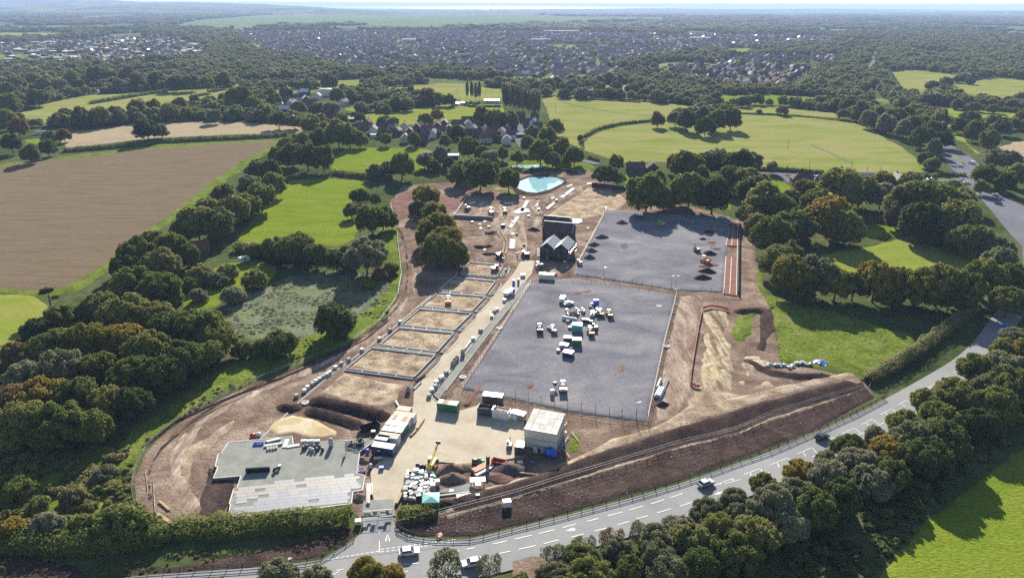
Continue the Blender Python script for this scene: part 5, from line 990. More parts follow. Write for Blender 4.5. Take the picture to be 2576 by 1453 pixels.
# ================================================================== VEHICLES AND PLANT
def paint(name, c, rough=.35): return M('paint_' + name, c, rough, var=.06, spec=.5)
P_ = {'white': paint('white', (.60, .60, .58)), 'black': paint('black', (.016, .016, .018), .25), 'silver': paint('silver', (.36, .37, .38)), 'blue': paint('blue', (.04, .11, .34)), 'navy': paint('navy', (.02, .035, .10)), 'red': paint('red', (.34, .03, .025)),
      'orange': paint('orange', (.62, .20, .05), .5), 'yellow': paint('yellow', (.72, .50, .05), .5), 'green': paint('green', (.03, .14, .07), .5), 'teal': paint('teal', (.10, .36, .32), .6), 'grey': paint('grey', (.22, .23, .24), .5), 'dark': paint('dark_grey', (.045, .047, .05), .5),
      'lime': paint('lime', (.42, .60, .08), .5), 'purple': paint('purple', (.16, .05, .40), .5), 'brightblue': paint('bright_blue', (.02, .13, .60), .5), 'brightgreen': paint('bright_green', (.05, .42, .12), .5), 'cream': paint('cream', (.60, .55, .44), .5), 'pinkred': paint('coral', (.70, .16, .14), .6)}
m_rub = M('rubber', (.018, .018, .018), .85, var=.2); m_steel = M('galvanised_steel', (.42, .43, .44), .45, metal=.6, var=.12); m_rust = M('rusty_steel', (.22, .105, .060), .8, var=.35, scale=1.2, c2=(.30, .22, .17)); m_lamp = M('lamp_glass', (.70, .68, .60), .2, var=.05)
m_pipe = M('black_plastic_pipe', (.020, .021, .023), .5, var=.2); m_block = M('concrete_block', (.36, .35, .33), .85, var=.2, scale=4); m_white = M('white_wrap', (.52, .52, .51), .5, var=.10, scale=3); m_ring = M('precast_concrete', (.24, .24, .235), .85, var=.2, scale=3)
m_opipe = M('orange_pipe', (.62, .20, .07), .5, var=.1); m_tarp = M('blue_sheet', (.03, .14, .55), .45, var=.25, scale=1.5)
def wheel(t, x, y, r, w, m=None):
    o = MB().cyl((x, y - w / 2, r), (x, y + w / 2, r), r, None, 14).build('wheel', m_rub, t)
    MB().cyl((x, y - w / 2 - .02, r), (x, y + w / 2 + .02, r), r * .55, None, 10).build('rim', m or P_['silver'], o)
def car(label, loc, rz, c='white', cat='car', van=False, group=None):
    t = thing('van' if van else 'car', label, cat, loc, rz, group); L, Wd = (5.3, 2.0) if van else (4.4, 1.8)
    lo = [(-L / 2, .35), (L / 2 - .1, .35), (L / 2, .6), (L / 2 - .08, .82), (L * .22, .98), (-L / 2 + .1, .98), (-L / 2 - .02, .7)] if not van else [(-L / 2, .4), (L / 2 - .1, .4), (L / 2, .7), (L / 2 - .1, 1.05), (L * .32, 1.25), (-L / 2, 1.25)]
    b = MB().side(lo, -Wd / 2, Wd / 2)
    up = [(-L / 2 + .25, .97), (L * .24, .97), (L * .06, 1.44), (-L * .30, 1.44)] if not van else [(-L / 2 + .02, 1.24), (L * .34, 1.24), (L * .18, 2.05), (-L / 2 + .05, 2.05)]
    n = len(up); v = [(p[0], -Wd / 2 * (.96 if p[1] < 1.3 else .80 if not van else .92), p[1]) for p in up] + [(p[0], Wd / 2 * (.96 if p[1] < 1.3 else .80 if not van else .92), p[1]) for p in up]
    body = b.build('body', P_[c], t)
    g = MB().add(v, [tuple(range(n))[::-1], tuple(range(n, 2 * n))] + [(k, (k + 1) % n, n + (k + 1) % n, n + k) for k in range(n)]).build('cabin_glass' if not van else 'load_body', m_glass if not van else P_[c], t)
    zr = up[2][1]; MB().box((up[2][0] + up[3][0]) / 2, 0, zr, up[2][0] - up[3][0] + .12, Wd * (.80 if not van else .92), .05).build('roof', P_[c], t)
    if not van:
        for s in (-1, 1):
            for x0, z0, x1, z1 in ((up[1][0], .97, up[2][0], 1.45), (up[0][0], .97, up[3][0], 1.45), (-.25, .97, -.25, 1.45)): MB().bar((x0, s * Wd * .475, z0), (x1, s * Wd * .405, z1), .07).build('pillar', P_[c], t)
    else:
        MB().bar((L * .335, 0, 1.32), (L * .21, 0, 1.95), Wd * .8, .05).build('windscreen', m_glass, t)
        for s in (-1, 1): MB().box(L * .16, s * Wd * .475, 1.3, .8, .06, .5).build('side_window', m_glass, t)
    for s in (-1, 1):
        for x in (-L * .30, L * .31): wheel(t, x, s * (Wd / 2 - .10), .33, .24)
        MB().box(L / 2 - .12, s * Wd * .36, .62, .2, .36, .16).build('headlight', m_lamp, t); MB().box(-L / 2 + .02, s * Wd * .38, .68, .08, .3, .16).build('tail_light', P_['red'], t)
        MB().box(L * .16, s * (Wd / 2 + .09), .98, .14, .2, .13).build('mirror', P_[c], t)
    return t
def road_at(x, y, lane=0): 
    p = G(x, y); i = min(range(len(NE)), key=lambda k: (NE[k] - p).length); i = min(max(i, 1), len(NE) - 2)
    return (p.x, p.y, RZ + .03), yaw(NE[i - 1], NE[i + 1])
for x, y, c, lab, fl in ((1030, 1394, 'white', 'white saloon car passing the site entrance on the main road', 0), (1775, 1221, 'silver', 'dark windowed silver car on the main road below the topsoil strip', 0), (2067, 1104, 'black', 'black car driving up the main road toward the bend', 0), (1187, 1422, 'white', 'white car half hidden by roadside trees at the bottom', 1), (2526, 826, 'brightblue', 'pale blue car in the shaded bend of the main road', 0)):
    p, a = road_at(x, y); car(lab, p, a + (math.pi if fl else 0), c)
far_c = [(2397, 419, 'white', 1.9), (2414, 420, 'silver', 1.9), (2399, 437, 'navy', 2.6), (2361, 371, 'white', 2.2), (2371, 384, 'dark', 2.2), (2504, 492, 'white', 2.2), (2513, 500, 'silver', 2.2), (2511, 514, 'navy', 2.2), (2521, 487, 'red', 2.2), (2339, 454, 'black', 0), (2350, 452, 'black', .1), (2187, 447, 'silver', 0), (1266, 570, 'dark', 1.3), (2430, 462, 'white', 2.4)]
fl_ = ['white car waiting at the trunk road junction, left of the silver one', 'silver car waiting at the trunk road junction', 'navy car turning out of the junction into the lane', 'white car highest up the trunk road slope', 'dark grey car just below the highest white car on the trunk road', 'white car beside the trees on the near trunk road', 'silver car following the white one on the near trunk road', 'navy car nearest us on the near trunk road', 'red car in the tree shade by the traffic island', 'left of two black cars parked beside the junction', 'right of two black cars parked beside the junction', 'silver car parked on the lane below the right pasture', 'dark car parked on the soil among the far plots', 'white car parked under the trees below the junction']
cp = {}
for (x, y, c, a), lab in zip(far_c, fl_): p = G(x, y, .4); car(lab, p, a, c)
p = G(2443, 412, .4); car('white van climbing the trunk road beside the junction', p, 2.1, 'white', 'van', True)
p = G(614, 658, .3); t = thing('caravan', 'white touring caravan parked on the cottage lawn', 'caravan', p, .9)
MB().side([(-2.4, .5), (2.2, .5), (2.5, 1.2), (2.1, 2.5), (-2.3, 2.5), (-2.5, 1.2)], -1.1, 1.1).build('body', P_['white'], t); MB().box(0, -1.12, 1.3, 1.4, .06, .6).build('window', m_glass, t); MB().box(2.2, 0, 1.4, .5, 1.4, .6).build('window', m_glass, t); MB().bar((2.3, 0, .5), (3.6, 0, .45), .15).build('tow_bar', m_steel, t)
for s in (-1, 1): wheel(t, -.2, s * .98, .32, .2)

def excavator(label, loc, rz, c='orange', s=1.0, swing=.5, reach=1.0, cat='excavator'):
    t = thing('excavator', label, cat, loc, rz); t.scale = (s, s, s)
    for k in (-1, 1):
        tr = MB().side([(-1.9, .15), (-1.6, 0), (1.6, 0), (1.9, .15), (2.0, .45), (1.7, .8), (-1.7, .8), (-2.0, .45)], k * 1.0 - .28, k * 1.0 + .28).build('track', m_rub, t)
        for x in (-1.5, -.5, .5, 1.5): MB().cyl((x, k * 1.0 - .3, .4), (x, k * 1.0 + .3, .4), .25, None, 8).build('roller', m_steel, tr)
    MB().cyl((0, 0, .6), (0, 0, .95), .7, None, 14).build('turntable', P_['dark'], t)
    c0, s0 = math.cos(swing), math.sin(swing); rot = lambda m: [(x * c0 - y * s0, x * s0 + y * c0, z) for x, y, z in m.v]
    def part(mb, name, m, par=None): q = MB(); q.add(rot(mb), mb.f); return q.build(name, m, par or t)
    part(MB().box(-.5, 0, .95, 2.6, 2.3, .9, 0, .96, .94), 'engine_house', P_[c]); part(MB().box(-1.75, 0, .95, .5, 2.2, 1.0, 0, .8, .95), 'counterweight', P_['dark'])
    cb = part(MB().box(.6, .65, .95, 1.3, .95, 1.75, 0, .85, .85), 'cab', m_glass); part(MB().box(.6, .65, 2.68, 1.25, .9, .1), 'cab_roof', P_['silver'], cb)
    a, b, d = (.7, -.2, 1.5), (2.4, -.2, 3.6), (4.4 * reach, -.2, 2.9); e = (5.2 * reach, -.2, .9)
    part(MB().bar(a, b, .32, .45).bar(b, d, .30, .38), 'boom', P_[c]); part(MB().bar(d, e, .24, .30), 'stick', P_[c]); part(MB().bar((1.3, -.2, 1.5), (2.3, -.2, 3.0), .14), 'boom_ram', m_steel)
    bk = MB().side([(e[0] - .45, e[2] + .1), (e[0] + .15, e[2] + .1), (e[0] + .2, e[2] - .5), (e[0] - .2, e[2] - .75), (e[0] - .7, e[2] - .5)], -.75, .35); part(bk, 'bucket', P_['dark'])
    return t
def dumper(label, loc, rz, c='orange', s=1.0, load=None):
    t = thing('site_dumper', label, 'dumper', loc, rz); t.scale = (s, s, s)
    MB().box(-.8, 0, .6, 2.2, 1.4, .6, 0, .9, .9).build('chassis', P_[c], t)
    sk = MB(); o = [(-.2, -1.0, .9), (1.9, -1.1, .9), (1.9, 1.1, .9), (-.2, 1.0, .9)]; tp = [(-.35, -1.15, 1.75), (2.3, -1.25, 1.65), (2.3, 1.25, 1.65), (-.35, 1.15, 1.75)]; inn = [(x * .92 + .06, y * .9, z - .35) for x, y, z in tp]
    sk.add(o + tp + inn, [(3, 2, 1, 0), (0, 1, 5, 4), (1, 2, 6, 5), (2, 3, 7, 6), (3, 0, 4, 7), (4, 5, 9, 8), (5, 6, 10, 9), (6, 7, 11, 10), (7, 4, 8, 11), (8, 9, 10, 11)]).build('skip', P_[c], t)
    MB().box(-1.0, 0, 1.2, .6, .7, .45).build('seat', P_['dark'], t)
    r = MB()
    for y in (-.6, .6): r.bar((-1.4, y, 1.1), (-1.4, y, 2.7), .09).bar((-.55, y, 1.1), (-.6, y, 2.7), .09)
    r.build('roll_frame', P_['dark'], t); MB().box(-1.0, 0, 2.68, 1.1, 1.4, .08).build('canopy', P_['cream'], t)
    for y in (-.95, .95):
        for x in (-1.35, 1.0): wheel(t, x, y, .55, .42, P_['yellow'])
    return t
def roller(label, loc, rz, c='yellow'):
    t = thing('road_roller', label, 'roller', loc, rz)
    for x in (-1.2, 1.2): MB().cyl((x, -.8, .6), (x, .8, .6), .6, None, 18).build('drum', m_steel, t)
    MB().box(0, 0, .6, 2.6, 1.3, .8, 0, .8, .9).build('body', P_[c], t); MB().box(-.2, 0, 1.4, .6, .6, .5).build('seat', P_['dark'], t); MB().box(-.2, 0, 2.4, 1.3, 1.3, .1).build('canopy', P_['white'], t)
    r = MB(); [r.bar((x, y, 1.2), (x, y, 2.45), .08) for x in (-.7, .3) for y in (-.55, .55)]; r.build('canopy_frame', P_['dark'], t); return t
def telehandler(label, loc, rz, c='yellow', up=.5):
    t = thing('telehandler', label, 'telehandler', loc, rz)
    MB().box(0, 0, .7, 4.6, 1.6, .9, 0, .92, .9).build('chassis', P_[c], t); cb = MB().box(.3, .55, 1.3, 1.5, .9, 1.3, 0, .8, .85).build('cab', m_glass, t); MB().box(.3, .55, 2.58, 1.3, .85, .1).build('cab_roof', P_[c], cb)
    MB().bar((-2.0, -.25, 1.9), (3.4, -.25, 1.9 + 4 * up), .42, .42).build('boom', P_[c], t); MB().bar((2.6, -.25, 1.9 + 3.4 * up), (4.6, -.25, 1.9 + 4.9 * up), .3, .3).build('boom_extension', P_['lime'], t); MB().box(4.8, -.25, 1.6 + 4.9 * up, .2, 1.2, .9).build('fork_carriage', P_['dark'], t)
    for y in (-1.0, 1.0):
        for x in (-1.5, 1.6): wheel(t, x, y, .62, .42, P_[c])
    return t
# ------------------------------------------------------------------ boxes that stand about the site
def seg(FL, FR, z): a, b = G(*FL, z), G(*FR, z); return a, b, (a + b) / 2, yaw(a, b), (b - a).length
def container(label, FL, FR, d=2.44, h=2.5, c='green', roof=None, z=.44, open_top=False, doors=True, name='shipping_container', length=None, cat='container', sheets=None, sign=None):
    a, b, m, rz, L = seg(FL, FR, z); L = length or L; n = Vector((-math.sin(rz), math.cos(rz), 0)); ctr = m + n * d / 2
    t = thing(name, label, cat, ctr, rz); wl = P_[c] if c in P_ else c
    mb = MB(); k = max(6, int(L / .28)); hh = h - .12
    if open_top:
        mb.box(0, 0, .05, L, d, .12)
        for yy in (-1, 1): mb.box(0, yy * (d / 2 - .05), .1, L, .1, hh)
        for xx in (-1, 1): mb.box(xx * (L / 2 - .05), 0, .1, .1, d, hh)
    else: mb.box(0, 0, .05, L - .06, d - .06, hh)
    mb.build('shell', wl, t)
    rb = MB()
    for yy in (-1, 1):
        for i in range(k): rb.box(-L / 2 + (i + .5) * L / k, yy * (d / 2 - .015), .18, L / k * .5, .04, hh - .28)
    rb.build('corrugated_side', wl, t)
    cp_ = MB()
    for xx in (-1, 1):
        for yy in (-1, 1): cp_.box(xx * (L / 2 - .07), yy * (d / 2 - .07), 0, .16, .16, h)
    for yy in (-1, 1): cp_.box(0, yy * (d / 2 - .05), h - .16, L - .3, .11, .14).box(0, yy * (d / 2 - .05), .02, L - .3, .11, .14)
    cp_.build('corner_frame', wl, t)
    if not open_top:
        if sheets:
            for i in range(len(sheets)): MB().box(-L / 2 + (i + .5) * L / len(sheets), 0, h - .02 + .015 * (i % 2), L / len(sheets) - .03, d + .1, .05).build('roof_sheet', sheets[i], t)
        else: MB().box(0, 0, h - .03, L - .02, d - .02, .07).build('roof', P_[roof] if roof in P_ else (roof or wl), t)
    else: pass
    if doors:
        for yy in (-.5, .5):
            dr = MB().box(L / 2 + .02, yy * d * .48, .15, .05, d * .45, h - .32).build('door', wl, t); MB().cyl((L / 2 + .07, yy * d * .48, .2), (L / 2 + .07, yy * d * .48, h - .25), .025, None, 6).build('lock_bar', m_steel, dr)
    if sign: MB().box(*sign[0], .6, .05, .5).build('notice_board', P_[sign[1]], t)
    return t
d3 = lambda x, y: (888.7 + .14185 * x, 953.1 + .14185 * y); d4 = lambda x, y: (1159.2 + .16846 * x, 953.1 + .16846 * y); d5 = lambda x, y: (966 + .1507 * x, 1107.7 + .1507 * y); d2 = lambda x, y: (1320.2 + .11965 * x, 727.7 + .11965 * y); d1 = lambda x, y: (1094.8 + .15 * x, 502.3 + .15 * y); d6 = lambda x, y: (579.6 + .18175 * x, 1062.6 + .18175 * y)
m_r1 = M('pale_blue_roof', (.42, .46, .55), .4, var=.08); m_r2 = M('pale_green_roof', (.36, .46, .40), .5, var=.1); m_r3 = M('rusted_roof', (.30, .20, .14), .7, var=.3, scale=1.0, c2=(.42, .34, .28)); m_r4 = M('lichen_roof', (.40, .42, .34), .7, var=.2, scale=1.0)
container('navy container with pale roof and yellow notice at the near end of the left row', d3(325, 1330), d3(700, 1390), c='navy', roof=m_r1, sign=((-.9, -1.25, 1.2), 'yellow'))
container('half length cabin with pale blue roof behind the navy container', d3(385, 1200), d3(600, 1235), c='dark', roof=m_r1)
container('white walled container with rusty roof in the left row', d3(430, 1154), d3(790, 1204), c='white', roof=m_r3)
container('dark container with white roof in the middle of the left row', d3(500, 1040), d3(862, 1092), c='dark', roof=m_r1)
container('dark green container with mint roof in the left row', d3(565, 935), d3(925, 995), c='green', roof=m_r2)
container('white container with patched rusty roof sheets in the left row', d3(630, 855), d3(985, 900), c='white', sheets=[m_r3, m_rust, m_r1, m_r3, m_rust, m_r3])
container('white container with brown rusted roof in the left row', d3(700, 770), d3(1075, 820), c='white', roof=m_r3)
container('low rusty topped container at the far end of the left row', d3(760, 640), d3(1000, 670), c='grey', roof=m_r3, h=1.8)
container('dark green container with lichen roof standing alone in the yard', d3(1485, 560), d3(1838, 612), c='green', sheets=[m_r4, m_rust, m_r4, m_r4], h=2.6)
container('black container with clean white roof at the platform corner', d4(320, 358), d4(612, 392), c='dark', roof='white', h=2.6)
t = container('open topped dark skip container full of rusty waste', d4(245, 538), d4(462, 565), c='dark', open_top=True, h=2.5, doors=False)
MB().box(-.3, .2, .2, 4.0, 1.6, 1.7, .1, .7, .6).build('waste_heap', m_rust, t)
t = container('white open topped container with red waste on top', d4(466, 575), d4(700, 625), c='white', open_top=True, h=2.7, doors=False); MB().box(.2, 0, .2, 4.2, 1.4, 2.3, .05, .8, .6).build('waste_heap', m_rust, t)
container('small white store box between the white container and the office', d4(740, 600), d4(835, 620), d=2.2, h=2.2, c='white', doors=False, name='store_box', cat='store')
container('small grey store box beside the two storey office', d4(842, 618), d4(935, 640), d=2.2, h=2.0, c='grey', roof='white', doors=False, name='store_box', cat='store')
container('black cabin with white roof left of the blue tanks', d4(800, 1130), d4(935, 1150), d=3.0, h=2.6, c='dark', roof='white', name='site_cabin', cat='cabin')
# two storey site office
a, b, m, rz, L = seg(d4(938, 1006), d4(1428, 1096), .44); n = Vector((-math.sin(rz), math.cos(rz), 0)); Dp = 9.4
t = thing('site_office', 'large cream two storey site office with panelled pale roof', 'site office', m + n * Dp / 2, rz)
MB().box(0, 0, 0, L - .3, Dp - .4, 2.75).build('lower_storey', P_['cream'], t); MB().box(0, 0, 2.83, L - .3, Dp - .4, 2.75).build('upper_storey', P_['cream'], t); MB().box(0, 0, 2.72, L - .1, Dp - .2, .14).build('storey_band', P_['grey'], t)
m_sheet = M('pale_sheet_a', (.66, .62, .54), .55, var=.10, scale=.8, wave=(3, 'X')); m_sheet2 = M('pale_sheet_b', (.56, .51, .43), .6, var=.10, scale=.8, wave=(3, 'X'))
for r_ in range(3):
    for k in range(5): MB().add([(-L / 2 + k * L / 5 + .03, -Dp / 2 + r_ * Dp / 3 + .02, 5.6 + r_ * .28), (-L / 2 + (k + 1) * L / 5 - .03, -Dp / 2 + r_ * Dp / 3 + .02, 5.6 + r_ * .28), (-L / 2 + (k + 1) * L / 5 - .03, -Dp / 2 + (r_ + 1) * Dp / 3 + .02, 5.86 + r_ * .28), (-L / 2 + k * L / 5 + .03, -Dp / 2 + (r_ + 1) * Dp / 3 + .02, 5.86 + r_ * .28)], [(0, 1, 2, 3)]).build('roof_sheet', [m_sheet, m_sheet2][(r_ + k * 2) % 3 == 1], t)
MB().box(0, 0, 5.5, L, Dp, .12).build('roof_deck', P_['grey'], t); MB().box(0, Dp / 2 - .1, 5.55, L, .1, .8).build('rear_parapet', P_['cream'], t)
for z_ in (0, 2.83):
    for k in range(5): MB().box(-L / 2 + .15 + (k + .5) * (L - .3) / 5, -Dp / 2 + .19, z_ + .06, (L - .3) / 5 - .06, .05, 2.6).build('wall_panel', P_['cream'], t)
for k in range(3): MB().box(L / 2 - .12, -Dp / 2 + 2 + k * 2.4, .1, .08, 1.0, 2.1).build('door', P_['grey'], t)
st = MB()
for k in range(12): st.box(L / 2 + .6, -Dp / 2 + .5 + k * .5, .2 + k * .24, 1.0, .3, .06)
st.build('outside_stair', m_steel, t)
# tanks, pallets and a low fence before the office
def tank(label, xy, r=.9, h=1.7, m=None, z=.44, name='water_tank', cat='tank'):
    p = G(*xy, z); t = thing(name, label, cat, p); MB().cyl((0, 0, 0), (0, 0, h * .85), r, None, 16).cyl((0, 0, h * .85), (0, 0, h), r, r * .55, 16).build('vessel', m or P_['brightblue'], t, True); MB().cyl((0, 0, h), (0, 0, h + .12), r * .3, None, 10).build('lid', P_['dark'], t); return t
tank('large bright blue water tank before the site office', d4(1330, 1120), 1.25, 1.7); tank('second smaller blue tank beside the large one', d4(1385, 1150), .8, 1.3)
def ibc(label, xy, m=None, z=.44, rz=.2, s=1.0):
    p = G(*xy, z); t = thing('bulk_liquid_cage', label, 'tank', p, rz); MB().box(0, 0, .15, 1.0 * s, 1.2 * s, 1.0).build('bottle', m or m_white, t); f = MB()
    for x in (-.53, 0, .53):
        for y in (-.63, .63): f.bar((x * s, y * s, .1), (x * s, y * s, 1.2), .04)
    for z_ in (.4, .8, 1.18):
        for y in (-.63, .63): f.bar((-.53 * s, y * s, z_), (.53 * s, y * s, z_), .04)
        for x in (-.53, .53): f.bar((x * s, -.63 * s, z_), (x * s, .63 * s, z_), .04)
    f.build('cage', m_steel, t); MB().box(0, 0, 0, 1.1 * s, 1.3 * s, .14).build('pallet', m_timber, t); return t
ibc('white caged tank in the office shade', d4(1110, 1085)); ibc('pale caged tank right of the white one in the office shade', d4(1215, 1085), P_['silver'])
def box_item(name, label, xy, sx, sy, sz, m, z=.44, rz=.15, cat=None, lid=None, feet=True):
    p = G(*xy, z); t = thing(name, label, cat or name.replace('_', ' '), p, rz); MB().box(0, 0, .12, sx, sy, sz - .12, 0, .97, .97).build('body', m, t)
    if feet:
        f = MB(); [f.box(0, y, 0, sx, .12, .12) for y in (-sy * .4, 0, sy * .4)]; f.build('pallet', m_timber, t)
    if lid: MB().box(0, 0, sz, sx * 1.02, sy * 1.02, .05).build('lid', lid, t)
    return t
box_item('tool_chest', 'pale tool chest on the ground in the office shade', d4(885, 1260), 1.4, 1.0, .7, P_['cream'], cat='chest'); box_item('tool_chest', 'small blue chest on the ground in the office shade', d4(1075, 1255), .8, .7, .5, P_['blue'], cat='chest')
def fence_line(name, label, pts, h, post_m, rail_m, step, rails, z=.2, pr=.05, cat='fence', mesh=None, ph=None, wpts=None):
    P = wpts or W(pts); P = subdiv(P, .5); L = 0; t = thing(name, label, cat, (P[0].x, P[0].y, z)); o = Vector((P[0].x, P[0].y, 0)); nxt = 0; posts = []
    pm = MB().box(0, 0, 0, pr * 2, pr * 2, ph or h).mesh('post', post_m)
    for i, p in enumerate(P):
        if i: L += (P[i] - P[i - 1]).length
        if L >= nxt or i == len(P) - 1:
            nxt += step; c = obj('post', pm, t); c.location = (p.x - o.x, p.y - o.y, 0); posts.append(p)
    for a, b in zip(posts[:-1], posts[1:]):
        a, b = a - o, b - o; rr = MB()
        for rz_, rh in rails: rr.bar((a.x, a.y, rz_), (b.x, b.y, rz_), .05, rh)
        rr.build('rail', rail_m, t)
        if mesh: MB().bar((a.x, a.y, h * .52), (b.x, b.y, h * .52), .03, h * .92).build('panel', mesh, t)
    return t
m_post = M('dark_fence_timber', (.050, .040, .032), .85, var=.25, scale=3); m_heras = M('mesh_fence_wire', (.19, .19, .19), .6, metal=.3, var=.1)
fence_line('rail_fence', 'dark post and rail fence along the main road left of the entrance', [(330, 1447), (480, 1436), (642, 1426), (740, 1416), (806, 1408), (864, 1373), (893, 1352)], 1.2, m_post, m_post, 3.2, ((.45, .12), (.85, .12), (1.12, .12)), pr=.09)
fence_line('rail_fence', 'dark post and rail fence along the main road right of the entrance', [(1000, 1330), (1010, 1340), (1044, 1350), (1119, 1356), (1194, 1353), (1288, 1328), (1403, 1300), (1580, 1253), (1723, 1211), (1838, 1169), (1932, 1137), (2052, 1086), (2152, 1041), (2224, 1003)], 1.2, m_post, m_post, 3.4, ((.45, .12), (.85, .12), (1.12, .12)), pr=.09)
fence_line('mesh_fence', 'upper pale mesh fence along the topsoil strip', [(1006, 1325), (1100, 1299), (1288, 1250), (1413, 1210), (1538, 1173), (1713, 1120), (1848, 1090), (1932, 1050), (2040, 1017), (2157, 984)], 1.6, m_heras, m_heras, 3.5, ((.85, .03), (1.55, .05)), z=.4)
fence_line('mesh_fence', 'lower pale mesh fence along the topsoil strip', [(1110, 1313), (1288, 1265), (1413, 1226), (1538, 1190), (1693, 1140), (1852, 1101), (1936, 1067), (2045, 1033), (2165, 990), (2195, 978), (2175, 957)], 1.2, m_heras, m_heras, 3.5, ((1.15, .04),), z=.4)
fence_line('mesh_fence', 'pale mesh fence curving round the left edge of the haul road', [(982, 520), (998, 552), (1000, 600), (1010, 690), (1000, 748), (958, 805), (880, 862), (760, 912), (640, 958), (540, 1003), (440, 1063), (372, 1118), (338, 1190), (332, 1235), (340, 1270)], 1.1, m_heras, m_heras, 4.0, ((.1, .04), (.6, .04), (1.05, .06)), z=.15)
fence_line('mesh_fence', 'grey boundary fence along the right edge of the near platform', [(1702, 744), (1672, 860), (1627, 1066)], 2.0, m_heras, m_heras, 3.0, ((.15, .08), (.7, .06), (1.3, .06), (1.95, .08)), z=.5)
fence_line('mesh_fence', 'dark boundary fence along the bottom of the near platform', [(1265, 1002), (1440, 1038), (1627, 1066)], 2.4, m_post, m_post, 4.0, ((.2, .08), (1.1, .04)), z=.5, pr=.06, ph=3.4)
fence_line('mesh_fence', 'dark fence between the two stone platforms', [(1452, 700), (1560, 715), (1700, 733), (1820, 742)], 1.6, m_post, m_post, 4.0, ((.2, .06), (1.5, .06)), z=.5, ph=2.4)
fence_line('mesh_fence', 'second fence between the two stone platforms', [(1440, 712), (1560, 724), (1700, 744)], 1.2, m_post, m_post, 4.0, ((.2, .05), (1.1, .05)), z=.5)
fence_line('board_fence', 'tall dark fence along the right of the far platform', [(1860, 560), (1858, 650), (1856, 746)], 2.0, m_post, m_post, 3.0, ((.3, .1), (1.0, .1), (1.8, .1)), z=.3, mesh=m_post)
fence_line('mesh_fence', 'pale fence along the left edge of the far platform', [(1526, 529), (1490, 598), (1452, 668)], 1.6, m_heras, m_heras, 3.5, ((.2, .06), (.9, .04), (1.5, .06)), z=.5)
fence_line('mesh_fence', 'mesh fence along the left edge of the near platform', [(1336, 714), (1240, 862), (1162, 980)], 1.6, m_heras, m_heras, 3.5, ((.2, .05), (.9, .04), (1.5, .05)), z=.5)
m_net = M('red_safety_netting', (.62, .13, .10), .7, var=.15, scale=2)
fence_line('safety_barrier', 'red plastic netting barrier above the rilled bank', [tl(2, 2, 1920, 215), tl(2, 2, 1990, 192), tl(2, 2, 2100, 205), tl(2, 2, 2180, 232)], 1.0, m_steel, m_net, 2.2, ((.95, .05),), z=.5, mesh=m_net, cat='barrier')
fence_line('safety_barrier', 'red plastic netting barrier down the left of the rilled banks', [tl(2, 2, 1910, 235), tl(2, 2, 1880, 380), tl(2, 2, 1840, 610), tl(2, 2, 1805, 830), tl(2, 2, 1792, 965), tl(2, 2, 1830, 1000), tl(2, 2, 1890, 1000)], 1.0, m_steel, m_net, 2.6, ((.95, .05),), z=.4, mesh=m_net, cat='barrier')
# gates with sign boards
for k, (a, b, lab) in enumerate(((tl(1, 3, 1090, 856), tl(1, 3, 1232, 845), 'left leaf of the mesh site gate with sign boards'), (tl(1, 3, 1240, 843), tl(1, 3, 1378, 832), 'right leaf of the mesh site gate with sign boards'))):
    A, B, m, rz, L = seg(a, b, .45); t = thing('site_gate', lab, 'gate', A, rz)
    f = MB(); f.bar((0, 0, .1), (0, 0, 2.1), .08).bar((L, 0, .1), (L, 0, 2.1), .08).bar((0, 0, 2.05), (L, 0, 2.05), .06).bar((0, 0, .15), (L, 0, .15), .06).build('gate_frame', m_steel, t)
    ml = MB(); [ml.bar((x * L / 14, 0, .15), (x * L / 14, 0, 2.05), .02) for x in range(15)]; ml.build('mesh_infill', m_heras, t)
    for x, z_, w_, h_ in ((.22, 1.0, 1.5, .6), (.45, .5, .8, .5), (.78, .8, 1.0, 1.1)) if k == 0 else ((.3, 1.1, 1.3, .5), (.62, .6, .7, 1.3), (.75, .5, 1.2, .5)): MB().box(x * L, -.06, z_, w_, .04, h_).build('sign_board', P_['grey'], t)
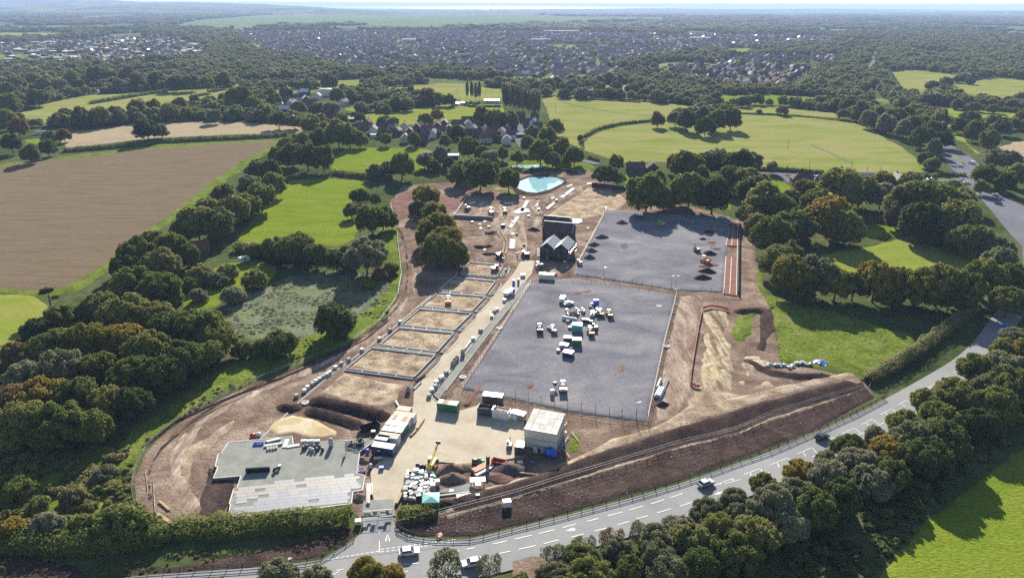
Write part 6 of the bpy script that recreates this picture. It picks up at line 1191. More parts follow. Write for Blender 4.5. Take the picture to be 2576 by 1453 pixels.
# ------------------------------------------------------------------ foundations of the house row
PL = [((1181, 663), (1266, 671), (1250, 699), (1160, 690)), ((1141, 701), (1246, 711), (1221, 744), (1106, 733)), ((1101, 740), (1221, 750), (1186, 786), (1058, 774)), ((1055, 781), (1186, 792), (1143, 834), (1008, 821)), ((1004, 829), (1141, 842), (1099, 889), (956, 870)), ((935, 879), (1094, 898), (1042, 952), (872, 930))]
def wallseg(mb, a, b, w=.32, h=.62, z=.1):
    a, b = Vector(a), Vector(b); a.z = b.z = z + h / 2; d = (b - a).normalized() * w / 2; mb.bar(a - d, b + d, w, h)
for k, q in enumerate(PL):
    c = W(q); o = (c[0] + c[1] + c[2] + c[3]) / 4; t = thing('house_foundation', f'blockwork foundation round a sand filled plot, {ordn(6 - k)} from the near end', 'foundation', (o.x, o.y, .1), 0, 'foundation plots beside the street')
    c = [p - o for p in c]; cen = Vector((0, 0, 0))
    for i in range(4):
        a, b = c[i], c[(i + 1) % 4]; mb = MB(); wallseg(mb, a, b)
        if i in (0, 2):                                        # stepped party wall piers and a parallel outer leaf
            dn = (b - a).normalized(); nn = Vector((-dn.y, dn.x, 0)); nn = nn if nn.dot(a) > 0 else -nn
            wallseg(mb, a + nn * 1.1, b + nn * 1.1, .26, .42)
            for u in (.25, .5, .75): pt = a.lerp(b, u); wallseg(mb, pt, pt + nn * 1.1, .45, .5)
        mb.build('block_wall', m_block, t)
    patch('sand_fill', q, .42, .6, m_sand, relief=.18, rscale=2.0, edge=.5, eamp=.2)
    # small planting islands with kerbs towards the street
    e = q[1]; f = q[2]; A, B = G(*e), G(*f); t_ = (B - A).normalized(); n_ = Vector((-t_.y, t_.x, 0)); n_ = n_ if n_.x > 0 else -n_
    pts = [A + n_ * .8 + t_ * 1, A + n_ * 3.6 + t_ * 1.4, B + n_ * 3.8 - t_ * 2.2, B + n_ * 2.6 - t_ * .6, B + n_ * .8 - t_ * .4]
    sheet('kerbed_island', None, .34, m_concg, wpoly=[(p.x, p.y) for p in pts]); ribbon('kerb', smoothline(pts, 1), .2, .56, m_kerb)
    sheet('soil_bed', None, .50, m_soil, wpoly=[(p.x, p.y) for p in [A + n_ * 1.6 + t_ * 2, A + n_ * 2.9 + t_ * 2.2, B + n_ * 2.9 - t_ * 2.6, B + n_ * 1.6 - t_ * 2.0]])
# excavated last plot
patch('excavated_plot', [(800, 990), (868, 938), (960, 958), (1020, 968), (1000, 1010), (960, 1030), (880, 1020)], .5, .7, m_sand, relief=.28, rscale=2.5, edge=1.2, eamp=.7)
ridge('spoil_ridge', W([(770, 1008), (840, 1020), (920, 1040), (985, 1058)]), 7, 2.0, m_soil_d, z=.1, crest=.35, kind='structure'); ridge('spoil_ridge', W([(760, 1032), (830, 1050), (890, 1070), (915, 1085)]), 6, 1.6, m_soil_d, z=.1, crest=.35, kind='structure')
ridge('spoil_ridge', W([(690, 1020), (735, 1032), (770, 1012)]), 5, 1.5, m_soil_d, z=.1, crest=.4, kind='structure')
ridge('topsoil_bund', W([(1130, 1282), (1290, 1242), (1413, 1203), (1505, 1165), (1678, 1108), (1800, 1070), (1932, 1030), (2057, 996), (2165, 968)]), 7.5, 1.5, m_soil_d, z=.15, crest=.22, amp=.12, kind='structure')
ridge('topsoil_bund', W([(1842, 788), (1900, 782), (1935, 790)]), 6, 1.6, m_soil_d, kind='structure'); ridge('topsoil_bund', W([(1862, 900), (1905, 925), (1940, 942), (2010, 950), (2100, 948)]), 5, 1.0, m_soil_d, kind='structure', crest=.3)
ridge('earth_bank', W([(1180, 620), (1215, 625), (1245, 618)]), 5, 1.4, m_soil_d, kind='structure'); ridge('earth_bank', W([(1200, 640), (1230, 642), (1255, 636)]), 5, 1.2, m_soil_d, kind='structure'); ridge('earth_bank', W([(1210, 592), (1235, 590), (1250, 582)]), 5, 1.5, m_soil_d, kind='structure')
ridge('drain_trench_edge', W([(340, 1268), (372, 1240), (366, 1190), (400, 1130), (470, 1070), (560, 1022), (660, 980)]), .5, .35, m_track, amp=.05, kind='structure'); ridge('drain_trench_edge', W([(440, 1330), (390, 1290), (385, 1210), (420, 1140), (480, 1085), (570, 1035)]), .5, .35, m_track, amp=.05, kind='structure')
ridge('drain_ditch_bank', W([(340, 1140), (440, 1062), (560, 1008), (700, 955), (820, 905), (920, 855), (985, 800)]), 1.6, .5, m_soil_d, amp=.1, kind='structure')
ridge('drain_ditch_bank', W([(640, 1120), (700, 1062), (760, 1005), (830, 945), (960, 850), (1060, 765), (1160, 680)]), 1.2, .35, m_kerb, amp=.08, kind='structure')
# retaining wall and sand pile by the top pond
for a, b, h_, lab in (((1488, 468), (1585, 480), 2.4, 'long grey timber retaining wall below the cottages'), ((1140, 548), (1240, 553), 1.8, 'pale concrete retaining wall of the far left plot'), ((1140, 545), (1172, 500), .5, 'low concrete wall up the left of the far plot')):
    A, B, m, rz, L = seg(a, b, .1); t = thing('retaining_wall', lab, 'wall', A, rz); k = max(3, int(L / 2.4))
    for i in range(k): MB().box((i + .5) * L / k, 0, 0, L / k - .04, .35, h_).build('wall_panel', m_concg if 'concrete' in lab else m_post, t)
    MB().box(L / 2, 0, h_, L, .5, .12).build('coping', m_concw if 'concrete' in lab else m_kerb, t)
m_nb = M('new_brown_brick', (.105, .070, .055), .9, var=.2, spec=.05); m_newroof = M('new_dark_roof', (.115, .085, .082), .85, var=.15, spec=.05, wave=(1.2, 'Z'))
# ------------------------------------------------------------------ new houses
a, b, m, rz, L = seg(d1(1752, 985), d1(2228, 1035), .2); n = Vector((-math.sin(rz), math.cos(rz), 0)); Dp = 13
t = thing('new_house', 'new black clad house with two parallel grey gabled roofs and scaffold', 'house', m + n * Dp / 2, rz)
for s, nm in ((-1, 'left'), (1, 'right')):
    w_ = L / 2; x0 = s * L / 4
    q = gable_walls(MB(), Dp, w_, 5.4, 2.6); MB().add([(x0 + y, x, z) for x, y, z in q.v], [f[::-1] for f in q.f]).build('wall', m_black, t)
    q = gable_roof(MB(), Dp, w_ - .1, 5.4, 2.6, .22); MB().add([(x0 + y, x, z) for x, y, z in q.v], [f[::-1] for f in q.f]).build('roof', m_zinc, t)
    for z_ in (.9, 3.6):
        f = MB().box(x0, -Dp / 2 - .02, z_, 1.6, .1, 1.2).build('window', P_['dark'], t); MB().box(x0, -Dp / 2 - .08, z_ + .1, 1.4, .05, 1.0).build('pane', m_glass, f)
MB().box(0, 0, 5.3, .35, Dp + .5, .12).build('valley_gutter', m_white, t)
sc_ = MB()
for x in np.linspace(-L / 2 - 1, L / 2 + 1, 7):
    sc_.cyl((x, -Dp / 2 - 1.2, 0), (x, -Dp / 2 - 1.2, 6.2), .04, None, 5)
for z_ in (2.0, 3.0, 4.2, 5.2): sc_.bar((-L / 2 - 1, -Dp / 2 - 1.2, z_), (L / 2 + 1, -Dp / 2 - 1.2, z_), .05)
for y in np.linspace(-Dp / 2 - 1.2, Dp / 2, 6): sc_.cyl((L / 2 + 1, y, 0), (L / 2 + 1, y, 6.2), .04, None, 5)
for z_ in (2.0, 4.2, 5.2): sc_.bar((L / 2 + 1, -Dp / 2 - 1.2, z_), (L / 2 + 1, Dp / 2, z_), .05)
sc_.build('scaffold', m_steel, t)
for z_ in (1.95, 4.15): MB().box(0, -Dp / 2 - .75, z_, L + 2, .8, .06).build('scaffold_board', m_post, t)
pp = G(*d1(2075, 640)); house('new house with dark slate roof right behind the twin gabled one', (pp.x, pp.y, .2), rz, 15, 9.0, 4.4, 3.6, m_nb, m_newroof, chim=0, win=True, name='new_house')
pp = G(*d1(2040, 548)); house('new house with dark slate roof, farthest of the three', (pp.x, pp.y, .2), rz, 13.5, 8.0, 4.6, 3.6, m_nb, m_newroof, chim=0, win=True, name='new_house')
# ------------------------------------------------------------------ ground floor slab with insulation boards
slab_p = [(575, 1112), (735, 1097), (738, 1120), (760, 1124), (800, 1112), (945, 1102), (938, 1112), (905, 1135), (898, 1190), (918, 1196), (912, 1232), (888, 1236), (884, 1266), (573, 1304), (580, 1268), (577, 1266), (588, 1229), (597, 1226), (606, 1196), (537, 1202), (548, 1174), (541, 1172), (549, 1141), (557, 1138)]
SZ = .95; so = G(740, 1200)
t = thing('ground_floor_slab', 'stepped grey floor slab partly covered with pale insulation boards', 'slab', (so.x, so.y, 0))
wp = [(p.x - so.x, p.y - so.y) for p in W(slab_p, SZ)]; MB().prism(wp, -.2, SZ).build('slab', m_concg, t)
edge = MB()
for i in range(len(wp)):
    A, B = Vector((*wp[i], SZ + .03)), Vector((*wp[(i + 1) % len(wp)], SZ + .03)); edge.bar(A, B, .22, .10)
edge.build('edge_strip', m_concw, t)
m_bd = [M('board_blue_grey', (.185, .190, .212), .6, var=.05, scale=1), M('board_pale', (.235, .230, .222), .6, var=.05, scale=1), M('board_sand', (.250, .220, .182), .6, var=.05, scale=1), M('board_grey', (.208, .208, .213), .6, var=.05, scale=1)]
A, B = G(600, 1262, SZ), G(880, 1234, SZ); ux = (B - A).normalized(); uy = Vector((-ux.y, ux.x, 0)); per = np.array(wp)
rows_ = 9; bw = 1.3
bm_ = [MB().box(0, 0, 0, 2.35, 1.22, .05).mesh('insulation_board', m) for m in m_bd]
for r_ in range(-3, 10):
    off = rnd.uniform(0, 2.4)
    for k in range(-4, 22):
        p = A + ux * (k * 2.4 + off) + uy * (r_ * 1.27)
        pts_ = np.array([[p.x - so.x + ux.x * i + uy.x * j, p.y - so.y + ux.y * i + uy.y * j] for i in (-1.15, 1.15) for j in (-.58, .58)])
        if (sdist(pts_[:, 0], pts_[:, 1], wp) < .25).any(): continue
        if proj(p)[1] < 1212 - (proj(p)[0] - 700) * .12 + rnd.uniform(-3, 3): continue
        if rnd.random() < .05: continue
        tone = 0 if r_ < 0 else (2 if 2 <= r_ <= 5 and rnd.random() < .5 else rnd.choice([0, 1, 3, 3]))
        o = obj('insulation_board', bm_[tone], t); o.location = (p.x - so.x, p.y - so.y, SZ + .004 + rnd.uniform(0, .01)); o.rotation_euler = (0, 0, yaw((0, 0), ux) + rnd.uniform(-.012, .012))

# ================================================================== PLANT ON THE SITE
def at(xy, z): p = G(*xy, z); return (p.x, p.y, z)
Z2 = PZ + .03
dumper('dark loaded dumper at the left of the near platform machines', at(d2(315, 880), Z2), -1.5, 'dark', 0.97)
dumper('dumper with pale skip right of the dark loaded one', at(d2(600, 890), Z2), -1.2, 'cream', 0.84)
dumper('orange dumper at the right end of the near platform machines', at(d2(1780, 570), Z2), -1.3, 'orange', 0.92)
dumper('orange dumper parked below the green excavator', at(d2(1385, 950), Z2), -1.4, 'orange', 0.92)
dumper('yellow and cream dumper beside the small rollers', at(d2(1600, 540), Z2), -1.3, 'yellow', 0.84)
excavator('green and yellow excavator with folded boom among the platform machines', at(d2(1470, 840), Z2), 1.2, 'lime', .8, .4, .55)
excavator('brown mini excavator in the middle of the platform machines', at(d2(1105, 480), Z2), 1.5, 'dark', .6, .2, .6); excavator('second brown mini excavator right of the first one', at(d2(1225, 480), Z2), 1.6, 'dark', .6, -.2, .6)
roller('white canopied roller beside the yellow dumper', at(d2(1530, 520), Z2), 1.2, 'cream'); roller('small white roller left of the canopied pair', at(d2(1420, 570), Z2), 1.4, 'white')
dumper('large tracked dumper alone near the bottom of the near platform', at((1416, 982), Z2), -1.55, 'cream', 1.05)
car('white car parked on the near platform beside the machines', at(d2(920, 320), Z2), .5, 'white'); car('small white van parked at the top of the near platform machines', at(d2(800, 240), Z2), 1.3, 'white', 'van', True)
container('white office cabin with skylight roof on the near platform', d2(985, 885), d2(1200, 900), d=2.6, h=2.6, c='teal', roof='white', z=PZ, name='site_cabin', cat='cabin', doors=False)
container('dark slate store box at the top left of the box group on the platform', d2(812, 1105), d2(985, 1115), d=2.2, h=1.6, c='dark', z=PZ, doors=False, name='store_box', cat='store')
container('dark green store box at the top right of the box group on the platform', d2(1000, 1190), d2(1185, 1200), d=2.6, h=2.3, c='green', z=PZ, roof=m_r2, name='store_box', cat='store')
container('pale box with red trim at the left of the box group on the platform', d2(725, 1230), d2(900, 1255), d=2.0, h=1.3, c='silver', z=PZ, roof='white', doors=False, name='store_box', cat='store')
container('blue walled store box lowest in the box group on the platform', d2(785, 1405), d2(985, 1445), d=2.6, h=1.6, c='navy', z=PZ, roof=m_r1, name='store_box', cat='store')
def pallet(label, xy, m, sx=1.2, sy=1.0, sz=.9, z=.44, rz=.3, n=(2, 2, 2), group=None):
    """pallet of wrapped packs, each pack with its own edges"""
    p = G(*xy, z); t = thing('block_pallet', label, 'pallet', p, rz, group); f = MB(); [f.box(0, y, 0, sx, .1, .1) for y in (-sy * .4, 0, sy * .4)]; f.box(0, 0, .1, sx, sy, .04).build('pallet', m_timber, t)
    for i in range(n[0]):
        for j in range(n[1]):
            for k in range(n[2]): MB().box(-sx / 2 + (i + .5) * sx / n[0], -sy / 2 + (j + .5) * sy / n[1], .14 + k * sz / n[2], sx / n[0] - .03, sy / n[1] - .03, sz / n[2] - .02).build('pack', m, t)
    return t
for xy, m, lab in ((d2(900, 690), m_white, 'small white pack below the long white pipe on the platform'), (d2(1380, 385), m_white, 'white pack left of the blue toilet block on the platform'), (d2(1540, 385), m_white, 'white pack right of the blue toilet block on the platform'), (d2(1410, 325), m_white, 'grey white pack above the blue toilet block on the platform'), (d2(700, 1300), m_white, 'white pack with red base left of the blue store box'), (d2(500, 825), P_['cream'], 'cream crate between the two left dumpers'), (d2(1360, 800), m_white, 'white pack beside the green excavator'), (d2(945, 820), m_white, 'white pack left of the office cabin'), (d2(880, 450), m_white, 'white pack top left of the brown soil trailer'), (d2(905, 510), m_white, 'white pack beside the brown soil trailer'), ((1389, 992), m_white, 'lone white pack beside the tracked dumper')):
    pallet(lab, xy, m if len(lab) % 2 else m_block, 1.1, 1.0, .7 if 'lone' not in lab else 1.6, Z2)
for i, (x, y) in enumerate(((1235, 690), (1285, 690), (1330, 700), (1390, 725))): pallet(f'dark stacked pallet, {ordn(i + 1)} from the left behind the office cabin', d2(x, y), P_['dark'], 1.3, 1.2, 1.3, Z2, group='dark pallets on the platform')
def pipe_pack(label, a, b, r, rows, m, z=.44, name='pipe_stack'):
    A, B, mm, rz, L = seg(a, b, z); t = thing(name, label, 'pipes', mm, rz); k = 0
    for j, nrow in enumerate(rows):
        for i in range(nrow): MB().cyl((-L / 2, (i - (nrow - 1) / 2) * 2.04 * r, r + j * 1.75 * r), (L / 2, (i - (nrow - 1) / 2) * 2.04 * r, r + j * 1.75 * r), r, None, 10).build('pipe', m if not isinstance(m, list) else m[j % len(m)], t)
    bt = MB(); [bt.box(x, 0, -.02, .12, max(rows) * 2.1 * r, .06) for x in (-L * .3, L * .3)]; bt.build('bearer', m_timber, t); return t
pipe_pack('long white wrapped pipe bundle lying on the platform', d2(790, 620), d2(1090, 665), .35, (2, 1), m_white, Z2)
p = G(*d2(1495, 330), Z2); t = thing('portable_toilet', 'blue toilet block with white roof on the platform', 'toilet', p, .1); MB().box(0, 0, .1, 2.2, 1.6, 2.1, 0, .97, .97).build('body', P_['brightblue'], t); MB().box(0, 0, 2.2, 2.3, 1.7, .15, 0, .85, .85).build('roof', m_white, t); MB().box(.3, -.82, .2, .7, .05, 1.8).build('door', P_['blue'], t)
p = G(*d2(1010, 540), Z2); t = thing('soil_trailer', 'flat trailer heaped with brown soil on the platform', 'trailer', p, .15); MB().box(0, 0, .6, 4.2, 2.2, .25).build('bed', P_['grey'], t); MB().box(0, 0, .85, 3.8, 2.0, .7, 0, .5, .5).build('soil_load', m_soil, t)
for s in (-1, 1):
    for x in (-.9, .9): wheel(t, x, s * .95, .4, .25)
p = G(1396, 976, Z2); t = thing('hopper', 'black funnel shaped hopper near the tracked dumper', 'hopper', p, 0); MB().cyl((0, 0, .9), (0, 0, 1.9), .25, .9, 14).build('funnel', P_['dark'], t, True); MB().bar((-.4, -.4, 0), (-.3, -.3, 1.2), .08).bar((.4, -.4, 0), (.3, -.3, 1.2), .08).bar((0, .5, 0), (0, .4, 1.2), .08).build('stand', P_['dark'], t)
# far platform
excavator('orange excavator beside the red spread heaps on the far platform', at((1753, 632), Z2), 1.0, 'orange', .85, 1.0, .6); dumper('orange dumper below the excavator on the far platform', at((1774, 660), Z2), -1.0, 'orange', 1.1)
excavator('cream mini excavator at the left edge of the far platform', at((1458, 664), Z2), 1.6, 'cream', .75, .3, .5); dumper('bright green small dumper at the shaded top of the far platform', at((1662, 567), Z2), .2, 'lime', .9)
def heap(label, xy, w, h, m, z=PZ, sq=.8, name='stone_heap'):
    p = G(*xy, 0); n = 22; mb = MB(); k = 7; sd = rnd.random() * 9
    v = [(0, 0, h)]; 
    for r in range(1, k + 1):
        for j in range(n):
            a = 2 * math.pi * j / n; rr = w / 2 * r / k * (1 + .25 * (math.sin(a * 2 + sd) * .6 + math.sin(a * 3 + sd * 2) * .4)) * (1 + rnd.uniform(-.04, .04))
            zz = h * (1 - (r / k) ** 1.25) * (1 + rnd.uniform(-.12, .12)) - (.15 if r == k else 0)
            v.append((rr * math.cos(a), rr * sq * math.sin(a), zz))
    f = [(0, 1 + j, 1 + (j + 1) % n) for j in range(n)] + [(1 + (r - 1) * n + j, 1 + r * n + j, 1 + r * n + (j + 1) % n, 1 + (r - 1) * n + (j + 1) % n) for r in range(1, k) for j in range(n)]
    o = mb.add(v, f).build(name, m, None, True); o.location = (p.x, p.y, z); tag(o, label, 'heap'); return o
for (x, y, w_, h_, m, lab) in ((1564, 563, 8, 1.6, m_gravd, 'dark stone heap in the upper left of the far platform'), (1610, 549, 5.5, 1.4, m_soil_d, 'brown heap at the top edge of the far platform in shade'), (1513, 600, 7, 1.6, m_gravd, 'highest of four dark heaps down the left of the far platform'), (1494, 619, 6, 1.6, m_gravd, 'second of four dark heaps down the left of the far platform'), (1487, 634, 6.5, 1.6, m_gravd, 'third of four dark heaps down the left of the far platform'), (1483, 651, 6.5, 1.7, m_gravd, 'lowest of four dark heaps down the left of the far platform'), (1785, 586, 7, 1.0, m_soil_d, 'red brown heap highest on the right of the far platform'), (1767, 604, 4, .9, m_gravd, 'small dark heap near the top right red stains'), (1785, 641, 7.5, 1.7, m_soil_d, 'dark red heap beside the orange excavator'), (1780, 686, 7.5, 1.7, m_soil_d, 'upper of two red brown heaps at the lower right of the far platform'), (1767, 702, 7.5, 1.6, m_soil_d, 'lower of two red brown heaps at the lower right of the far platform')):
    heap(lab, (x, y), w_, h_, m)
heap('round grey gravel heap beside the new houses', (1342, 580), 7, 1.8, m_gravd, .2); heap('brown soil heap right of the near platform corner', (1866 - 200, 1020), 4, 1.2, m_soil_d, .3); heap('grey spoil heap below the new houses', (1385, 668), 8, 1.4, m_soil, .2); heap('brown sand heap in the yard behind the block pallets', d5(1090, 520), 7, 1.8, m_soil, .42); heap('second brown heap in the yard before the first', d5(1150, 650), 6.5, 1.5, m_soil, .42); heap('pale sand heap in the yard', d5(1330, 450), 6.5, .8, m_sand, .42); heap('heap of dark broken stone at the right of the yard', d5(2050, 500), 9, 1.6, m_gravd, .36); heap('low brown heap by the pipe racks', d5(1900, 620), 8, .8, m_soil_r, .3); heap('small brown mound with a white plank by the tent', d5(980, 1080), 5, 1.0, m_soil_d, .3); heap('soil heap in the kerbed corner beside the navy container', d6(1840, 530), 4.5, .9, m_soil, .3); heap('soil heap in the lower kerbed corner of the slab', d6(1790, 1040), 5, .9, m_soil, .3)
for k, (x, y) in enumerate(sorted(((1188, 560), (1230, 572), (1222, 584), (1290, 560), (1300, 590), (1318, 618), (1330, 545), (1355, 528), (1376, 512), (1400, 505), (1420, 488), (1350, 500), (1318, 500), (1260, 508), (1376, 650), (1398, 690), (1420, 660)))): pallet(f'small pack among the far plots, {ordn(k + 1)} from the left', (x, y), [m_white, m_block, P_['dark'], m_timber][k % 4], 1.2, 1.0, .7, .4, rnd.uniform(0, 1.5), group='packs among the far plots')
for k, (x, y) in enumerate(((1790, 612), (1800, 628), (1792, 668), (1772, 672))): heap(f'low reddish spread heap, {ordn(k + 1)} down the right of the far platform', (x, y), 6, .5, m_soil_r)
# plots row and far plots
excavator('dark red excavator working in the farthest foundation plot', at(d1(1075, 965), .45), -1.2, 'red', .95, .2, .8); excavator('red armed excavator reaching across the sand of the second plot', at(d1(1010, 1195), .45), .1, 'red', .95, 0, 1.0); excavator('red armed excavator at the head of the street', at(d1(1510, 950), .45), 2.2, 'red', 1.0, .4, .9)
excavator('red and white excavator on the far left plot', at(d1(540, 165), .5), 1.0, 'red', 1.0, .8, .7); dumper('red dumper on the far left plot', at(d1(940, 235), .5), -1.4, 'red', 1.2); dumper('dark green dumper beside the wheel tracks of the far plots', at(d1(1170, 215), .5), -1.5, 'green', 1.0)
dumper('orange dumper in the fourth foundation plot', at((1128, 762), .5), -1.5, 'orange', 1.0); dumper('grey dumper beside the spoil heap below the new houses', at(d1(1750, 1130), .4), .6, 'grey', 1.0)
telehandler('yellow telehandler with raised boom behind the block pallets', at(d5(800, 440), .44), 1.35, 'yellow', .45)
excavator('black mini digger beside the black cabin in the yard', at(d4(725, 1010), .44), 1.5, 'dark', .6, 0, .5)
# street furniture of the unfinished street
def rings(label, xy, n=2, r=.62, z=.46):
    p = G(*xy, z); t = thing('manhole_rings', label, 'concrete rings', p)
    for k in range(n): MB().ring((0, 0, k * .62), r, r - .12, .6).build('ring', m_ring, t)
    return t
t12 = lambda x, y: tl(1, 2, x, y)
for k, (x, y, n_) in enumerate(((2080, 668, 3), (2022, 715, 2), (2000, 740, 2), (1980, 770, 2), (1532, 1025, 2), (1600, 975, 1))): rings(f'stack of grey manhole rings, {ordn(k + 1)} counting down the street', t12(x, y), n_, .75 if n_ > 1 else .6)
for k, (x, y) in enumerate(((2425, 215), (2400, 235), (2372, 285), (2260, 425), (2185, 510), (1915, 850), (1870, 900), (1858, 915), (1815, 950), (1805, 990), (1770, 1030), (1742, 1085), (2500, 125))): pallet(f'pallet of pale blocks, {ordn(k + 1)} down the right kerb of the street' if k < 12 else 'pallet of pale blocks by the blue truck', t12(x, y), m_block if k % 2 else m_white, 1.2, 1.2, .9, .47, rnd.uniform(0, 1), group='block pallets along the street kerb')
for k, (x, y) in enumerate(((410, 1085), (490, 1035), (520, 1000), (570, 965), (605, 938), (642, 915), (678, 893), (712, 872), (742, 852), (935, 720), (1068, 622), (1245, 510), (1350, 420), (1452, 340), (800, 800), (860, 760))): pallet(f'white bag of stone, {ordn(k + 1)} up the line left of the foundations', t12(x, y), m_white if k % 3 else m_block, 1.1, 1.1, .85, .22, .7, (2, 1, 1), group='white bags along the foundations')
pipe_pack('white plastic pipes lying along the street kerb', t12(2105, 610), t12(2160, 535), .2, (2, 1), m_white, .46); pipe_pack('long pale pipes on the kerbed island by the last plot', t12(1590, 1010), t12(1660, 940), .12, (3, 2), m_concw, .5); pipe_pack('red plastic pipes along the last kerbed island', t12(1600, 930), t12(1700, 870), .12, (4, 3), m_soil_r, .5)
for k, (xy, lab) in enumerate((((768, 1012), 'white manhole cover ring on the left bank'), (t12(2080, 885), 'pale manhole cover by the street verge'), (t12(2450, 392), 'white manhole cover near the platform corner'), ((1677, 870), 'white manhole cover on the track right of the near platform'), ((1658, 770), 'grey rubble bag beside the near platform fence'))):
    p = G(*xy, .5); t = thing('manhole_cover', lab, 'manhole cover', p); MB().ring((0, 0, -.3), 1.1, .75, .5, 18).build('ring', m_concw, t); MB().cyl((0, 0, -.2), (0, 0, .12), .74, None, 18).build('cover', m_ring, t)
# tipper truck
p = G(1281, 742, .46); t = thing('tipper_truck', 'blue and white tipper truck at the top of the street', 'truck', p, 1.0)
MB().box(1.9, 0, .5, 1.7, 2.1, 1.9, 0, .88, .94).build('cab', P_['brightblue'], t); MB().box(2.55, 0, 1.45, .35, 1.8, .8).build('windscreen', m_glass, t); MB().box(-.9, 0, .9, 3.8, 2.2, 1.2).build('tipper_body', P_['white'], t); MB().box(0, 0, .45, 5.2, .9, .3).build('chassis', P_['dark'], t)
for s in (-1, 1):
    for x in (-1.9, -.8, 1.9): wheel(t, x, s * .95, .5, .3)
box_item('portable_toilet', 'narrow blue portable toilet beside the tipper truck', d1(1315, 1430), 1.1, 1.1, 2.3, P_['brightblue'], .46, cat='toilet', lid=m_white, feet=False); box_item('fuel_tank', 'white rounded tank on the street near the portable toilet', d1(1470, 1290), 2.0, 1.4, 1.3, P_['white'], .46, cat='tank'); box_item('water_butt', 'green water butt beside the portable toilet', d1(1395, 1400), .9, .9, 2.0, P_['green'], .46, cat='tank', feet=False)
t = container('pale flat roofed mess hut with two skylights by the platform corner', d1(1735, 1330), d1(1985, 1350), d=2.6, h=2.3, c='cream', roof='cream', z=.5, name='site_cabin', cat='cabin', doors=False); MB().box(-.6, 0, 2.36, .9, .7, .08).build('skylight', m_glass, t); MB().box(1.0, 0, 2.36, .9, .7, .08).build('skylight', m_glass, t)
# yard store: block pallets, chamber frames, bins
YP = []
for i in range(6):
    for j in range(9):
        x = 360 + i * 78 + (8 - j) * 6 + rnd.uniform(-16, 16); y = 560 + j * 52 + rnd.uniform(-14, 14)
        if x < 340 + max(0, (700 - y)) * .3: continue
        YP.append((x, y))
YP.sort(key=lambda a: a[0])
for k, (x, y) in enumerate(YP):
    m, w_ = rnd.choice([(m_white, 'white'), (m_white, 'white'), (m_block, 'grey'), (m_block, 'grey'), (P_['dark'], 'black'), (m_concw, 'pale')])
    pallet(f'{w_} pack in the crowded yard store, {ordn(k + 1)} from the left', d5(x, y), m, rnd.uniform(.8, 1.3), rnd.uniform(.8, 1.2), rnd.uniform(.5, 1.3), .44, rnd.uniform(0, 1.5), rnd.choice([(2, 1, 1), (2, 2, 1), (1, 2, 2), (3, 1, 2)]), group='packs in the yard store')
pallet('tall white wrapped pack at the back left of the yard store', d5(540, 560), m_white, 1.3, 1.2, 1.4); pallet('tall grey wrapped pack at the back of the yard store', d5(630, 580), m_white, 1.2, 1.2, 1.2); pallet('tall blue grey chamber pack at the right of the yard store', d5(815, 830), P_['silver'], 1.2, 1.2, 1.8); pallet('pale chamber pack beside the tall blue grey one', d5(890, 740), P_['silver'], 1.2, 1.2, 1.3)
for k, (x, y, m, lab) in enumerate(((665, 690, m_white, 'upper white chamber frame lying in the yard store'), (660, 755, m_white, 'lower white chamber frame lying in the yard store'), (660, 820, m_white, 'small white chamber frame below the other two'))):
    p = G(*d5(x, y), .9); t = thing('chamber_frame', lab, 'chamber frame', p); MB().ring((0, 0, 0), .55, .36, .4, 12).build('frame', m, t); MB().cyl((0, 0, -.45), (0, 0, 0), .5, None, 12).build('base_ring', m_ring, t)
for k, (x, y) in enumerate(((560, 450), (610, 470), (670, 470))): tank(f'black plastic drum, {ordn(k + 1)} from the left behind the yard store', d5(x, y), .5, 1.2, P_['black'], name='plastic_drum', cat='drum')
tank('bright green tarpaulined drum in the yard store', d5(840, 640), .55, .8, P_['brightgreen'], name='plastic_drum', cat='drum'); tank('left green bucket by the black drums at the right of the yard', d5(1600, 340), .5, .9, P_['brightgreen'], name='plastic_drum', cat='drum'); tank('right green bucket by the black drums at the right of the yard', d5(1650, 375), .55, .9, P_['brightgreen'], name='plastic_drum', cat='drum'); tank('wide black drum left of the green buckets', d5(1520, 400), .85, 1.7, P_['dark'], name='plastic_drum', cat='drum')
p = G(*d5(1735, 420), .44); t = thing('membrane_roll', 'tall black roll of membrane standing in the yard', 'roll', p); MB().cyl((0, 0, 0), (0, 0, 2.8), .5, None, 14).build('roll', P_['black'], t, True); MB().ring((0, 0, 2.8), .3, .2, .03).build('core_tube', m_timber, t)
p = G(*d5(1915, 400), .44); t = thing('waste_skip', 'red waste skip at the right of the yard', 'skip', p, -.35)
o = [(-1.2, -.8, .1), (1.2, -.8, .1), (1.2, .8, .1), (-1.2, .8, .1)]; tp = [(-1.9, -.95, 1.3), (1.9, -.95, 1.3), (1.9, .95, 1.3), (-1.9, .95, 1.3)]; inn = [(x * .93, y * .9, z - .05) for x, y, z in tp]; bt = [(x * .9, y * .9, z + .3) for x, y, z in o]
MB().add(o + tp + inn + bt, [(3, 2, 1, 0), (0, 1, 5, 4), (1, 2, 6, 5), (2, 3, 7, 6), (3, 0, 4, 7), (4, 5, 9, 8), (5, 6, 10, 9), (6, 7, 11, 10), (7, 4, 8, 11), (8, 9, 13, 12), (9, 10, 14, 13), (10, 11, 15, 14), (11, 8, 12, 15), (12, 13, 14, 15)]).build('hull', P_['red'], t); MB().box(0, 0, .4, 2.2, 1.2, .4, .2, .6, .6).build('rubbish', m_gravd, t); [MB().cyl((x, s * .98, .7), (x, s * 1.08, .7), .06, None, 6).build('lug', m_steel, t) for x in (-.9, .9) for s in (-1, 1)]
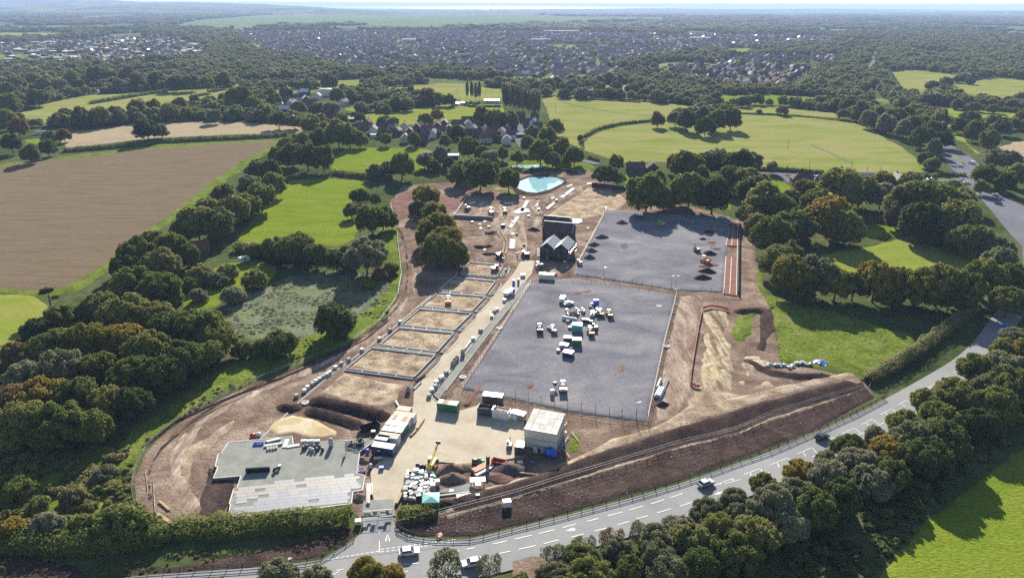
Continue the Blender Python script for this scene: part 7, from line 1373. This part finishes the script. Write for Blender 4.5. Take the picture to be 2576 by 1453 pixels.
t = pipe_pack('rack of orange and grey pipes strapped together in the yard', d5(1490, 540), d5(1790, 400), .16, (7, 7, 6), [m_steel, m_opipe, m_opipe], .44); t = pipe_pack('grey pipe bundle beside the orange pipes', d5(1530, 600), d5(1830, 440), .17, (4, 3), m_steel, .44)
pipe_pack('bundle of grey scaffold tubes on the bank below the yard', d5(1215, 960), d5(1460, 930), .10, (9, 8, 7), m_steel, .42)
p = G(*d5(1570, 770), .4); t = thing('board_stack', 'stack of white T shaped boards standing by the pipe racks', 'boards', p, .1); MB().prism([(-1.9, 2.2), (-1.9, .3), (-.7, .3), (-.7, -1.2), (.7, -1.2), (.7, .3), (1.9, .3), (1.9, 2.2)], 1.2, 1.3).build('board', m_white, t); MB().prism([(-1.9, 2.2), (-1.9, .35), (-.65, .35), (-.65, -1.15), (.65, -1.15), (.65, .35), (1.9, .35), (1.9, 2.2)], 1.05, 1.18).build('board', m_white, t); f = MB(); [f.box(x, y, 0, .12, .12, 1.05) for x, y in ((-1.6, 2), (1.6, 2), (-1.6, .6), (1.6, .6), (-.5, -1), (.5, -1))]; f.build('trestle', m_timber, t)
p = G(*d5(790, 1100), .3); t = thing('canvas_tent', 'green canvas tent with a tilted teal roof beside the hedge', 'tent', p, .05)
MB().add([(-1.9, -1.6, 0), (1.9, -1.6, 0), (1.9, -1.6, 2.4), (-1.9, -1.6, 2.4)], [(0, 1, 2, 3)]).add([(1.9, -1.6, 0), (1.9, 1.6, 0), (1.9, 1.6, 2.7), (1.9, -1.6, 2.4)], [(0, 1, 2, 3)]).add([(-1.9, 1.6, 0), (-1.9, -1.6, 0), (-1.9, -1.6, 2.4), (-1.9, 1.6, 2.7)], [(0, 1, 2, 3)]).add([(1.9, 1.6, 0), (-1.9, 1.6, 0), (-1.9, 1.6, 2.7), (1.9, 1.6, 2.7)], [(0, 1, 2, 3)]).build('canvas_wall', P_['green'], t); MB().add([(-2.0, -1.7, 2.4), (2.0, -1.7, 2.45), (2.0, 1.7, 2.75), (-2.0, 1.7, 2.7), (0.2, 0, 2.95)], [(0, 1, 4), (1, 2, 4), (2, 3, 4), (3, 0, 4), (3, 2, 1, 0)]).build('canvas_roof', P_['teal'], t)
f = MB(); [f.bar((x, y, 0), (x, y, 2.4 + (.3 if y > 0 else 0)), .07) for x in (-1.85, 1.85) for y in (-1.55, 1.55)]; f.build('tent_pole', m_timber, t)
box_item('generator', 'white generator box on the topsoil strip', d5(2050, 1090), 2.0, 1.4, 1.6, P_['white'], .5, .2); box_item('barrow_mixer', 'small dark cement mixer on the bank below the yard', d5(1565, 965), 1.0, .8, 1.2, P_['dark'], .4, .2, cat='mixer')
sheet('concrete_pad', [d5(920, 890), d5(990, 830), d5(1480, 730), d5(1530, 860)], .46, m_concg); sheet('green_mat', [d5(1085, 880), d5(1100, 835), d5(1165, 835), d5(1160, 875)], .49, P_['green']); sheet('hardstanding_edge', [d5(890, 930), d5(1540, 850), d5(1540, 875), d5(900, 950)], .5, m_kerb)
def timber(label, a, b, n, z=.44, h=.2, m=None, w=.16, name='timber_stack'):
    A, B, mm, rz, L = seg(a, b, z); t = thing(name, label, 'timber', mm, rz)
    for k in range(n): MB().box(rnd.uniform(-.15, .15), (k % 4 - 1.5) * (w + .03), (k // 4) * (h + .01) + .05, L, w, h).build('plank', m or m_timber, t)
    MB().box(-L * .3, 0, 0, .12, 4 * w, .05).box(L * .3, 0, 0, .12, 4 * w, .05).build('bearer', m_timber, t); return t
timber('stack of pale timber lying in the yard beside the container row', d3(1130, 890), d3(1250, 710), 8); timber('short splayed timber pieces in the yard', d3(1010, 1010), d3(1110, 915), 6); timber('white timber stack beside the slab at the yard edge', d6(1905, 1130), d6(1905, 860), 7, .44, .25, m_concw, .22); timber('second white timber stack right of the first at the yard edge', d6(1945, 1010), d6(1945, 850), 5, .44, .25, m_concw, .22); timber('long brown timber stack beside the gate', d5(205, 1060), d5(300, 880), 8, .44); timber('long yellow boards lying on the soil at the lower left', tl(0, 3, 1585, 810), tl(0, 3, 1830, 975), 4, .3); timber('pair of yellow boards by the drain at the lower left', tl(0, 3, 1610, 680), tl(0, 3, 1710, 770), 3, .3); timber('old planks lying below the office', d4(880, 1400), d4(1230, 1440), 5, .36); timber('white pole lying at the street end of the left row', d3(765, 385), d3(810, 470), 2, .5, .2, m_white)
for k, (x, y) in enumerate(((1600, 640), (1660, 780), (1620, 860), (1530, 1020))): timber(f'pale pole leaning on the grass right of the office, {ordn(k + 1)} from the top', d4(x, y), d4(x + (110 if k % 2 else -90), y + 150), 1, .5, .12, m_concw, .14)
# things on the slab
container('long black steel formwork panel lying on the slab', d6(215, 700), d6(545, 680), d=.5, h=1.3, c='black', z=SZ, name='formwork_panel', cat='formwork', doors=False)
p = G(*d6(640, 660), SZ); t = thing('motor_scooter', 'black and white wheeled machine beside the formwork panel', 'machine', p, 1.0); MB().box(0, 0, .4, 1.9, .7, .5, 0, .7, .8).build('frame', P_['black'], t); MB().box(1.0, 0, .9, .9, .7, .12).build('fairing', m_white, t); MB().box(-.2, 0, .9, .7, .5, .25).build('engine', P_['dark'], t); [wheel(t, x, 0, .38, .25) for x in (-.8, .9)]
p = G(*d6(390, 300), SZ); t = thing('mortar_tray', 'bright blue tray on the slab', 'tray', p, .1); MB().box(0, 0, 0, 2.6, .9, .1).box(0, .45, 0, 2.6, .06, .45).box(0, -.45, 0, 2.6, .06, .45).box(1.3, 0, 0, .06, .9, .45).box(-1.3, 0, 0, .06, .9, .45).build('tray', P_['brightblue'], t); MB().box(.2, 0, .1, 1.2, .6, .15).build('contents', m_timber, t)
for k, (a, b, m, lab) in enumerate((((470, 330), (720, 290), m_concw, 'stack of pale concrete beams on the slab'), ((500, 270), (690, 225), m_steel, 'steel beams behind the pale concrete beams'), ((745, 350), (790, 235), m_white, 'white beam standing at the slab corner'), ((780, 340), (960, 310), m_concw, 'pale kerb stones along the slab edge'))): timber(lab, d6(*a), d6(*b), 7 if k < 2 else 4, SZ, .2, m, .25, 'beam_stack')
for k, (x, y) in enumerate(((520, 370), (560, 365), (600, 360), (640, 350))): box_item('lintel_bundle', f'grey lintel bundle, {ordn(k + 1)} from the left before the concrete beams', d6(x, y), .5, 1.3, .5, m_block, SZ, .2, cat='lintels')
for k, (x, y, m, w_) in enumerate(((1010, 370, P_['dark'], 'black'), (1050, 350, P_['dark'], 'black'), (1100, 385, m_white, 'white'), (1140, 400, P_['silver'], 'silver'), (1160, 350, P_['dark'], 'black'), (1195, 390, P_['dark'], 'black'), (1230, 350, P_['dark'], 'black'), (1275, 390, P_['dark'], 'black'))): tank(f'{w_} drum in the cluster on the slab, {ordn(k + 1)} from the left', d6(x, y), .42, 1.0, m, SZ, name='plastic_drum', cat='drum')
for k, x in enumerate((1020, 1110, 1200)): pallet(f'white pack behind the drums on the slab, {ordn(k + 1)} from the left', d6(x, 275), m_white, 1.6, .9, .7, SZ, .1)
tank('silver upright cylinder standing on the slab', d6(1395, 330), .6, 2.6, P_['silver'], SZ, 'mortar_silo', 'silo')
p = G(*d6(1800, 300), SZ); t = thing('pipe_coils', 'pile of black plastic pipe coils on the slab', 'coils', p); [MB().torus((rnd.uniform(-.5, .5), rnd.uniform(-.4, .4), k * .22), rnd.uniform(.8, 1.2), .12).build('coil', m_pipe, t, True) for k in range(6)]
p = G(*d6(1680, 310), SZ); t = thing('pipe_coils', 'smaller heap of black coils left of the big pile', 'coils', p); [MB().torus((rnd.uniform(-.4, .4), rnd.uniform(-.3, .3), k * .2), rnd.uniform(.5, .9), .11).build('coil', m_pipe, t, True) for k in range(5)]
p = G(*d6(1605, 400), SZ); t = thing('folded_parasol', 'grey folded sheet on a leaning pole on the slab', 'parasol', p, .2); MB().cyl((0, 0, 0), (.2, .2, 3.4), .05, None, 6).build('pole', m_steel, t); MB().cyl((.05, .05, 1.2), (.2, .2, 3.3), .4, .1, 8).build('canopy', P_['silver'], t)
tank('purple barrel beside the navy container', d6(1895, 420), .6, 1.2, P_['purple'], .5, 'plastic_drum', 'drum')
p = G(*d6(1820, 670), .45); t = thing('pipe_coils', 'coil of purple pipe on the soil beside the slab', 'coils', p); [MB().torus((0, 0, k * .2), .95 - .05 * k, .13).build('coil', P_['purple'], t, True) for k in range(2)]
tank('silver drum beside the purple coil', d6(1940, 620), .5, 1.1, P_['silver'], .45, 'plastic_drum', 'drum'); box_item('tool_chest', 'red and white chest in the shade of the navy container', d6(2040, 520), 2.0, 1.0, .8, P_['red'], .45, cat='chest', lid=m_white); box_item('tool_chest', 'blue box in the shade beside the navy container', d6(2090, 640), 1.2, 1.0, .7, P_['blue'], .45, cat='chest')
box_item('pump_unit', 'pale pump unit on the bank left of the gate', tl(1, 3, 1030, 905), 1.4, 1.2, 1.0, P_['cream'], .3, cat='pump'); box_item('signboard_block', 'red sign block lying on the topsoil beside the road', tl(1, 3, 1848, 1030), 1.3, 1.1, .35, P_['pinkred'], .4, .5, cat='sign', feet=False); box_item('litter_bin', 'white box on the verge left of the entrance', tl(1, 3, 345, 1285), .8, .7, .7, m_white, .2, cat='box')
container('waste bay of black timber beside the left container row', d3(135, 960), d3(480, 850), d=2.0, h=1.2, c='black', open_top=True, doors=False, name='waste_bay', cat='waste bay'); box_item('wheelie_bin', 'black bin with white lid beside the left container row', d3(360, 1000), 1.1, 1.0, 1.5, P_['black'], .4, cat='bin', lid=m_white)
tank('red and white bags heaped at the slab corner', d6(310, 190), .8, .9, P_['red'], .4, 'rubble_bag', 'bag'); tank('white round pot behind the slab corner', d6(390, 170), .7, .7, m_white, .4, 'rubble_bag', 'bag')
# white and black pipes right of the near platform
pipe_pack('upper bundle of white pipes right of the near platform', tl(2, 2, 1465, 1000), tl(2, 2, 1495, 920), .28, (2, 1), m_white, .4); pipe_pack('lower bundle of white pipes right of the near platform', tl(2, 2, 1465, 1095), tl(2, 2, 1505, 1010), .30, (4, 3), m_white, .4); pipe_pack('bundle of black pipes beside the white ones', tl(2, 2, 1525, 1005), tl(2, 2, 1560, 920), .12, (6, 5), m_pipe, .4)
# stones, tarpaulin
def stone(label, xy, s, m, z=.3):
    p = G(*xy, z); iv, jf = ICO; rs = np.random.RandomState(int(xy[0] * 13) % 9999); v = iv * rs.uniform(.7, 1.2, (12, 1)) * np.array([s, s * .8, s * .6]) + np.array([0, 0, s * .35])
    o = MB().add(v.tolist(), [tuple(f) for f in jf.tolist()]).build('boulder', m, None); o.location = p; tag(o, label, 'boulder', 'white boulders on the grass bank'); return o
for k in range(26):
    x = 1930 + k * 4.3 + rnd.uniform(-2, 2); stone(f'white boulder, {ordn(k + 1)} from the left in the row on the grass bank', (x, 920 - math.sin(k * .4) * 3 - (4 if k > 15 else 0) + rnd.uniform(-4, 3)), rnd.uniform(.5, .95), m_white)
p = G(2063, 912, .3); o = MB(); n = 9
hv = [((i - 4) * .55, (j - 3) * .5, max(.05, .8 * math.exp(-((i - 4) ** 2 + (j - 3) ** 2) / 9)) + rnd.uniform(-.12, .12)) for i in range(n) for j in range(7)]
o = o.add(hv, [(i * 7 + j, (i + 1) * 7 + j, (i + 1) * 7 + j + 1, i * 7 + j + 1) for i in range(n - 1) for j in range(6)]).build('tarpaulin', m_tarp, None); o.location = p; o.rotation_euler = (0, 0, -.6); tag(o, 'crumpled blue tarpaulin on the grass bank', 'tarpaulin')
# lamp columns
for k, (x, y, h_) in enumerate(((1520, 548, 6), (1475, 602, 6), (1428, 672, 7), (1518, 700, 5), (1688, 722, 5), (1700, 728, 6), (1836, 560, 6), (1600, 1050, 5))):
    p = G(x, y, .4); t = thing('lamp_column', f'thin lamp column, {ordn(k + 1)} along the platform edges from the top', 'lamp post', p, .2, 'lamp columns round the platforms')
    MB().cyl((0, 0, 0), (0, 0, h_), .09, .06, 8).build('shaft', m_steel, t); MB().bar((0, 0, h_), (.9, 0, h_ + .1), .07).build('arm', m_steel, t); MB().box(1.0, 0, h_, .6, .25, .12).build('lantern', m_white, t); MB().cyl((0, 0, -.2), (0, 0, .12), .55, None, 14).build('base', m_concw, t)
# bowling green wall, roof of the goal shed

# ------------------------------------------------------------------ haze
m_haze = bpy.data.materials.new('haze_air'); m_haze.use_nodes = True
_nt = m_haze.node_tree; _nt.nodes.remove(_nt.nodes['Principled BSDF'])
_v = _nt.nodes.new('ShaderNodeVolumePrincipled'); _v.inputs['Density'].default_value = HAZE; _v.inputs['Color'].default_value = (.48, .64, 1.0, 1); _v.inputs['Anisotropy'].default_value = 0.0
_nt.links.new(_v.outputs[0], _nt.nodes['Material Output'].inputs['Volume'])
hz = MB().box(0, 38000, -4, 190000, 80000, 230).build('haze', m_haze); hz['kind'] = 'stuff'
